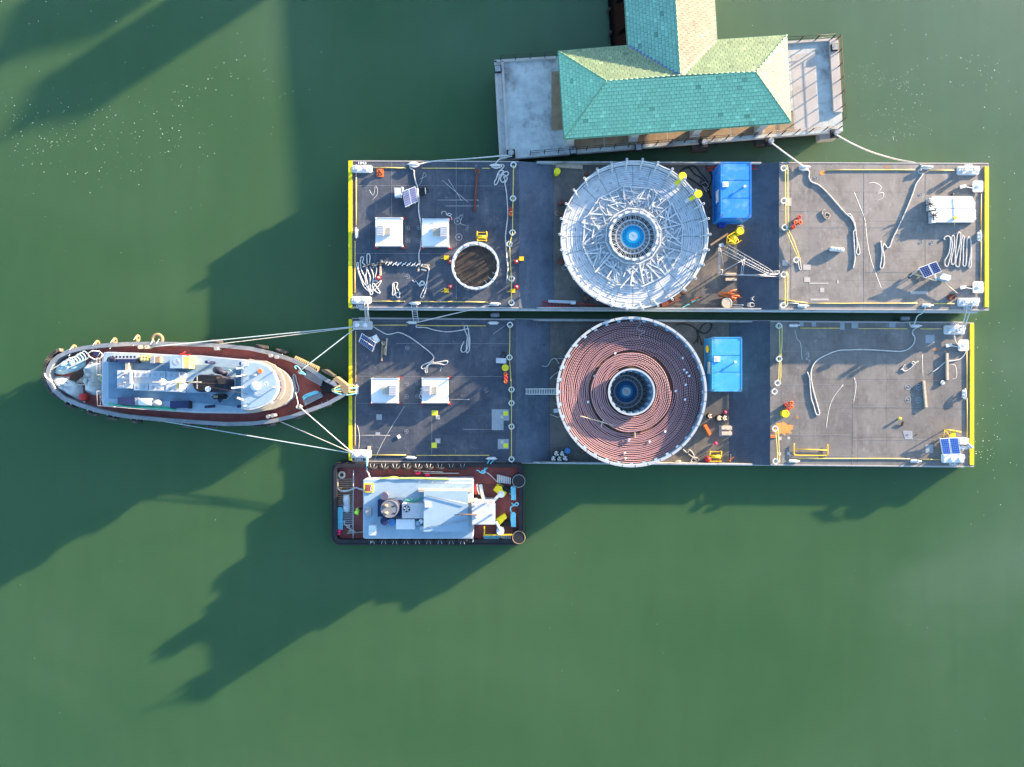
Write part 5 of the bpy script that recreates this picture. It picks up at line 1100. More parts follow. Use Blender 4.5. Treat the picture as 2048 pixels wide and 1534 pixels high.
# ---------------------------------------------------------------- push boat (below the lower barge)
c = W(856,1008,0); pb = thing('push_boat', 'square black push boat with red deck moored under the lower barge', 'tugboat', (c.x,c.y,0))
zt2 = 1.7; x0,y0,x1,y1 = 667,928,1044,1086
def rrect(x0,y0,x1,y1,r,k=4):
    P = []
    for cx, cy, a0 in ((x1-r,y0+r,-90),(x1-r,y1-r,0),(x0+r,y1-r,90),(x0+r,y0+r,180)):
        for j in range(k+1): g = math.radians(a0+90*j/k); P.append((cx+r*math.cos(g), cy+r*math.sin(g)))
    return P
hull(pb, P2D(rrect(x0,y0,x1,y1,14), zt2), zt2, 1.0, .30, 'black_rubber', .97, rim='hull_black')
mb = MB(); P = P2D(rrect(x0-.5,y0-.5,x1+.5,y1+.5,14), 1.1); mb.tube([(p.x,p.y,1.1) for p in P], .2, 8, True); mb.tube([(p.x,p.y,.4) for p in P], .2, 8, True); mb.build('rubber_fender', 'black_rubber', pb)
for k in range(9):
    for yy, s in ((935,1),(1080,-1)):
        x = 745+k*22.5; p = W(x, yy, 1.72); mb = MB(); mb.torus(p+Vector((0,.1*s,-.1)), .40, .13, (0,1,.6*s), 16, 8); mb.build('fender_loop', 'black_rubber', pb)
        mb = MB()
        for d in (-.2,.2): mb.tube([p+Vector((d,s*.35,.1)), p+Vector((d*.3,-s*.15,.12))], .02, 4)
        mb.build('fender_chain', 'grey_light', pb)
zh2 = 2.8
HP2 = rrect(*P0(372,228)[:1], 0,0,0,0) if False else None
h0, h1 = P0(372,235), P0(1445,815)
mb = MB(); mb.prism(P2D(rrect(h0[0],h0[1],h1[0],h1[1],4), zh2), .99, zh2); mb.build('deck_house', 'tug_white', pb)
mb = MB(); mb.prism(inset(P2D(rrect(h0[0],h0[1],h1[0],h1[1],4), zh2),.08), zh2, zh2+.02); mb.build('boat_deck', 'tug_blue', pb)
f = rbox(pb, 'hatch_frame', P1, 592, 412, 755, 568, zh2+.02, zh2+.12, 'yellow_beam'); rbox(f, 'hatch_opening', P1, 615, 432, 735, 550, zh2+.12, zh2+.125, 'red_deck')
mb = MB(); mb.tube([W(*P1(x,y), zh2+.25) for x,y in ((690,460),(740,430),(715,480),(712,540),(740,530))], .03, 5); mb.build('hatch_latch', 'white_paint', f)
rbox(pb, 'funnel_base', P1, 835, 700, 1262, 990, zh2+.02, zh2+.35, 'navy')
p = W(*P1(1045,855), 4.2); mb = MB(); mb.cyl((p.x,p.y,zh2+.3), .80, 1.1, 40); fo = mb.build('funnel', 'stack_dark', pb)
mb = MB(); mb.ring((p.x,p.y,zh2+1.4), .70,.80,.05,40); mb.cyl((p.x,p.y,zh2+1.4),.70,.02,40); mb.build('funnel_top', 'rail_mid', fo)
for x, y in ((965,800),(965,930)):
    a_ = W(*P1(x-30,y), 4.35); b_ = W(*P1(x+50,y), 4.35); mb = MB(); mb.tube([a_,b_], .12, 10); mb.build('exhaust_pipe', 'wood', fo)
for x, y in ((1120,808),(1120,935)): rbox(fo, 'exhaust_slot', P1, x-25, y-8, x+22, y+8, 4.23, 4.25, 'black')
h = rbox(pb, 'machinery_casing', P1, 1262, 770, 1648, 1022, zh2+.02, zh2+.9, 'grey_light')
p = W(*P1(1345,855), zh2+.92); mb = MB(); mb.cyl((p.x,p.y,zh2+.9),.31,.03,24); fo2 = mb.build('fan_recess', 'black', h)
for k in range(5): mb = MB(); g = k*2*math.pi/5; mb.beam((p.x+.05*math.cos(g),p.y+.05*math.sin(g),zh2+.96),(p.x+.27*math.cos(g+.3),p.y+.27*math.sin(g+.3),zh2+.95),.12,.02); mb.build('fan_blade', 'grey_light', fo2)
rbox(pb, 'roof_locker', P1, 1158, 1040, 1485, 1215, zh2+.02, zh2+.6, 'white_clean')
ccyl(pb, 'round_tank', P1, 952, 635, .36, zh2, zh2+.6, 'tank_grey', 24); ccyl(pb, 'round_tank', P1, 952, 1075, .37, zh2, zh2+.8, 'navy', 24); ccyl(pb, 'round_tank', P1, 1080, 1090, .32, zh2, zh2+.6, 'blue_drum', 24)
h = rbox(pb, 'roof_cabinet', P1, 678, 1150, 802, 1320, zh2+.02, zh2+.5, 'white_clean'); rbox(h, 'cabinet_seam', P1, 680, 1240, 800, 1250, zh2+.5, zh2+.505, 'grey_light')
h = rbox(pb, 'dark_hatch', P1, 625, 835, 722, 985, zh2+.02, zh2+.3, 'grey_paint')
for x, y, m in ((1540,1110,'tug_blue'),(1590,1080,'white_clean'),(1610,1200,'grey_light')): ccyl(pb, 'vent_head', P1, x, y, .2, zh2, zh2+.7, m)
# pilothouse block
A = [P2(88,560),P2(822,560),P2(826,1240),P2(82,1236)]
mb = MB(); mb.prism(P2D(A, 4.1), zh2, 4.0); h = mb.build('upper_cabin', 'tug_white', pb)
mb = MB(); mb.prism(inset(P2D(A, 4.1), -.1), 4.0, 4.1); mb.build('cabin_roof', 'tug_blue', h)
for s, e in (((110,625),(820,765)),((110,1185),(820,1055))): mb = MB(); mb.tube([W(*P2(*s), 4.15), W(*P2(*e), 4.2)], .03, 5); mb.build('guy_wire', 'grey_paint', h)
rbox(h, 'roof_hatch', P2, 85, 735, 180, 830, 4.1, 4.2, 'white_clean')
rbox(pb, 'cabin_step', P2, -30, 515, 920, 560, zh2+.02, zh2+.35, 'tug_cream') ; rbox(pb, 'cabin_step', P2, 850, 680, 1000, 745, zh2+.02, zh2+.4, 'beige_box')
# wheelhouse tower
A = [P2(905,765),P2(1320,765),P2(1320,1130),P2(915,1130)]
mb = MB(); mb.prism(inset(P2D(A, 5.4),.15), 1.0, 5.2); h = mb.build('wheelhouse', 'grey_light', pb)
mb = MB(); mb.prism(P2D(A, 5.4), 5.2, 5.4); mb.build('wheelhouse_roof', 'tug_white', h)
Wd = inset(P2D(A, 5.4),.13)
for i in range(4):
    a_, b_ = Wd[i], Wd[(i+1)%4]
    for k in range(3): p, q = a_.lerp(b_, (k+.1)/3), a_.lerp(b_, (k+.9)/3); mb = MB(); mb.beam((p.x,p.y,4.5),(q.x,q.y,4.5),.05,.8); mb.build('window_pane', 'solar_cell', h)
mb = MB(); mb.tube([W(*P2(1000,960), 5.6), W(*P2(740,952), 5.8), W(*P2(600,960), 6.0)], [.07,.05,.03], 8); mb.beam(W(*P2(740,925), 5.8), W(*P2(740,980), 5.8), .05); mb.build('folding_mast', 'wood_dark', h)
mb = MB(); mb.cyl(W(*P2(1000,965), 5.4), .2, .2, 16); mb.build('mast_step', 'white_clean', h)
for (x, y) in ((1165,740),(1230,700),(1265,950),(960,800)): mb = MB(); mb.cyl(W(*P2(x,y), 5.4), .09, .3, 10); mb.build('roof_lamp', 'grey_paint', h)
railrun(pb, WP(P2, [(925,400),(925,640)], zh2)); railrun(pb, WP(P2, [(0,372),(920,380)], zh2)); railrun(pb, WP(P2, [(935,1180),(935,1400)], zh2), m='grey_light')
railrun(pb, WP(P2, [(1060,412),(1640,430)], 1.0), 1.0, 'rail_dark')
# capstans, stairs, pipes forward
for pts, r_, m in (((((960,420),(975,560),(990,600))),.10,'red'),((((1000,420),(1010,520),(1040,600))),.08,'white_paint'),((((1060,430),(1090,600),(1130,740))),.16,'white_paint'),(((1290,720),(1360,640),(1420,590)),.14,'white_clean'),(((1330,1080),(1390,1200),(1410,1240)),.11,'white_clean')):
    mb = MB(); mb.tube([W(*P2(*q), 2.2) for q in pts], r_, 8); mb.build('deck_pipe', m, pb)
ccyl(pb, 'capstan', P2, 1420, 605, .30, 1.0, 2.1, 'white_clean'); ccyl(pb, 'capstan', P2, 1408, 1250, .36, 1.0, 2.1, 'white_clean'); ccyl(pb, 'engine_block', P2, 1040, 620, .3, 1.0, 2.0, 'black')
rbox(pb, 'winch_housing', P2, 985, 690, 1110, 745, 1.0, 2.4, 'tug_cream')
for k in range(8): rbox(pb, 'knee_slat', P2, 1352+k*31, 255+k*8, 1374+k*31, 395+k*4, 1.0, 1.35, 'white_paint')
for k in range(8): rbox(pb, 'knee_slat', P2, 1352+k*31, 1270+k*6, 1372+k*31, 1345+k*12, 1.0, 1.35, 'white_paint')
for k in range(26): mb = MB(); mb.beam(W(*P2(1145+k*19,1160), 1.5), W(*P2(1150+k*19,1300), 1.5), .04, .05); mb.build('grating_bar', 'rail_rust', pb)
mb = MB(); mb.beam(W(*P2(1130,1160), 2.0), W(*P2(1130,1320), 2.0), .12); mb.beam(W(*P2(1130,1315), 2.0), W(*P2(1620,1308), 2.0), .12); mb.build('handrail', 'yellow', pb)
for y in (330+40, 1360): 
    p = W(*P2(1730, y), 2.1); mb = MB(); mb.cyl((p.x,p.y,0), .62, 2.05, 28); o = mb.build('push_knee', 'black_rubber', pb)
    for r_ in (.58,): mb = MB(); mb.torus((p.x,p.y,2.05), r_, .04, n=24, k=5); mb.build('knee_ring', 'rail_mid' if y<900 else 'tyre_tan', o)
# yellow folding chairs -> life rafts frames on red deck
for (q, lab) in ((((1285,530),(1350,430),(1440,475),(1450,540),(1520,575),(1470,650),(1390,610)),'upper'),(((1330,1040),(1480,945),(1525,1015),(1470,1060),(1440,1100),(1390,1150)),'lower')):
    p = W(*P2(*q[0]), 1.0); t = thing('deck_box', 'bright yellow angular box on the red foredeck of the push boat, the %s one' % lab, 'box', (p.x,p.y,1.0))
    mb = MB(); mb.prism(P2D([P2(*v) for v in q], 1.8), 1.0, 1.8); mb.build('box_body', 'yellow_beam', t); mb = MB(); a_ = W(*P2(*q[3]),1.5); mb.box((a_.x+.35,a_.y-.25*(1 if lab=='lower' else -.6),1.35),(.75,.35,.5),-.5 if lab=='upper' else .4); mb.build('box_hinge', 'black', t)
# aft deck of the push boat
for k in range(22): mb = MB(); y = 335+k*38; mb.beam(W(*P1(105,y), 1.1), W(*P1(395,y), 1.1), .09, .06); mb.build('deck_grating_bar', 'wood' if k<12 else 'grey_paint', pb)
for x, r_ in ((412,.03),): mb = MB(); mb.tube([W(*P1(412,175), 1.5), W(*P1(405,800), 1.5), W(*P1(405,1380), 1.5)], .04, 6); mb.build('stern_rail', 'grey_light', pb)
p = W(*P1(205,260), 1.2); t = thing('tyre', 'single pale tyre lying flat in the corner of the push boat stern', 'tyre', (p.x,p.y,1.0)); mb = MB(); mb.torus((p.x,p.y,1.2), .27, .11, n=24, k=8); mb.build('tyre_ring', 'beige_box', t)
def skein(label, R, x0, y0, x1, y1, z, r, m, n=5, vertical=True):
    pts = []
    for k in range(n):
        if vertical:
            xx = x0+(x1-x0)*k/(n-1); pts += [(xx,y0+rnd.uniform(0,14)),(xx+rnd.uniform(-8,8),(y0+y1)/2),(xx+rnd.uniform(0,10),y1-rnd.uniform(0,14))]; pts += [(xx+(x1-x0)/n*.5,y1),(xx+(x1-x0)/n*.5,(y0+y1)/2),(xx+(x1-x0)/n*.6,y0)]
        else:
            yy = y0+(y1-y0)*k/(n-1); pts += [(x0+rnd.uniform(0,14),yy),((x0+x1)/2,yy+rnd.uniform(-4,4)),(x1-rnd.uniform(0,14),yy),(x1,yy+(y1-y0)/n*.5),((x0+x1)/2,yy+(y1-y0)/n*.5)]
    return rope('rope_skein', label, R, pts, z, r, m, 'rope', k=3)
skein('cyan rope skein lying along the stern edge of the push boat', P1, 115, 850, 205, 1205, 1.15, .06, 'rope_cyan')
skein('cyan rope skein hanging at the upper bow end of the push boat', P2, 1600, 470, 1660, 690, 1.6, .06, 'rope_cyan', 4)
skein('cyan rope skein hanging at the lower bow end of the push boat', P2, 1600, 930, 1660, 1160, 1.6, .06, 'rope_cyan', 4)
skein('cyan rope skein beside the yellow handrail of the push boat', P2, 1110, 1335, 1375, 1390, 1.2, .06, 'rope_cyan', 4, False)
rope('rope_loop', 'cyan rope curling between the two bow skeins of the push boat', P2, [(1620,940),(1590,890),(1590,830),(1640,800),(1700,800),(1725,765),(1690,750),(1660,780),(1620,770),(1610,750)], 1.7, .05, 'rope_cyan')
rope('mooring_line', 'pale rope leading across the red foredeck of the push boat', P2, [(1110,205),(1190,230),(1300,330),(1400,420),(1500,480),(1560,570),(1620,620)], 1.1, .05, 'rope_white')
rope('rope_loop', 'white rope crossing the stern grating to the yellow hatch of the push boat', P1, [(135,325),(130,420),(140,500),(200,545),(300,540),(400,510),(450,485),(520,505),(590,525)], 1.15, .08, 'rope_white')
drape('clear plastic bag of rope on the push boat stern grating', P1, [(230,610),(330,600),(350,680),(345,760),(350,880),(310,930),(230,920),(215,840),(235,760),(215,690)], 1.05, .4, 'white_clean', 9, 'bag', 'plastic_bag')
rope('rope_loop', 'small white rope tangle near the lower stern corner of the push boat', P1, [(235,1080),(260,1075),(250,1120),(300,1150),(340,1140),(330,1180),(290,1170),(350,1200),(380,1190)], 1.1, .05, 'rope_white')
for i, y in enumerate((1245,1290)):
    p = W(*P1(150,y), 1.3); mb = MB(); mb.sphere(p, .19, 1.3, .9, .9, 12); mb.cyl(p+Vector((-.3,0,0)), .05, .12, 8, ax='X'); mb.build('small_float', 'pink', None, **tg('small pink float at the push boat stern corner, the %s of two' % ('upper','lower')[i], 'float'))
p = W(*P1(370,1255), 1.0); mb = MB(); mb.add([W(*P1(300,1290),1.02),W(*P1(335,1215),1.5),W(*P1(400,1210),1.6),W(*P1(460,1262),1.3),W(*P1(575,1255),1.3),W(*P1(570,1268),1.2),W(*P1(430,1285),1.02)],[[6,5,4,3,2,1,0]]); mb.beam(W(*P1(300,1290),1.05),W(*P1(575,1258),1.25),.08); mb.build('folded_canvas', 'tug_cream', None, **tg('pale folded canvas lying on the red deck near the push boat stern', 'canvas'))
for i, (x0_, x1_, y_) in enumerate(((1475,1753,188),(1640,1753+170,230))):
    a_, b_ = W(660+x0_/8.765+(0 if i==0 else 0), 920+y_/8.765, 1.3), W(660+(x1_+(230 if i==0 else 340))/8.765, 920+(y_+ (22 if i==0 else 2))/8.765, 1.3)
    o = MB().tube([a_,b_], .045, 6).build('boat_hook', 'white_paint', None, **tg(['long white pole on the red side deck, the left of two','long white pole on the red side deck, the right of two'][i], 'pole'))
    mb = MB(); mb.sphere(a_+Vector((.35,-.2,-.05)), .26, 1.1, .8, .7, 12); mb.build('pink_float', 'pink', None, **tg('pink float under the %s white pole of the push boat' % ('left','right')[i], 'float'))
rope('garden_hose', 'lime green hose along the upper edge of the push boat roof', P1, [(880,330),(1020,312),(1130,300),(1260,325),(1450,318),(1600,318),(1753,330),(2100,335)], zh2, .07, 'lime_hose', 'hose')
rope('garden_hose', 'tangled dark green hose on the roof beside the upper cabin', P1, [(1290,740),(1340,700),(1430,720),(1420,680),(1500,720),(1560,690),(1615,655),(1580,665),(1500,715),(1380,750)], zh2+.1, .035, 'green_hose', 'hose')
rope('rope_loop', 'small white rope knot on the lower rim of the push boat', P1, [(670,1390),(720,1375),(700,1420),(740,1400),(760,1380),(730,1440),(690,1400)], 1.75, .04, 'rope_white')
pp_ = W(*P1(575,862), 1.0); person('person in a lime green jacket standing on the red deck at the push boat stern', pp_.x-.2, pp_.y, 1.0, math.pi*1.05, 'hivis', 'hivis')
# mooring lines between vessels
def mline(label, a, b, r=.05, m='rope_white', sag=.0, mid=()):
    P = [Vector(a)]+[Vector(q) for q in mid]+[Vector(b)]
    if len(P) > 2: P = smooth(P, 6)
    else:
        N_ = 14; P = [P[0].lerp(P[1], i/N_)-Vector((0,0,sag*4*(i/N_)*(1-i/N_))) for i in range(N_+1)]
    mb = MB(); mb.tube(P, r, 6); return mb.build('mooring_rope', m, None, **tg(label, 'rope'))
mline('pale mooring rope from the tug upper side to the lower barge upper corner', W(300,694,2.2), W(722,652,ZL+.5), .045, 'rope_pale', .05)
mline('second pale rope from the tug side to the upper corner of the lower barge', W(430,689,2.3), W(722,653,ZL+.45), .03, 'rope_white', .1)
mline('pale mooring rope from the tug bow to the upper corner bollard of the lower barge', W(601,741,2.5), W(712,655,ZL+.5), .045, 'rope_pale', .03)
mline('tan mooring rope from the tug bow to the lower corner bollard of the lower barge', W(598,813,2.5), W(712,912,ZL+.5), .045, 'rope_white', .03)
mline('pale mooring rope from the tug lower side to the lower corner of the lower barge', W(330,843,2.1), W(712,908,ZL+.5), .04, 'rope_pale', .05)
mline('thin second rope from the tug lower side to the lower corner bollard', W(560,843,2.1), W(712,909,ZL+.4), .03, 'rope_white', .05)
for i, (a_, b_, mm) in enumerate((((667,778),(714,773),(690,768)),((667,780),(714,776),(690,777)),((668,782),(714,783),(690,784)),((667,784),(714,786),(690,790)))):
    mline('%s strand of the four part lashing between the tug bow and the barge' % ('topmost','second','third','lowest')[i], W(*a_, 2.6), W(*b_, ZL+.3), .045, 'rope_cyan' if i%2 else 'rope_yellow', 0, (W(*mm, 2.3),))['group'] = 'bow lashing ropes'
rope('rope_loop', 'cyan rope turned round the tug bow bollard', TB, [(1160,470),(1140,440),(1180,440),(1220,500),(1200,520),(1240,530),(1270,540),(1230,500)], 2.4, .05, 'rope_cyan')
rope('rope_loop', 'rope turned round the lower bow bollard of the tug', TB, [(1150,750),(1170,830),(1180,890),(1160,930),(1200,950),(1230,920),(1200,900)], 2.4, .04, 'rope_white')
for i, (p, q) in enumerate(((W(729,607,ZU+.3),W(732,650,ZL+.4)),(W(735,607,ZU+.3),W(734,650,ZL+.4)),(W(735,608,ZU+.3),W(739,650,ZL+.4)))): mline('%s white strand lashing the left corner bollards of the two barges together' % ('left','middle','right')[i], p, q, .05)['group'] = 'left barge corner lashings'
for i, (p, q) in enumerate(((W(1937,606,ZU+.3),W(1923,661,ZL+.4)),(W(1946,606,ZU+.3),W(1927,661,ZL+.4)))): mline('%s white strand lashing the right corner bollards of the two barges together' % ('left','right')[i], p, q, .05)['group'] = 'right barge corner lashings'
for i, (p, q, m) in enumerate(((W(732,908,ZL+.4),W(734,942,1.8),'rope_cyan'),(W(736,908,ZL+.4),W(734,942,1.8),'rope_white'),(W(980,917,ZL+.2),W(966,944,1.7),'rope_cyan'),(W(990,917,ZL+.2),W(967,944,1.7),'rope_cyan'))): mline(['cyan rope from the lower barge corner down to the push boat','white rope from the lower barge corner down to the push boat','left leg of the cyan rope from the barge cleat to the push boat','right leg of the cyan rope from the barge cleat to the push boat'][i], p, q, .05, m)
rope('rope_loop', 'cyan rope knotted on the upper rim of the push boat near its bow', P2, [(990,180),(1030,190),(1060,220),(1100,230),(1130,210),(1110,185),(1080,200),(1110,235),(1150,200)], 1.7, .05, 'rope_cyan')
rope('rope_loop', 'short white rope from the push boat rim up to its roof', P1, [(640,190),(655,200),(680,250),(700,320)], 1.9, .06, 'rope_white')
mline('white rope from the upper barge cleat slanting down to the lower barge cleat', W(990,608,ZU+.3), W(832,645,ZL+.3), .05)
mline('long white rope from the left bollard of the pier to the upper barge cleat', W(1020,310,ZP+.5), W(832,330,ZU+.3), .06, 'rope_white', .1, (W(930,318,2.5),W(870,322,2.6)))
mline('short white rope from the left bollard of the pier to the barge cleat below it', W(1024,312,ZP+.5), W(990,329,ZU+.3), .06, 'rope_white', 0, (W(1000,318,2.5),))
mline('white rope from the pier edge down to the upper barge right cleat', W(1539,283,ZP+.5), W(1606,333,ZU+.3), .06)
mline('second strand of the white rope from the pier edge to the barge', W(1542,284,ZP+.4), W(1606,331,ZU+.2), .035)
mline('long curved white rope from the right end of the pier to the upper barge', W(1670,268,ZP+.5), W(1850,334,ZU+.3), .07, 'rope_white', 0, (W(1700,285,2.0),W(1740,303,1.6),W(1790,318,1.7),W(1830,326,2.3)))
mline('white rope from the upper barge cleat down to the lower barge cleat at right', W(1851,613,ZU+.3), W(1826,652,ZL+.3), .05, 'rope_white', 0, (W(1846,625,2.2),W(1835,632,1.9),W(1830,645,1.6)))
for i, (x, y, a_) in enumerate(((990,631,.1),(1810,638,.05))):
    a0, b0 = W(x-9, y, .7), W(x+9, y-1, .7); MB().tube([a0,a0.lerp(b0,.1),a0.lerp(b0,.9),b0],[.12,.24,.24,.12],12).build('barge_fender', 'grey_paint', None, **tg('grey cylinder fender floating in the gap between the barges, the %s one' % ('left','right')[i], 'fender'))
# ---------------------------------------------------------------- things on the barge decks
def loc2(R, x, y, z): return W(*R(x,y), z)
# white flat machinery boxes
def wbox(label, R, x0, y0, x1, y1, z, fans, h=.6):
    a, b = W(*R(x0,y1), z+h), W(*R(x1,y0), z+h); cx, cy = (a.x+b.x)/2, (a.y+b.y)/2; w, d = b.x-a.x, b.y-a.y
    t = thing('winch_container', label, 'container', (cx,cy,z), 'white square boxes on the left barge decks')
    mb = MB(); mb.box((cx,cy,z+h*.5+.02),(w-.06,d-.06,h-.10)); mb.build('side_wall', 'white_paint', t)
    mb = MB(); mb.box((cx,cy,z+h-.02),(w,d,.06)); mb.build('roof_panel', 'white_clean', t)
    for sx in (-1,1):
        for sy in (-1,1): mb = MB(); mb.box((cx+sx*(w/2-.06),cy+sy*(d/2-.06),z+h/2+.01),(.16,.16,h+.06)); mb.build('corner_post', 'white_paint', t)
    for sy in (-1,1): mb = MB(); mb.beam((cx-w/2+.15,cy+sy*(d/2-.03),z+h+.02),(cx+w/2-.15,cy+sy*(d/2-.03),z+h+.02),.07,.06); mb.build('roof_edge', 'grey_light', t)
    for (fx0,fy0,fx1,fy1,fh) in fans:
        p, q = W(*R(fx0,fy1), z+h+fh), W(*R(fx1,fy0), z+h+fh); mb = MB(); mb.box(((p.x+q.x)/2,(p.y+q.y)/2,z+h+fh/2+.01),(q.x-p.x,q.y-p.y,fh)); o = mb.build('air_unit', 'grey_light' if fh>.2 else 'beige_box', t)
        for k in range(6): mb = MB(); y = p.y+(q.y-p.y)*(k+.5)/6; mb.beam((p.x+.04,y,z+h+fh+.015),(q.x-.04,y,z+h+fh+.015),.025,.02); mb.build('louvre', 'grey_paint', o)
    for sx, sy in ((-1,-1),(1,-1),(1,1)): mb = MB(); mb.box((cx+sx*(w/2+.05),cy+sy*(d/2+.06),z+.1),(.22,.16,.2)); mb.build('foot_lock', 'red', t)
    for k in range(3): mb = MB(); mb.cyl((cx+rnd.uniform(-.7,.7),cy+rnd.uniform(.2,.9),z+h+.01),.04,.05,8); mb.build('roof_stud', 'grey_paint', t)
wbox('white square box with a grey unit at its left side, beside the upper barge end', R1, 330,628,580,893, ZU, ((340,703,405,797,.35),(408,717,470,790,.2)))
wbox('white square box with a grey unit at its right side, second on the upper barge', R1, 763,638,1012,898, ZU, ((932,712,1000,808,.35),(862,725,930,797,.2)))
wbox('white square box with a grey unit at its right side, first on the lower barge', R4, 300,652,560,893, ZL, ((470,724,540,823,.35),(405,738,468,808,.2)))
wbox('white square box with a brown unit at its left side, second on the lower barge', R4, 785,650,1040,893, ZL, ((795,722,868,780,.3),(800,770,866,815,.38),(870,738,932,808,.2)))
# solar trailers
def solar(label, quads, z0, z1, cells, boxes, extra=(), m='solar_cell'):
    ps = [W(px,py,0) for q in quads for px,py in q]; c = sum(ps, Vector((0,0,0)))/len(ps); t = thing('solar_trailer', label, 'solar panel', (c.x,c.y,z0))
    for q in quads:
        hs = (z1+.18, z1+.18, z1, z1) if len(quads[0][0]) == 2 else None
        P = [W(px,py,h) for (px,py),h in zip(q, hs)]; n = (P[1]-P[0]).cross(P[3]-P[0]).normalized(); n = n if n.z > 0 else -n
        mb = MB(); mb.add(P+[p-n*.05 for p in P], [[0,1,2,3],[7,6,5,4],[0,4,5,1],[1,5,6,2],[2,6,7,3],[3,7,4,0]]); f = mb.build('panel_frame', 'white_clean', t)
        nx, ny = cells; mb_ = None
        for i in range(nx):
            for j in range(ny):
                def B(s, t_): return P[0].lerp(P[1], s).lerp(P[3].lerp(P[2], s), t_)
                s0, s1 = .05+.9*(i+.04)/nx, .05+.9*(i+.96)/nx; t0, t1 = .04+.92*(j+.04)/ny, .04+.92*(j+.96)/ny
                V = [B(s0,t0),B(s1,t0),B(s1,t1),B(s0,t1)]; mb = MB(); mb.add([v+n*.006 for v in V], [[0,1,2,3]]); mb.build('solar_cell', m, f)
    for (q, h0, h1, mm) in boxes:
        P = P2D(q, z0+h1); mb = MB(); mb.prism(P, z0+h0, z0+h1); o = mb.build('battery_box', mm, t); mb = MB(); mb.prism(inset(P,.05), z0+h1, z0+h1+.03); mb.build('box_lid', 'white_clean', o)
    for q in quads:
        P = [W(px,py,z1) for px,py in q]; a_ = (P[0]+P[1])/2; b_ = (P[2]+P[3])/2; m_ = (a_+b_)/2
        for p, e in ((a_.lerp(m_,.3),.14),(b_.lerp(m_,.3),.02)): mb = MB(); mb.beam((p.x,p.y,z0),(p.x,p.y,z1+e-.02),.07); mb.build('panel_leg', 'grey_galv', t)
        mb = MB(); mb.beam((a_.x,a_.y,z0+.15),(b_.x,b_.y,z0+.15),.09); mb.build('trailer_rail', 'grey_galv', t)
    for (a_, b_, w_, mm) in extra: mb = MB(); mb.tube([a_, b_], w_, 8); mb.build('trailer_bar', mm, t)
    return t
q1 = [R1(575,385),R1(700,338),R1(728,485),R1(605,535)]
q1 = [Z1(1295,820),Z1(1600,710),Z1(1655,1050),Z1(1370,1190)]
md = lambda a, b: ((a[0]+b[0])/2, (a[1]+b[1])/2)
solar('pale solar panel with a white box on its left, near the upper left barge corner', [[q1[0],md(q1[0],q1[1]),md(q1[3],q1[2]),q1[3]],[md(q1[0],q1[1]),q1[1],q1[2],md(q1[3],q1[2])]], ZU, ZU+.5, (4,7), [([Z1(1115,740),Z1(1280,745),Z1(1275,955),Z1(1125,955)],.1,.5,'tug_blue'),([Z1(1280,720),Z1(1320,725),Z1(1310,830),Z1(1290,830)],.1,.5,'white_clean')], [(W(*Z1(1640,760),ZU+.45),W(*Z1(1665,960),ZU+.45),.07,'white_clean')], 'solar_pale')
qa = [Z3(-25,330),Z3(185,255),Z3(310,500),Z3(105,580)]; qb = [Z3(195,245),Z3(400,160),Z3(545,415),Z3(325,490)]
qa = [R3(1323,1050),R3(1408,1018),R3(1455,1110),R3(1378,1140)]; qb = [R3(1412,1015),R3(1480,992),R3(1530,1082),R3(1460,1108)]
solar('tilted two part solar panel with white box, right end of the upper barge', [qa,qb], ZU, ZU+.65, (4,6), [([Z3(490,560),Z3(590,465),Z3(800,520),Z3(790,620),Z3(720,670),Z3(500,620)],.1,.6,'tug_blue'),], [(W(*R3(1265,1100),ZU+.4),W(*R3(1480,1165),ZU+.4),.07,'tug_cream'),(W(*R3(1240,1130),ZU+.3),W(*R3(1345,1045),ZU+.6),.05,'grey_galv'),(W(*R3(1465,1105),ZU+.6),W(*R3(1480,1165),ZU+.4),.06,'white_clean'),(W(*R3(1545,1175),ZU+.35),W(*R3(1665,1275),ZU+.3),.045,'tug_cream'),(W(*R3(1235,1140),ZU+.25),W(*R3(1270,1090),ZU+.25),.09,'black'),(W(*R3(1300,1150),ZU+.3),W(*R3(1345,1120),ZU+.5),.05,'tug_cream')], 'solar_cell')
q = [R4(208,222),R4(345,315),R4(312,400),R4(178,302)]; m0, m1 = md(q[0],q[3]), md(q[1],q[2])
solar('dark blue solar panel with white box near the upper left corner of the lower barge', [[q[0],q[1],m1,m0],[m0,m1,q[2],q[3]]], ZL, ZL+.5, (8,3), [([R4(300,260),R4(345,232),R4(378,290),R4(345,320)],.1,.5,'white_paint'),([R4(262,262),R4(300,255),R4(310,290),R4(290,300)],.1,.4,'grey_light')])
qa = [Z4(515,215),Z4(735,205),Z4(800,625),Z4(590,630)]; qb = [Z4(750,200),Z4(975,190),Z4(1045,615),Z4(820,620)]
solar('bright blue double solar panel at the lower right corner of the lower barge', [qa,qb], ZL, ZL+.85, (4,8), [([Z4(600,625),Z4(1110,625),Z4(1130,830),Z4(610,840)],.1,.5,'white_clean'),([Z4(1000,200),Z4(1200,195),Z4(1250,250),Z4(1245,340),Z4(1180,380),Z4(1010,370)],.1,.5,'white_clean'),([Z4(1010,410),Z4(1240,430),Z4(1240,490),Z4(1040,500)],.1,.4,'white_clean')], [(W(*Z4(1220,360),ZL+.5),W(*Z4(1340,460),ZL+.6),.16,'grey_light'),(W(*Z4(1120,480),ZL+.6),W(*Z4(1100,530),ZL+.3),.05,'white_clean')], 'solar_blue')
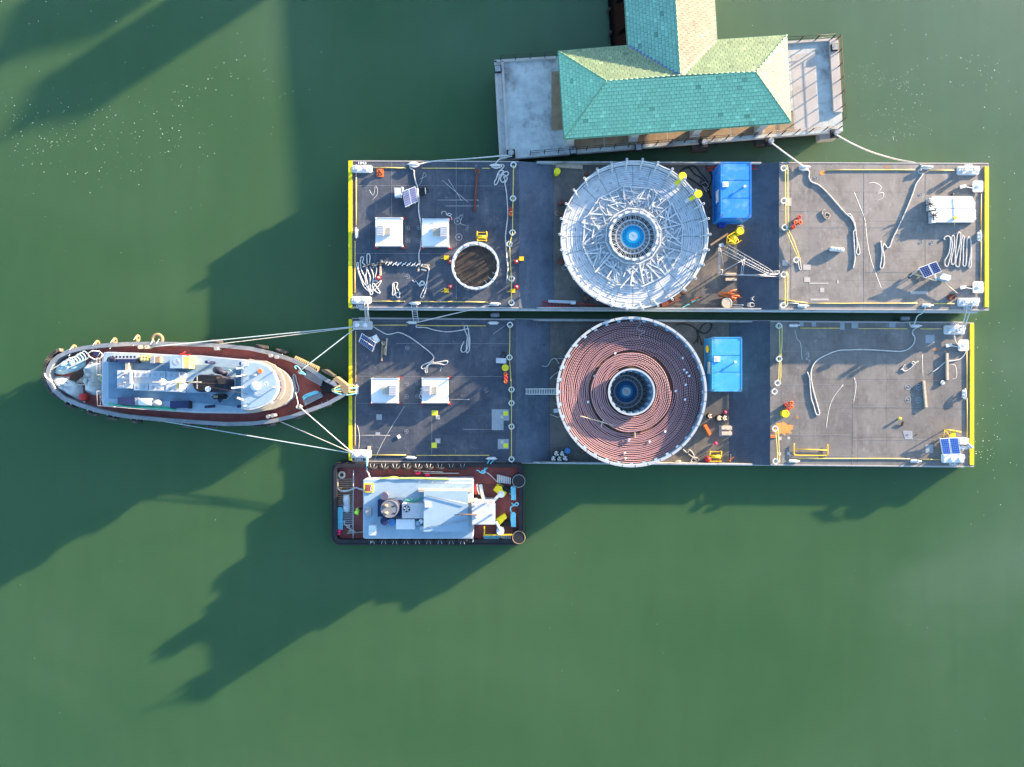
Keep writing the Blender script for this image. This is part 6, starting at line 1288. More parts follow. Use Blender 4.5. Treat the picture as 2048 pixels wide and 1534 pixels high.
# yellow braced stand behind that panel
t = thing('yellow_stand', 'yellow braced metal stand behind the bright blue solar panels', 'stand', W(*R6(1690,1145),ZL)); mb = MB()
for a_, b_ in (((1645,1110),(1635,1175)),((1645,1110),(1790,1130)),((1650,1115),(1695,1175)),((1645,1110),(1740,1120))): mb.tube([W(*R6(*a_),ZL+.7),W(*R6(*b_),ZL+.6)],.045,6)
for p in ((1645,1110),(1635,1175),(1740,1120)): mb.beam(W(*R6(*p),ZL),W(*R6(*p),ZL+.7),.07)
mb.build('stand_frame', 'yellow', t); mb = MB(); mb.prism(P2D([R6(*p) for p in ((1700,1120),(1742,1118),(1738,1178),(1695,1175))],ZL+.6),ZL+.55,ZL+.62); mb.build('stand_plate', 'yellow_beam', t)
# blue containers
def container(label, R, x0, y0, x1, y1, z, h, m, hatch, vent, seams):
    a, b = W(*R(x0,y1), z+h), W(*R(x1,y0), z+h); cx, cy = (a.x+b.x)/2, (a.y+b.y)/2; w, d = b.x-a.x, b.y-a.y
    t = thing('shipping_container', label, 'container', (cx,cy,z)); mb = MB(); mb.box((cx,cy,z+h/2),(w-.12,d-.12,h-.16)); mb.build('wall_core', m, t)
    n = int(d/.26)
    for i in range(n):
        y = a.y+.15+(d-.3)*(i+.5)/n
        for sx in (-1,1): mb = MB(); mb.box((cx+sx*(w/2-.045),y,z+h/2),(.05,.13,h-.3)); mb.build('wall_rib', m, t)
    n = int(w/.28)
    for i in range(n):
        x = a.x+.15+(w-.3)*(i+.5)/n
        for sy in (-1,1): mb = MB(); mb.box((x,cy+sy*(d/2-.045),z+h/2),(.14,.05,h-.3)); mb.build('wall_rib', m, t)
    ns = len(seams)+1; ys = [b.y]+[W(*R(x0,s), z+h).y for s in seams]+[a.y]
    for i in range(ns): mb = MB(); mb.box((cx,(ys[i]+ys[i+1])/2,z+h-.05),(w-.06,abs(ys[i]-ys[i+1])-.06,.06)); mb.build('roof_panel', m, t)
    for i in range(14): mb = MB(); y = a.y+.3+(d-.6)*i/13; mb.beam((a.x+.12,y,z+h-.015),(a.x+.22,y,z+h-.015),.05,.02); mb.build('roof_tab', 'hub_blue', t)
    for (p, q) in (((a.x,a.y),(b.x,a.y)),((b.x,a.y),(b.x,b.y)),((b.x,b.y),(a.x,b.y)),((a.x,b.y),(a.x,a.y))): mb = MB(); mb.beam((*p,z+h-.03),(*q,z+h-.03),.07,.08); mb.beam((*p,z+.06),(*q,z+.06),.1,.12); mb.build('edge_rail', m, t)
    for sx in (-1,1):
        for sy in (-1,1):
            mb = MB(); mb.box((cx+sx*(w/2-.08),cy+sy*(d/2-.08),z+h/2),(.17,.17,h+.02)); o = mb.build('corner_post', m, t); mb = MB(); mb.cyl((cx+sx*(w/2-.13),cy+sy*(d/2-.13),z+h+.01),.07,.01,10); mb.build('corner_casting', 'pink' if 0 else 'rail_rust', o)
    p, q = W(*R(hatch[0],hatch[3]), z+h), W(*R(hatch[2],hatch[1]), z+h); mb = MB(); mb.box(((p.x+q.x)/2,(p.y+q.y)/2,z+h+.03),(q.x-p.x,q.y-p.y,.10)); o = mb.build('roof_hatch', 'white_clean', t); mb = MB(); mb.box(((p.x+q.x)/2,(p.y+q.y)/2,z+h+.085),((q.x-p.x)*.6,(q.y-p.y)*.6,.02)); mb.build('hatch_pane', 'grey_light', o)
    p = W(*R(*vent), z+h); mb = MB(); mb.cyl((p.x,p.y,z+h-.02),.06,.2,10); mb.cyl((p.x,p.y,z+h+.18),.11,.06,12); mb.build('roof_vent', 'white_clean', t)
    mb = MB(); mb.box((a.x-.01,cy-.3,z+h*.55),(.03,1.1,.8)); mb.build('side_notice', 'white_clean', t)
    return t
container('deep blue shipping container on the upper barge beside the pale grey carousel', R2, 1535,92,1757,500, FU, 2.6, 'cont_blue', (1545,238,1587,276), (1706,275), (225,358))
kc = container('sky blue shipping container on the lower barge beside the pink cable coil', R5, 1470,241,1688,641, FL, 2.6, 'cont_sky', (1482,382,1525,422), (1637,425), (375,500))
p = W(1417.5,698,FL+1.6); mb = MB(); mb.torus(p+Vector((-.12,0,0)),.26,.09,(1,0,0),20,8); mb.build('hose_reel', 'yellow', None, **tg('yellow hose reel on the left wall of the sky blue container', 'hose reel'))
# small basket ring on the upper barge
c3 = W(951,531.5,ZU+.95); t = thing('ring_basket', 'small open steel ring basket standing on the left end of the upper barge', 'ring basket', (c3.x,c3.y,ZU)); ro = 2.06
mb = MB(); mb.ring((0,0,1.10), ro-.09, ro+.09, .07, 48); L(mb, 'top_ring', 'galv_light', t)
mb = MB(); mb.ring((0,0,.05), ro-.05, ro+.02, .14, 48); mb.ring((0,0,.65), ro-.02, ro+.03, .1, 48); L(mb, 'lower_ring', 'galv_light', t)
pm = MB(); pm.beam((ro,0,0),(ro,0,1.10),.10); pm.box((ro-.08,0,.95),(.14,.24,.16)); o0 = L(pm, 'basket_post', 'galv_light', t)
xm = MB(); a_ = 2*math.pi/18; xm.beam((ro,0,.1),(ro*math.cos(a_),ro*math.sin(a_),1.08),.05); x0_ = L(xm, 'basket_brace', 'galv_light', t)
for k in range(1,18): childcopy(o0, t, k*a_); childcopy(x0_, t, k*a_)
for k in range(9): mb = MB(); g = k*2*math.pi/9; mb.beam((ro*math.cos(g),ro*math.sin(g),1.175),(ro*math.cos(g+.03),ro*math.sin(g+.03),1.175),.2,.02); L(mb, 'ring_joint', 'grey_paint', t)
mb = MB(); mb.cyl((0,0,.01), ro-.12, .02, 40, sm=False); L(mb, 'basket_floor', 'basket_brown', t)
for (a1,b1) in (((1345,1210),(1370,1245)),((1380,1182),(1415,1208)),((1415,1135),(1450,1160))): mb = MB(); mb.beam(W(*R1(*a1),ZU+.3),W(*R1(*b1),ZU+.6),.03); mb.build('loose_rod', 'white_clean', t)
# yellow spools and mooring markers
def spool(label, R, x0, y0, x1, y1, z, flip=False, h=.45):
    a, b = W(*R(x0,y1),z+h), W(*R(x1,y0),z+h); cx, cy = (a.x+b.x)/2, (a.y+b.y)/2; w, d = b.x-a.x, b.y-a.y; t = thing('cable_spool', label, 'spool', (cx,cy,z))
    mb = MB(); mb.cyl((a.x+.1,cy,z+h/2), h*.36, w-.2, 16, ax='X'); mb.build('drum', 'yellow_beam', t)
    for x, s in ((a.x+.05,-1),(b.x-.05,1)):
        mb = MB(); mb.tube([(x-s*.08,a.y,z+.05),(x+s*.05,cy+.1,z+h*.6),(x+s*.02,b.y,z+h)],.045,6); mb.tube([(x,a.y,z+.05),(x,a.y+.1,z+h)],.045,6); mb.tube([(x,b.y,z+.05),(x,b.y,z+h)],.045,6); mb.build('side_frame', 'yellow', t)
    mb = MB(); mb.beam((a.x,a.y+.08,z+.3),(b.x,a.y+.08,z+.3),.06); mb.beam((a.x,b.y-.05,z+.3),(b.x,b.y-.05,z+.3),.06); mb.build('cross_bar', 'yellow', t)
spool('yellow spool frame at the top of the small steel ring basket', R1, 1272,758,1365,845, ZU)
spool('yellow spool frame at the lower edge of the lower barge right of the coil', Rg(1380,780,9.587), 385,1175,610,1385, FL)
def redcone(label, R, x, y, z, m='red', s=.2, name='marker_block'):
    p = W(*R(x,y), z); t = thing(name, label, 'marker', (p.x,p.y,z)); mb = MB(); mb.box((p.x,p.y,z+.1),(s*2,s*1.6,.2),rnd.uniform(-.4,.4)); mb.build('block_base', m, t); mb = MB(); mb.cyl((p.x+.03,p.y+.02,z+.2),s*.5,.18,10,s*.35); mb.build('block_knob', m if m != 'red' else 'white_paint', t)
for x, y, s in ((1025,1040,'at the left of the ring basket'),(1028,1275,'below left of the ring basket'),(1640,1040,'on the ramp right of the ring basket'),(1640,1275,'low on the ramp right of the ring basket'),(1588,580,'beside the upper left rope guides'),(358,1190,'beside the bighted rope at the upper barge left end')): redcone('small red block '+s, R1, x, y, ZU if x < 1610 else ZU-.1)
for x, y, s in ((990,1003,'left of the ring basket'),(992,1308,'below left of the ring basket'),(1688,1012,'on the ramp beside a red block'),(1607,1310,'near the lower rope guide')):
    p = W(*R1(x,y), ZU); t = thing('yellow_stand', 'small yellow angular stand '+s, 'stand', (p.x,p.y,ZU-.1)); mb = MB(); mb.box((p.x,p.y,ZU+.12),(.42,.38,.08)); mb.beam((p.x-.5,p.y-.1,ZU),(p.x-.15,p.y,ZU+.12),.08); mb.build('stand_top', 'yellow', t)
    mb = MB(); [mb.beam((p.x+sx*.17,p.y+sy*.15,ZU-.1),(p.x+sx*.17,p.y+sy*.15,ZU+.1),.05) for sx in (-1,1) for sy in (-1,1)]; mb.build('stand_leg', 'yellow', t)
# yellow drums (buoy tops)
def drum(label, px, py, z, r, h, m='yellow_beam', cat='drum'):
    p = W(px,py,z+h); t = thing('drum', label, cat, (p.x,p.y,z)); mb = MB(); mb.cyl((p.x,p.y,z),r*.9,h,24); mb.build('drum_body', m, t); mb = MB(); mb.cyl((p.x,p.y,z+h),r,.06,24); mb.torus((p.x,p.y,z+h+.05),r*.85,.03,n=24,k=6); mb.build('drum_lid', m, t)
drum('bright yellow round drum on the upper barge at the top of the left ramp', 1114.5,342.5,FU,.30,.75)
drum('bright yellow round drum on a rope guide near the deep blue container', 1480,462,FU,.36,.9)
drum('yellow round drum beside the rope guides on the left of the lower barge', 1010.5,735.5,ZL,.32,.35)
drum('yellow round drum beside red valves on the right of the lower barge', 1570.5,827.5,ZL,.36,.45)
drum('blue round drum among the stone baskets on the lower barge', 1135,901.5,FL,.27,.7,'blue_drum')
def valve(label, R, pts, z, m1='red', m2='orange'):
    p = W(*R(*pts[0]), z); t = thing('valve_stand', label, 'valve', (p.x,p.y,z))
    for i, q in enumerate(pts):
        c_ = W(*R(*q), z); mb = MB(); mb.cyl((c_.x,c_.y,z),.09,.4,10); mb.build('valve_stem', m2 if i%2 else m1, t); mb = MB(); mb.torus((c_.x,c_.y,z+.42),.14,.035,n=16,k=6); mb.beam((c_.x-.13,c_.y,z+.42),(c_.x+.13,c_.y,z+.42),.03); mb.box((c_.x+.05,c_.y-.1,z+.2),(.22,.16,.2),.5); mb.build('valve_wheel', m1 if i%2 else m2, t)
valve('cluster of red and orange valves beside the rope guides of the upper barge right deck', R3, [(210,650),(245,605),(255,650),(195,690)], ZU)
valve('yellow and red valves next to the yellow drum on the lower barge right deck', R6, [(265,870),(220,885),(265,905),(235,925)], ZL)
valve('small red and orange valve on the left deck of the lower barge', R4, [(1587,615),(1590,650),(1588,685)], ZL)
valve('orange valve lying near the box edge on the upper barge left deck', R1, [(1590,560),(1585,600)], ZU, 'orange', 'red')
# orange bracket with hatch at upper left, small dark winch lower right
t = thing('towing_bracket', 'orange square bracket near the upper left corner of the upper barge', 'bracket', W(*Z1(800,400),ZU)); p = W(*Z1(800,405),ZU)
mb = MB(); mb.box((p.x,p.y,ZU+.03),(.60,.75,.06)); mb.build('bracket_base', 'orange', t)
mb = MB(); mb.beam((p.x-.15,p.y-.25,ZU),(p.x-.02,p.y,ZU+.3),.08); mb.beam((p.x+.15,p.y-.25,ZU),(p.x+.02,p.y,ZU+.3),.08); mb.cyl((p.x-.05,p.y+.1,ZU),.09,.36,10); mb.beam((p.x-.2,p.y+.25,ZU+.25),(p.x+.2,p.y-.2,ZU+.3),.1); mb.build('bracket_arm', 'pipe_rust', t)
t = thing('hand_winch', 'rusty brown hand winch near the lower right corner of the upper barge', 'winch', W(*Z3(770,1080),ZU)); p = W(*Z3(770,1085),ZU)
mb = MB(); mb.box((p.x,p.y,ZU+.15),(.5,.45,.3),.1); mb.build('winch_body', 'pipe_rust', t); mb = MB(); mb.beam((p.x-.2,p.y+.2,ZU+.32),(p.x+.25,p.y+.28,ZU+.35),.1); mb.cyl((p.x+.32,p.y+.06,ZU+.2),.11,.15,12); mb.build('winch_drum', 'black', t)
# rusty pipe
t = thing('steel_pipe', 'long rusty red pipe lying on the left deck of the upper barge', 'pipe', W(*R1(1262,380),ZU)); MB().tube([W(*R1(1275,185),ZU+.12),W(*R1(1249,570),ZU+.1)],.10,12).build('pipe_tube', 'pipe_rust', t)
p = W(*R1(1277,200),ZU); mb = MB(); mb.cyl((p.x,p.y,ZU+.01),.24,.15,8); mb.build('pipe_flange', 'wood', t); mb = MB(); mb.torus((p.x,p.y,ZU+.2),.18,.05,n=12,k=6); mb.build('pipe_shackle', 'rail_rust', t)
# black cable heap, hose with white stripes
rope('cable_heap', 'tangled black cable heap right of the pale solar panel', R1, [(755,360),(800,350),(780,400),(760,420),(800,380),(815,370),(790,410),(745,400),(770,360),(805,400),(770,390)], ZU+.1, .09, 'black_rubber', 'cable')
rope('pipe_rack', 'white bar beside the black cable heap', R1, [(792,350),(796,410)], ZU+.35, .04, 'white_paint', 'bar', k=1)
for i, dy in enumerate((0, 14)):
    hose_ = rope('striped_hose', 'black hose spirally taped in white on the upper barge, the %s of the pair' % ('upper','lower')[i], R1, [(210+40*i,1090-i*30),(300,1062+dy),(400,1050+dy),(500,1050+dy),(600,1056+dy),(720,1062+dy),(800,1072+dy*2)], ZU, .095, 'rope_black', 'hose')
for k in range(16): 
    x = 430+k*22; y = 1045+(k%2)*14+k*.6; mb = MB(); mb.beam(W(*R1(x-8,y+14),ZU+.2), W(*R1(x+10,y-8),ZU+.2), .07, .03); o = mb.build('tape_wrap', 'white_clean', hose_)
for i, q in enumerate((((378,1060),(376,1168)),((386,1020),(386,1042)),((741,1020),(730,1128)))): 
    mb = MB(); mb.beam(W(*R1(*q[0]),ZU+.08), W(*R1(*q[1]),ZU+.08), .16, .12); mb.build('timber', 'wood_pale', None, **tg(['pale timber crossing under the left part of the striped hoses','short pale timber stub above the striped hoses','pale timber crossing under the right end of the striped hoses'][i], 'timber'))
for i, q in enumerate((((760,1065),(830,1070)),((765,1078),(825,1100)),((755,1110),(800,1120)))): mb = MB(); mb.beam(W(*R1(*q[0]),ZU+.12), W(*R1(*q[1]),ZU+.16), .12, .10); mb.build('coupling', 'wood_pale' if i<2 else 'grey_galv', None, **tg(['tan hose coupling at the right end of the striped hoses','second tan coupling just below the first','grey coupling below the two tan ones'][i], 'coupling'))
# ropes on the upper barge
rope('deck_rope', 'white rope running from the upper cleat down between the white boxes', R1, [(650,150),(655,170),(685,190),(690,240),(705,300),(725,360),(735,420),(730,520),(735,600),(755,700),(760,800),(750,900),(735,960),(735,1030),(742,1060)], ZU, .055)
rope('deck_rope', 'white rope from the hose couplings down to a long loop near the barge edge', R1, [(800,1072),(825,1100),(820,1150),(805,1230),(780,1290),(750,1350),(755,1375),(775,1360),(800,1290),(808,1240)], ZU, .045)
rope('deck_rope', 'white rope laid in tall bights at the left end of the upper barge', Z2, [(650,400),(630,360),(660,335),(700,370),(720,430),(710,520),(690,600),(710,680),(735,705),(660,700),(635,740),(700,820),(790,960),(760,980),(700,940),(640,870),(680,800),(760,740),(815,700),(810,730),(760,810),(680,900),(600,945),(530,930),(430,830),(380,720),(310,520),(265,340),(285,285),(305,320),(300,400),(340,560),(420,740),(500,830),(560,960),(590,1020),(630,960),(620,800),(650,620),(610,470),(560,330),(570,150),(545,90),(500,110),(500,260),(510,440),(570,620),(565,780),(590,920),(550,880),(500,720),(470,580),(495,480),(470,360),(400,290),(420,190),(400,155),(360,180),(350,320),(380,480),(450,620),(480,780),(530,900),(600,940)], ZU, .05, k=4)
rope('deck_rope', 'small white rope hank near the lower edge of the upper barge', Z2, [(1100,750),(1080,790),(1085,900),(1075,1010),(1110,1025),(1140,950),(1120,850),(1110,760),(1150,740),(1190,760),(1170,850),(1200,900),(1240,990),(1230,1080),(1170,1060),(1150,1000),(1200,960)], ZU, .05)
rope('chain', 'white chain tangle on the upper barge near the lower cleats', Z2, [(1530,690),(1580,730),(1600,700),(1640,740),(1680,790),(1740,720),(1810,760),(1780,800),(1720,780),(1690,820),(1750,800),(1800,740),(1740,700),(1670,790)], ZU, .04, 'rope_white', 'chain')
rope('chain', 'small white chain above the second white box of the upper barge', R1, [(945,600),(950,575),(980,572),(990,600),(1010,590),(1035,600),(1010,612),(990,600),(1030,620),(1040,650)], ZU, .035, 'rope_white', 'chain')
rope('deck_rope', 'white rope tangle below the upper cleat beside the ramp', R1, [(1440,130),(1410,150),(1450,165),(1500,135),(1525,150),(1500,180),(1470,210),(1455,260),(1435,300),(1440,325),(1460,310),(1480,260),(1475,210),(1500,190),(1520,200),(1500,220),(1490,240),(1540,200),(1565,215),(1550,240),(1510,230),(1490,270),(1510,300),(1535,280),(1520,250),(1555,260),(1530,310)], ZU, .055, k=4)
rope('deck_rope', 'long white rope beside the rope guides of the upper barge left deck', R1, [(1530,300),(1545,380),(1555,480),(1560,600),(1550,700),(1538,800),(1545,900),(1550,1000),(1560,1100),(1550,1210)], ZU, .05)
def cable_run(label, L, z, m='rope_yellow', r=.035, off=0):
    P = [W(x+off, y, z+.3) for x, y in L]; mb = MB(); mb.tube(P, r, 5); mb.build('safety_line', m, None, **tg(label, 'rope'))
cable_run('pale yellow line strung through the left rope guides of the upper barge', GU1, ZU)
cable_run('pale yellow line strung through the left rope guides of the lower barge', GL1, ZL)
def loopline(label, R, pts, z): rope('safety_line', label, R, pts, z+.2, .035, 'rope_yellow', 'rope', closed=True, k=1)
loopline('yellow rope loop between the top guides on the right deck of the upper barge', R3, [(135,160),(140,140),(152,135),(158,160),(158,420),(160,680),(148,700),(140,680),(137,420)], ZU)
loopline('slanting yellow rope loop between guides on the right deck of the upper barge', R3, [(150,700),(165,710),(215,820),(270,975),(262,985),(200,850),(150,730)], ZU)
loopline('yellow rope loop between the lowest guides on the right deck of the upper barge', R3, [(130,1100),(150,1085),(158,1100),(155,1380),(140,1395),(133,1380),(135,1250)], ZU)
loopline('yellow rope loop between the top guides on the right deck of the lower barge', R6, [(172,180),(185,170),(198,180),(195,350),(185,480),(185,640),(178,700),(165,690),(168,560),(178,420),(175,300)], ZL)
loopline('yellow rope loop between the lowest guides on the right deck of the lower barge', R6, [(135,1095),(150,1090),(160,1110),(168,1250),(175,1400),(165,1412),(158,1390),(150,1250)], ZL)
rope('deck_rope', 'short pale rope from the second guide pair down the upper barge right deck', R3, [(245,985),(255,1030),(265,1065),(278,1060),(272,1020),(268,985)], ZU, .035)
rope('deck_rope', 'long white rope slanting to a narrow bight on the upper barge right deck', R3, [(260,165),(290,185),(335,180),(350,200),(345,240),(370,285),(430,310),(500,370),(580,460),(640,530),(690,580),(715,600),(740,640),(760,700),(770,780),(790,860),(798,910),(785,932),(768,915),(775,850),(765,740)], ZU, .055)
rope('deck_rope', 'white rope doubled beside the narrow bight, ending below it', R3, [(692,575),(710,570),(735,610),(755,660),(755,710),(742,730),(745,780),(752,900),(755,970),(740,1052)], ZU, .055)
rope('deck_rope', 'white rope with a hooked end on the upper barge right deck', R3, [(1345,160),(1320,190),(1335,210),(1358,215),(1335,250),(1300,300),(1280,360),(1250,440),(1200,560),(1140,690),(1090,790),(1065,860),(1040,870),(1025,845),(1010,840),(1003,880),(1015,960),(1010,1030),(995,1055),(980,1040),(990,980),(995,900),(985,810)], ZU, .055)
rope('deck_rope', 'white rope laid in five long bights at the right end of the upper barge', R3, [(1555,800),(1548,785),(1570,768),(1600,775),(1605,830),(1590,920),(1555,985),(1560,1030),(1580,1035),(1590,1000),(1610,920),(1620,840),(1615,780),(1630,760),(1640,790),(1635,880),(1615,960),(1615,1010),(1630,1020),(1645,990),(1650,900),(1660,800),(1670,745),(1690,735),(1695,780),(1685,850),(1660,950),(1650,1020),(1670,1042),(1685,1020),(1695,900),(1705,800),(1715,765),(1725,780),(1720,860),(1720,960),(1715,1020),(1735,1035),(1745,1000),(1750,880),(1755,800),(1770,775),(1785,800),(1790,880),(1780,960),(1768,1030),(1778,1050),(1788,1020),(1792,940),(1790,880)], ZU, .06, k=4)
rope('deck_rope', 'small tan rope coil on the upper barge right deck', R3, [(485,530),(465,545),(470,580),(500,615),(525,600),(530,575),(500,560),(485,580),(500,600),(515,590)], ZU, .05, 'stone_sack')
# wrapped white bundle
t = thing('wrapped_bundle', 'white wrapped bundle lying on the upper barge right deck', 'bundle', W(*R3(595,885),ZU)); a_, b_ = W(*R3(530,880),ZU+.2), W(*R3(655,890),ZU+.2)
MB().tube([a_,a_.lerp(b_,.05),a_.lerp(b_,.5),a_.lerp(b_,.95),b_],[.12,.2,.19,.19,.15],12).build('bundle_wrap', 'white_paint', t); MB().tube([a_-Vector((.15,0,0)),a_+Vector((.2,.1,.1))],.09,8).build('bundle_end', 'grey_paint', t)
for k in range(4): p = a_.lerp(b_,.15+.2*k); mb = MB(); mb.torus(p,.21,.02,(1,0,0),14,5); mb.build('bundle_strap', 'rope_white', t)
# stack of white pipes / boards
t = thing('pipe_bundle', 'stack of long white boxed pipes strapped on the right deck of the upper barge', 'pipes', W(*Z8(650,1130),ZU))
rows = []
for j in range(13):
    y = 850+j*19+(0 if j<7 else 0); rows.append((y, 250+rnd.uniform(-6,6), 1060+min(j,6)*11+rnd.uniform(-8,8)))
for j in range(14):
    y = 1108+j*19.5; rows.append((y, 330+rnd.uniform(-6,6) if y < 1350 else 260, 1135+rnd.uniform(-6,14)-(0 if y<1330 else 40)))
for y, xa, xb in rows:
    a_, b_ = W(*Z8(xa,y),ZU+.45), W(*Z8(xb,y),ZU+.45)
    for lv in range(2): mb = MB(); mb.beam(a_-Vector((0,0,.06+.15*lv)), b_-Vector((0,0,.06+.15*lv+rnd.uniform(0,.02))), .085, .13); mb.build('boxed_pipe', 'white_clean', t)
for x0_, y0_, y1_ in ((158,885,1140),(205,1160,1395)):
    for j in range(7):
        y = y0_+(y1_-y0_)*(j+.5)/7; mb = MB(); mb.beam(W(*Z8(x0_,y),ZU+.3), W(*Z8(x0_+110,y),ZU+.22), .12, .42); mb.build('pipe_socket', 'grey_light', t)
for x, y in ((205,1000),(290,1230)):
    for k in range(7): g = k*.9; mb = MB(); c_ = W(*Z8(x,y),ZU+.5); mb.tube([c_, c_+Vector((.45*math.cos(g),.35*math.sin(g),rnd.uniform(-.1,.25)))],.035,5); mb.build('pipe_clamp', 'black', t)
mb = MB(); mb.tube([W(*Z8(695,870),ZU+.48),W(*Z8(722,1100),ZU+.49),W(*Z8(715,1290),ZU+.48),W(*Z8(700,1440),ZU+.3)],.02,5); mb.build('ratchet_strap', 'rope_yellow', t)
mb = MB(); mb.box(W(*Z8(718,1285),ZU+.5),(.28,.26,.12),.4); mb.build('strap_ratchet', 'yellow_beam', t)
for x in (270,600,1050): mb = MB(); mb.beam(W(*Z8(x,845),ZU+.08), W(*Z8(x,1400),ZU+.08), .18, .15); mb.build('bearer', 'wood', t)
# truss gangway lying in the well of the upper barge
t = thing('gantry_stair', 'grey triangular lattice stair frame lying on the right ramp of the upper barge', 'gangway', W(*G7(600,750),FU)); z1_ = ZU+.15
def gt(a_, b_, r=.028, za=z1_, zb=None, name='tube_rail', m='rail_grey'): MB().tube([W(*G7(*a_),za), W(*G7(*b_),za if zb is None else zb)], r, 6).build(name, m, t)
for a_, b_ in (((150,470),(150,920)),((172,480),(165,840)),((180,480),(230,780)),((165,925),(1180,965)),((200,935),(1180,930)),((145,845),(215,850)),((215,850),(210,930)),((150,920),(210,935)),((230,865),(590,665)),((590,655),(555,930)),((560,690),(525,930)),((1060,870),(1180,870)),((1180,865),(1180,970)),((1070,870),(1070,960)),((1105,870),(1105,960)),((985,870),(1060,870)),((960,910),(1060,910)),((950,935),(1180,905))): gt(a_, b_)
for o_, r_ in (((0,0),.03),((-25,60),.03),((60,-35),.02),((-60,95),.022)): gt((240+o_[0],450+o_[1]), (1000+o_[0]*.6,870+o_[1]*.6), r_, z1_+.2)
for k in range(20):
    s = k/19; x = 290+(960-290)*s; y = 480+(880-480)*s; gt((x+12,y-22),(x-18,y+42),.02, z1_+.2, None, 'stair_tread', 'rail_mid')
for k in range(5): s = k/5; x = 330+640*s; y = 460+400*s; gt((x,y),(x+20,y-30),.02,z1_+.2,z1_+.6,'rail_post')
mb = MB(); [mb.box(W(*G7(*p),z1_-.1),(.4,.3,.2),.3) for p in ((190,430),(965,925))]; mb.build('joint_bracket', 'grey_galv', t)
for p in ((160,470),(170,890),(560,920),(600,680)): w_ = W(*G7(*p),z1_); MB().beam((w_.x,w_.y,FU),(w_.x,w_.y,z1_),.08).build('prop', 'grey_galv', t)
for i, b in enumerate(((265,900,450,945),(270,985,455,1030))): rbox(None, 'timber_block', G7, *b, FU+.02, FU+.35, 'wood_pale').update_tag()
for o in [x for x in col.objects if x.name.startswith('timber_block') and 'label' not in x]: o['label'] = ('upper' if not any(x.get('label','').startswith('upper pale timber') for x in col.objects) else 'lower')+' pale timber block under the foot of the lattice stair frame'; o['category'] = 'timber block'; o['group'] = 'timber blocks under the stair frame'
# yellow hoop frame, orange heap, white coils, planks, ladders
t = thing('yellow_stand', 'yellow tubular frame between the deep blue container and the stair frame', 'stand', W(*G7(400,320),FU))
for pts in ([(285,400),(290,280),(420,205),(470,215)],[(285,400),(430,410),(490,375),(460,300)],[(295,290),(350,350),(420,400)],[(300,390),(350,350)]): MB().tube([W(*G7(*p),FU+.9) for p in pts],.05,6).build('stand_tube', 'yellow', t)
for p in ((285,400),(295,285),(480,380)): w_ = W(*G7(*p),FU); MB().beam((w_.x,w_.y,FU),(w_.x,w_.y,FU+.9),.06).build('stand_leg', 'yellow', t)
w_ = W(*G7(395,315),FU+.6); MB().sphere(w_,.42,.8,1.15,.8,16).build('stand_float', 'yellow_beam', t)
rope('cable_loop', 'thin white cable loop above the yellow drum near the container', G7, [(460,110),(500,90),(560,120),(600,90),(635,110),(625,160),(590,150),(560,100),(520,85)], FU+.05, .03)
for x in (165,215): 
    p = W(*G7(x,105),FU); mb = MB(); mb.cyl((p.x,p.y,FU),.18,.45,14); mb.build('gas_bottle', 'blue_plain', None, **tg('small dark blue bottle at the lower edge of the deep blue container, the %s one' % ('left' if x<190 else 'right'), 'bottle'))
for i in range(22):
    x, y = rnd.uniform(110,330), rnd.uniform(1230,1340); g = rnd.uniform(-.3,.3); a_ = W(*G7(x,y),FU+.1+rnd.uniform(0,.35)); mb = MB(); mb.tube([a_, a_+Vector((1.2*math.cos(g),1.2*math.sin(g),rnd.uniform(-.05,.1)))],.045,5); mb.build('scaffold_tube', 'orange' if i%3 else 'pipe_rust', None, **tg('orange rod in the heap of orange rods near the lower edge of the upper barge', 'rod', 'heap of orange rods'))
drum('cream round drum lid beside the heap of orange rods', *G7(285,1415), FU, .5, .35, 'tug_cream')
for i, (x, y, rx, ry) in enumerate(((755,1340,.5,.38),(705,1450,.45,.38),(855,1445,.55,.42))):
    p = W(*G7(x,y),FU+.1); mb = MB()
    for k in range(4): mb.torus(p+Vector((rnd.uniform(-.03,.03),rnd.uniform(-.03,.03),.05*k)), rx-.08*k, .045, n=24, k=6, sy=ry/rx)
    for k in range(3): mb.torus(p+Vector((0,0,.05)), rx-.1*k-.12, .04, n=24, k=6, sy=ry/rx)
    mb.build('hose_coil', 'rope_white', None, **tg(['topmost of three white hose coils at the foot of the right ramp','lower left of the three white hose coils on the right ramp','lower right of the three white hose coils on the right ramp'][i], 'hose coil'))
rope('pipe', 'bundle of thin pale rods beside the cream drum lid', G7, [(350,1440),(570,1450)], FU+.1, .04, 'grey_light', 'rod', k=1); rope('pipe', 'thin pale rod bent along the upper barge edge', G7, [(355,1480),(550,1485),(560,1495)], FU+.1, .04, 'grey_light', 'rod', k=1)
slab('plank', 'wide pale plank beside the yellow drum at the top of the left ramp', 'plank', Rg(1080,310,17.07), [(540,310),(1465,350),(1450,480),(530,430)], FU, .12, 'wood_pale')
slab('plank', 'orange brown plank lying between the pale carousel and the yellow frame', 'plank', G7, [(0,410),(300,220),(310,260),(10,450)], FU, .12, 'wood')
slab('plank', 'small brown frame of planks at the foot of the pale grey carousel', 'plank', R2, [(1090,1135),(1200,1080),(1225,1120),(1115,1165)], FU, .3, 'pipe_rust')
for i, (a_, b_) in enumerate((((1420,960),(1445,1090)),)): pass
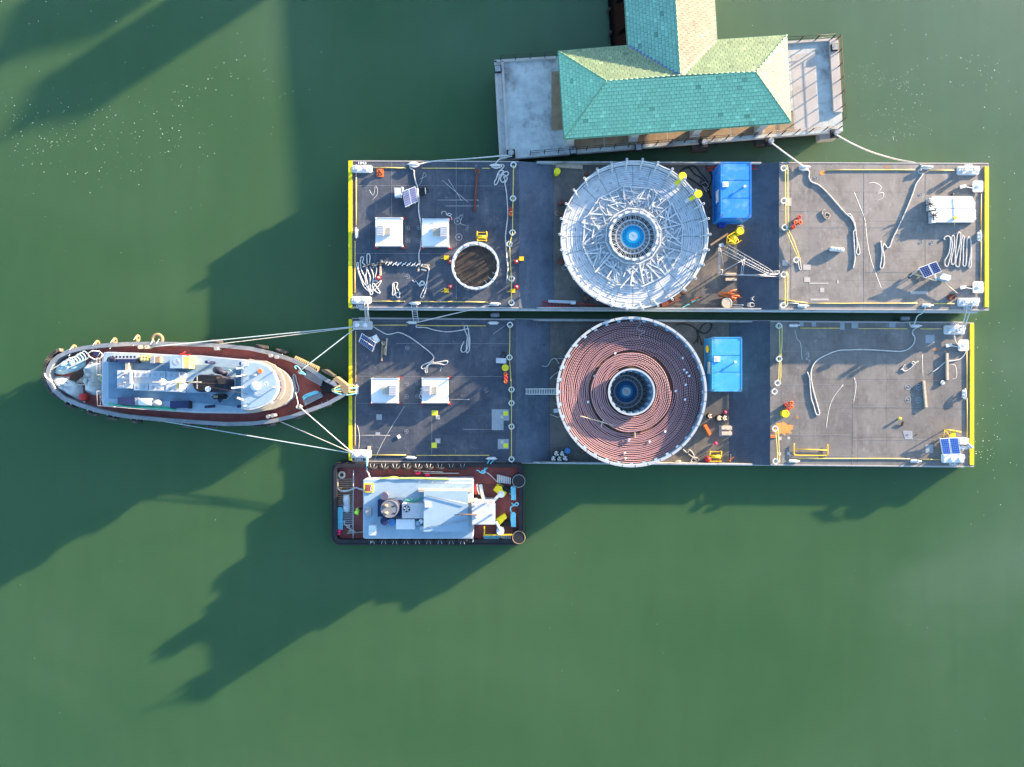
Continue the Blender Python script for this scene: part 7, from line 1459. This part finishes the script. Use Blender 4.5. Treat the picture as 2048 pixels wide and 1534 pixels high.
def ladder(label, a, b, w, m, n=None, r=.03, cat='ladder', name='ladder'):
    a, b = Vector(a), Vector(b); t = thing(name, label, cat, (a+b)/2); d = (b-a); s = Vector((-d.y,d.x,0)).normalized()*w/2; n = n or int(d.length/.3)
    for k in (-1,1): MB().beam(a+s*k, b+s*k, .05, .09).build('stile', m, t)
    for i in range(n): q = a.lerp(b,(i+.5)/n); MB().tube([q-s,q+s], r, 6).build('rung', m, t)
ladder('red ladder lying in the well along the lower edge of the upper barge', W(*R2(200,1145),FU+.25), W(*R2(600,1168),FU+.25), .42, 'red')
ladder('red ladder sticking out on both sides behind the deep blue container', W(1413,338,FU+.3), W(1528,334.5,FU+.3), .3, 'red')
ladder('pale pink ladder bridging from the left ramp up to the rim of the pink coil', W(1051,783,ZL+.1), W(1115,783,3.7), .48, 'white_paint', 19)
ladder('aluminium boarding ladder between the two barges near the left cleats', W(828,612,ZU+.1), W(832,644,ZL+.2), .45, 'galv_light', 7)
slab('toolbox', 'flat tool tray beside the red ladder on the upper barge', 'tray', R2, [(245,1118),(450,1125),(452,1148),(248,1138)], FU, .3, 'grey_galv')
slab('toolbox', 'small white and blue case at the end of the tool tray', 'case', R2, [(415,1130),(450,1130),(450,1150),(415,1150)], FU+.31, .15, 'white_paint')
for i, (x, y, m) in enumerate(((1340,1120,'cyan_plain'),(1270,1160,'cyan_plain'),(1335,1110,'orange'),(1365,1105,'pipe_rust'))):
    rope('tool', ['light blue clamp tool on the sunlit floor of the upper barge','light blue clamp tool nearest the lower barge edge','orange handled tool beside the light blue clamp','rusty bar beside the orange handled tool'][i], R2, [(x-25,y+15),(x-5,y+3),(x+15,y-8),(x+30,y-10)], FU+.1, .05, m, 'tool')
for i, pts in enumerate(([(1230,160),(1290,130),(1340,180),(1400,220),(1440,300)],[(1250,140),(1330,120),(1390,180),(1430,230),(1450,330)],[(1240,180),(1330,230),(1370,260),(1430,300),(1460,360)],[(1420,120),(1465,200),(1440,280),(1400,260),(1380,230)])): rope('power_cable', ['outer black cable curving left of the deep blue container','topmost black cable arching left of the deep blue container','inner black cable of the arc left of the deep blue container','black cable loop nearest the deep blue container'][i], R2, pts, FU, .06, 'black_rubber', 'cable', group='black cables by the deep blue container')
for i, pts in enumerate(([(1200,150),(1250,140),(1320,160),(1400,210),(1450,190),(1465,150),(1440,130),(1400,150),(1370,200),(1360,280)],[(1330,290),(1360,240),(1350,180),(1380,260),(1390,300)])): rope('power_cable', ['black cable ending in a round loop above the sky blue container','short black cable crossing the loop above the sky blue container'][i], R5, pts, FL, .05, 'black_rubber', 'cable', group='black cables by the sky blue container')
rope('yellow_hose', 'tangled pale hoses left of the deep blue container', R2, [(1390,250),(1420,240),(1440,270),(1410,290),(1430,310),(1400,270),(1445,300)], FU+.1, .04, 'rope_grey', 'hose')
for x, y, s in ((325,475,'left of'),(375,880,'below left of')): rope('rope_tangle', 'grey rope tangle on the floor %s the pale grey carousel' % s, R2, [(x-30,y),(x-10,y-20),(x+15,y-10),(x,y+10),(x-20,y+5),(x+5,y-15),(x+20,y+5)], FU, .05, 'rope_grey')
# lower barge: left deck
rope('deck_rope', 'white rope snaking to a bow shaped loop on the lower barge', R4, [(315,155),(350,180),(400,210),(450,232),(500,228),(560,215),(620,235),(700,280),(780,340),(850,395),(895,440),(895,470),(860,500),(800,525),(780,550),(800,565),(850,530),(880,510),(950,500),(1020,488),(1030,505),(1005,525),(940,515),(860,520),(835,560),(835,595),(820,598),(818,570),(845,525),(900,490)], ZL, .05)
rope('deck_rope', 'white rope ending in a long narrow bight on the lower barge left deck', R4, [(745,140),(730,155),(740,165),(820,168),(900,190),(1000,207),(1080,205),(1180,190),(1230,180),(1235,220),(1245,290),(1240,380),(1225,408),(1212,400),(1215,330),(1220,250),(1195,190),(1195,155),(1215,148),(1225,165),(1235,230),(1235,300),(1220,370),(1195,400),(1170,402),(1160,380),(1170,340),(1190,300)], ZL, .05)
for i, (q, m) in enumerate(((((408,295),(400,490)),'wood'),(((450,270),(438,435)),'wood_pale'),(((425,300),(425,430)),'wood'),(((400,310),(440,370)),'wood_pale'))):
    mb = MB(); mb.beam(W(*R4(*q[0]),ZL+.08+.08*(i>1)), W(*R4(*q[1]),ZL+.08+.08*(i>1)), .13, .1); mb.build('timber', m, None, **tg(['brown timber standing lowest in the small pile beside the dark solar panel','pale timber at the right of the small pile beside the dark solar panel','brown timber in the middle of the small pile by the dark solar panel','pale slanting timber on top of the small pile by the dark solar panel'][i], 'timber'))
slab('grey_box', 'small grey box with a cable beside the yellow drum on the lower barge', 'box', R4, [(1497,460),(1595,465),(1595,515),(1497,508)], ZL, .35, 'grey_light')
rope('cable_loop', 'thin dark cable loop above the small grey box', R4, [(1550,440),(1560,410),(1585,410),(1590,435),(1575,460)], ZL, .025, 'black')
rope('rope_tangle', 'white rope tangle at the left side of the second white box on the lower barge', R4, [(770,760),(785,750),(780,790),(765,820),(775,850),(790,840),(780,810),(770,780)], ZL, .04)
for x, y, s in ((565,1215,'white rag lying in the sunlit strip of the lower barge left deck'),(280,1323,'small tan tile beside the lower left bollards')): p = W(*R4(x,y),ZL); mb = MB(); mb.box((p.x,p.y,ZL+.06),(.28,.35,.1),.5 if x>500 else 0); mb.build('rag' if x>500 else 'tile', 'white_paint' if x>500 else 'wood_pale', None, **tg(s, 'rag' if x>500 else 'tile'))
rope('deck_rope', 'thin pale line curving near the lower left bollards of the lower barge', R4, [(165,1105),(180,1160),(185,1230),(180,1330)], ZL, .02)
# lower barge: well
for i, (x, y) in enumerate(((1113.5,907),(1125,907.5),(1107.5,917.5),(1119.5,918),(1131,916.5))):
    p = W(x,y,FL+.6); t = thing('stone_basket', ['upper left','upper right','lower left','lower middle','lower right'][i]+' of the five round baskets full of pale stones on the lower barge', 'basket', (p.x,p.y,FL)); MB().cyl((p.x,p.y,FL),.26,.5,16).build('basket_tub', 'black', t)
    for k in range(7): g = k*.9; r_ = .16 if k else 0; mb = MB(); mb.sphere((p.x+r_*math.cos(g),p.y+r_*math.sin(g),FL+.52),.1,rnd.uniform(.8,1.2),rnd.uniform(.8,1.2),.8,8); mb.build('stone', 'stone_sack' if k%2 else 'white_paint', t)
RQ = Rg(1380,780,9.587)
for i, (x, y) in enumerate(((392,500),(565,540),(672,540))):
    p = W(*RQ(x,y),FL+.6); t = thing('stone_basket', ['single round tub with a little rubble right of the pink coil','left of the two full stone tubs below the sky blue container','right of the two full stone tubs below the sky blue container'][i], 'basket', (p.x,p.y,FL)); MB().cyl((p.x,p.y,FL),.26,.5,16).build('basket_tub', 'black', t)
    for k in range(7): g = k*.9; r_ = .16 if k else 0; mb = MB(); mb.sphere((p.x+r_*math.cos(g),p.y+r_*math.sin(g),FL+(.52 if i else .45)),.1,rnd.uniform(.8,1.2),rnd.uniform(.8,1.2),.8,8); mb.build('stone', 'wood_pale', t)
slab('pallet_boards', 'pair of pale boards on a grey plate near the right ramp of the lower barge', 'boards', RQ, [(590,690),(790,695),(790,760),(595,755)], FL, .25, 'wood_pale'); slab('pallet_boards', 'lower pale board of the pair on the grey plate', 'boards', RQ, [(595,790),(790,795),(790,860),(595,860)], FL, .25, 'wood_pale')
slab('plate', 'grey plate under the pair of pale boards', 'plate', RQ, [(555,680),(800,680),(800,885),(560,885)], FL-.0, .03, 'patch_grey')
slab('red_board', 'pink and cream board lying against the lower right rim of the pink coil', 'board', RQ, [(240,670),(290,650),(385,830),(350,875)], FL, .5, 'orange')
for x, y, s, k in ((345,1325,'red ball float beside the yellow spool frame','red'),(490,1025,'small pink ball on the lower barge floor','pink'),(670,430,'small pink and white float near the full stone tubs','pink')):
    p = W(*RQ(x,y),FL+.2); MB().sphere(p,.3 if x<400 else .16,1,1,1,14).build('ball_float', k, None, **tg(s,'float'))
rope('rope_tangle', 'dark and green tangle of hoses at the lower edge of the lower barge', R5, [(1250,1075),(1280,1100),(1300,1080),(1330,1120),(1310,1160),(1340,1170),(1370,1150),(1320,1130),(1290,1110),(1350,1160),(1300,1170)], FL, .07, 'rope_grey'); drape('pale grey crumpled sack beside the hoses at the lower barge edge', R5, [(1180,1165),(1230,1155),(1240,1172),(1175,1175)], FL, .2, 'stone_sack', 5, 'sack', 'crumpled_sack')
for a_, b_, s in (((1590,1165),(1630,1130),'small orange rod crossed with another at the foot of the right ramp'),((1605,1170),(1608,1110),'upright small tan rod at the foot of the right ramp')): mb = MB(); mb.tube([W(*R5(*a_),FL+.1), W(*R5(*b_),FL+.15)],.05,6); mb.build('rod', 'orange' if 'orange' in s else 'wood_pale', None, **tg(s,'rod'))
for i, pts in enumerate(([(198,452),(240,455),(270,410),(300,400),(330,440)],[(260,550),(290,520),(325,495)],[(300,400),(360,398)],[(260,815),(290,825),(330,840)])): rope('slack_line', ['frayed white line with knots left of the pink coil rim','thin white line left of the pink coil above the ladder','short white line touching the upper left rim of the pink coil','white crumpled line at the lower left of the pink coil'][i], R5, pts, FL+.1, .03)
slab('white_tag', 'small grey plate hanging at the left rim of the pink coil', 'plate', R5, [(285,775),(320,770),(325,800),(290,805)], FL+2.5, .05, 'grey_light')
for k, (x, y) in enumerate(((502,200),(505,1095))): slab('timber_block', 'dark timber block by the %s left foot of the pink coil carousel' % ('upper','lower')[k], 'timber block', R5, [(x-18,y-12),(x+10,y-14),(x+16,y+12),(x-14,y+14)], FL, .35, 'wood_dark')
# lower barge right deck
rope('deck_rope', 'long white rope sweeping in an S across the right deck of the lower barge', R6, [(1395,200),(1362,225),(1358,255),(1378,290),(1370,340),(1330,385),(1270,410),(1200,412),(1050,402),(900,397),(800,400),(700,405),(600,440),(510,490),(465,550),(452,620),(465,720),(490,820),(515,910),(528,965),(512,980),(495,960),(475,890),(455,830),(445,720),(440,650),(420,595)], ZL, .055)
rope('deck_rope', 'white rope from the right fairlead curving down the right end of the lower barge', R6, [(1835,400),(1820,440),(1780,480),(1720,497),(1680,500),(1640,515),(1600,550),(1535,598)], ZL, .05)
rope('deck_rope', 'short white rope between the right bollards and the fairlead of the lower barge', R6, [(1715,230),(1730,270),(1735,310),(1750,340),(1790,385)], ZL+.2, .055)
rope('deck_rope', 'loose white rope piece with bow shaped ends on the lower barge right deck', R6, [(1250,580),(1265,570),(1290,590),(1340,560),(1380,520),(1410,500),(1385,512),(1360,505),(1350,520),(1370,530)], ZL, .045); rope('deck_rope', 'small white hook of rope left of the bow shaped piece', R6, [(1290,530),(1275,550),(1270,570),(1280,590)], ZL, .04)
rope('rope_turns', 'white rope turned round the upper right cleat of the lower barge', R6, [(1340,185),(1370,175),(1410,182),(1405,195),(1360,195),(1340,185),(1330,150)], ZL+.2, .05)
rope('rope_turns', 'white rope turned in many loops round the upper left cleat of the upper barge', Z1, [(1450,200),(1500,170),(1580,165),(1650,190),(1680,220),(1620,270),(1540,270),(1480,230),(1530,200),(1600,230),(1560,250),(1490,200),(1580,190),(1640,230)], ZU+.2, .06)
rope('rope_turns', 'white rope turned round the cleat beside the pier corner', R1, [(1405,145),(1440,130),(1490,140),(1500,155),(1450,170),(1415,155),(1460,145),(1485,155)], ZU+.2, .05)
rope('rope_turns', 'white rope turned round the upper cleat below the pier edge rope', R3, [(255,150),(290,142),(335,150),(330,170),(280,175),(260,160),(300,155)], ZU+.2, .05)
rope('rope_turns', 'white rope turned round the upper right cleat of the upper barge', R3, [(1345,150),(1390,145),(1435,155),(1400,170),(1355,165),(1340,185)], ZU+.2, .05)
for i, (p, q) in enumerate((((1664,428),(1667,668)),((1457,675),(1478,912)))): mb = MB(); mb.beam(W(*R6(*p),ZL+.12), W(*R6(*q),ZL+.12), .2, .2); mb.build('timber', 'wood_pale', None, **tg(['long squared timber at the right end of the lower barge','long squared timber beside the round deck fittings of the lower barge'][i], 'timber'))
t = thing('guard_rail', 'yellow tubular guard rail lying at the lower edge of the lower barge right deck', 'railing', W(*R6(452,1290),ZL)); MB().tube(smooth(WP(R6,[(303,1232),(302,1290),(303,1325),(320,1337),(450,1339),(585,1340),(602,1325),(603,1280),(602,1240)],ZL+.12),3),.045,6).build('rail_tube', 'yellow', t); MB().tube(WP(R6,[(303,1283),(602,1292)],ZL+.12),.04,6).build('rail_tube', 'yellow', t)
for x in (306,598): w_ = W(*R6(x,1332),ZL); MB().beam((w_.x,w_.y,ZL),(w_.x,w_.y,ZL+.12),.07).build('rail_foot', 'yellow', t)
p = W(*R6(1235,1010),ZL); t = thing('bollard_cap', 'tiny yellow capped peg on the lower barge right deck', 'peg', (p.x,p.y,ZL)); MB().cyl((p.x,p.y,ZL),.09,.22,12).build('peg_stem', 'yellow', t); MB().sphere((p.x,p.y,ZL+.22),.14,1.2,.9,.5,12,True).build('peg_cap', 'yellow_patch', t)
mb = MB(); mb.beam(W(*R6(1262,1075),ZL+.05), W(*R6(1275,1035),ZL+.15), .16, .1); mb.build('wood_wedge', 'wood_dark', None, **tg('dark leaning wedge beside the tiny yellow peg', 'wedge'))
p = W(*R6(1620,690),ZL); MB().torus((p.x,p.y,ZL+.1),.16,.07,n=18,k=6).cyl((p.x,p.y,ZL),.07,.2,10).build('eye_bolt', 'white_paint', None, **tg('white ring with a centre pin on the right end of the lower barge', 'ring'))
rope('slack_line', 'dark bolt lying on the small dark plate of the lower barge', R6, [(1375,1165),(1410,1145)], ZL, .03, 'black', 'bolt', k=1); slab('plate', 'small dark plate with a deck ring on the lower barge right deck', 'plate', R6, [(1270,1118),(1355,1120),(1360,1195),(1290,1195)], ZL+.002, .008, 'grey_paint')
slab('orange_board', 'small orange striped board at the left edge of the lower barge right deck', 'board', R6, [(92,1160),(148,1160),(148,1182),(92,1182)], ZL+.02, .05, 'orange')
rope('dark_wedge', 'dark hook lying above the white pipe stack', R3, [(1610,402),(1625,395),(1635,390)], ZU, .06, 'black', 'hook', k=1)
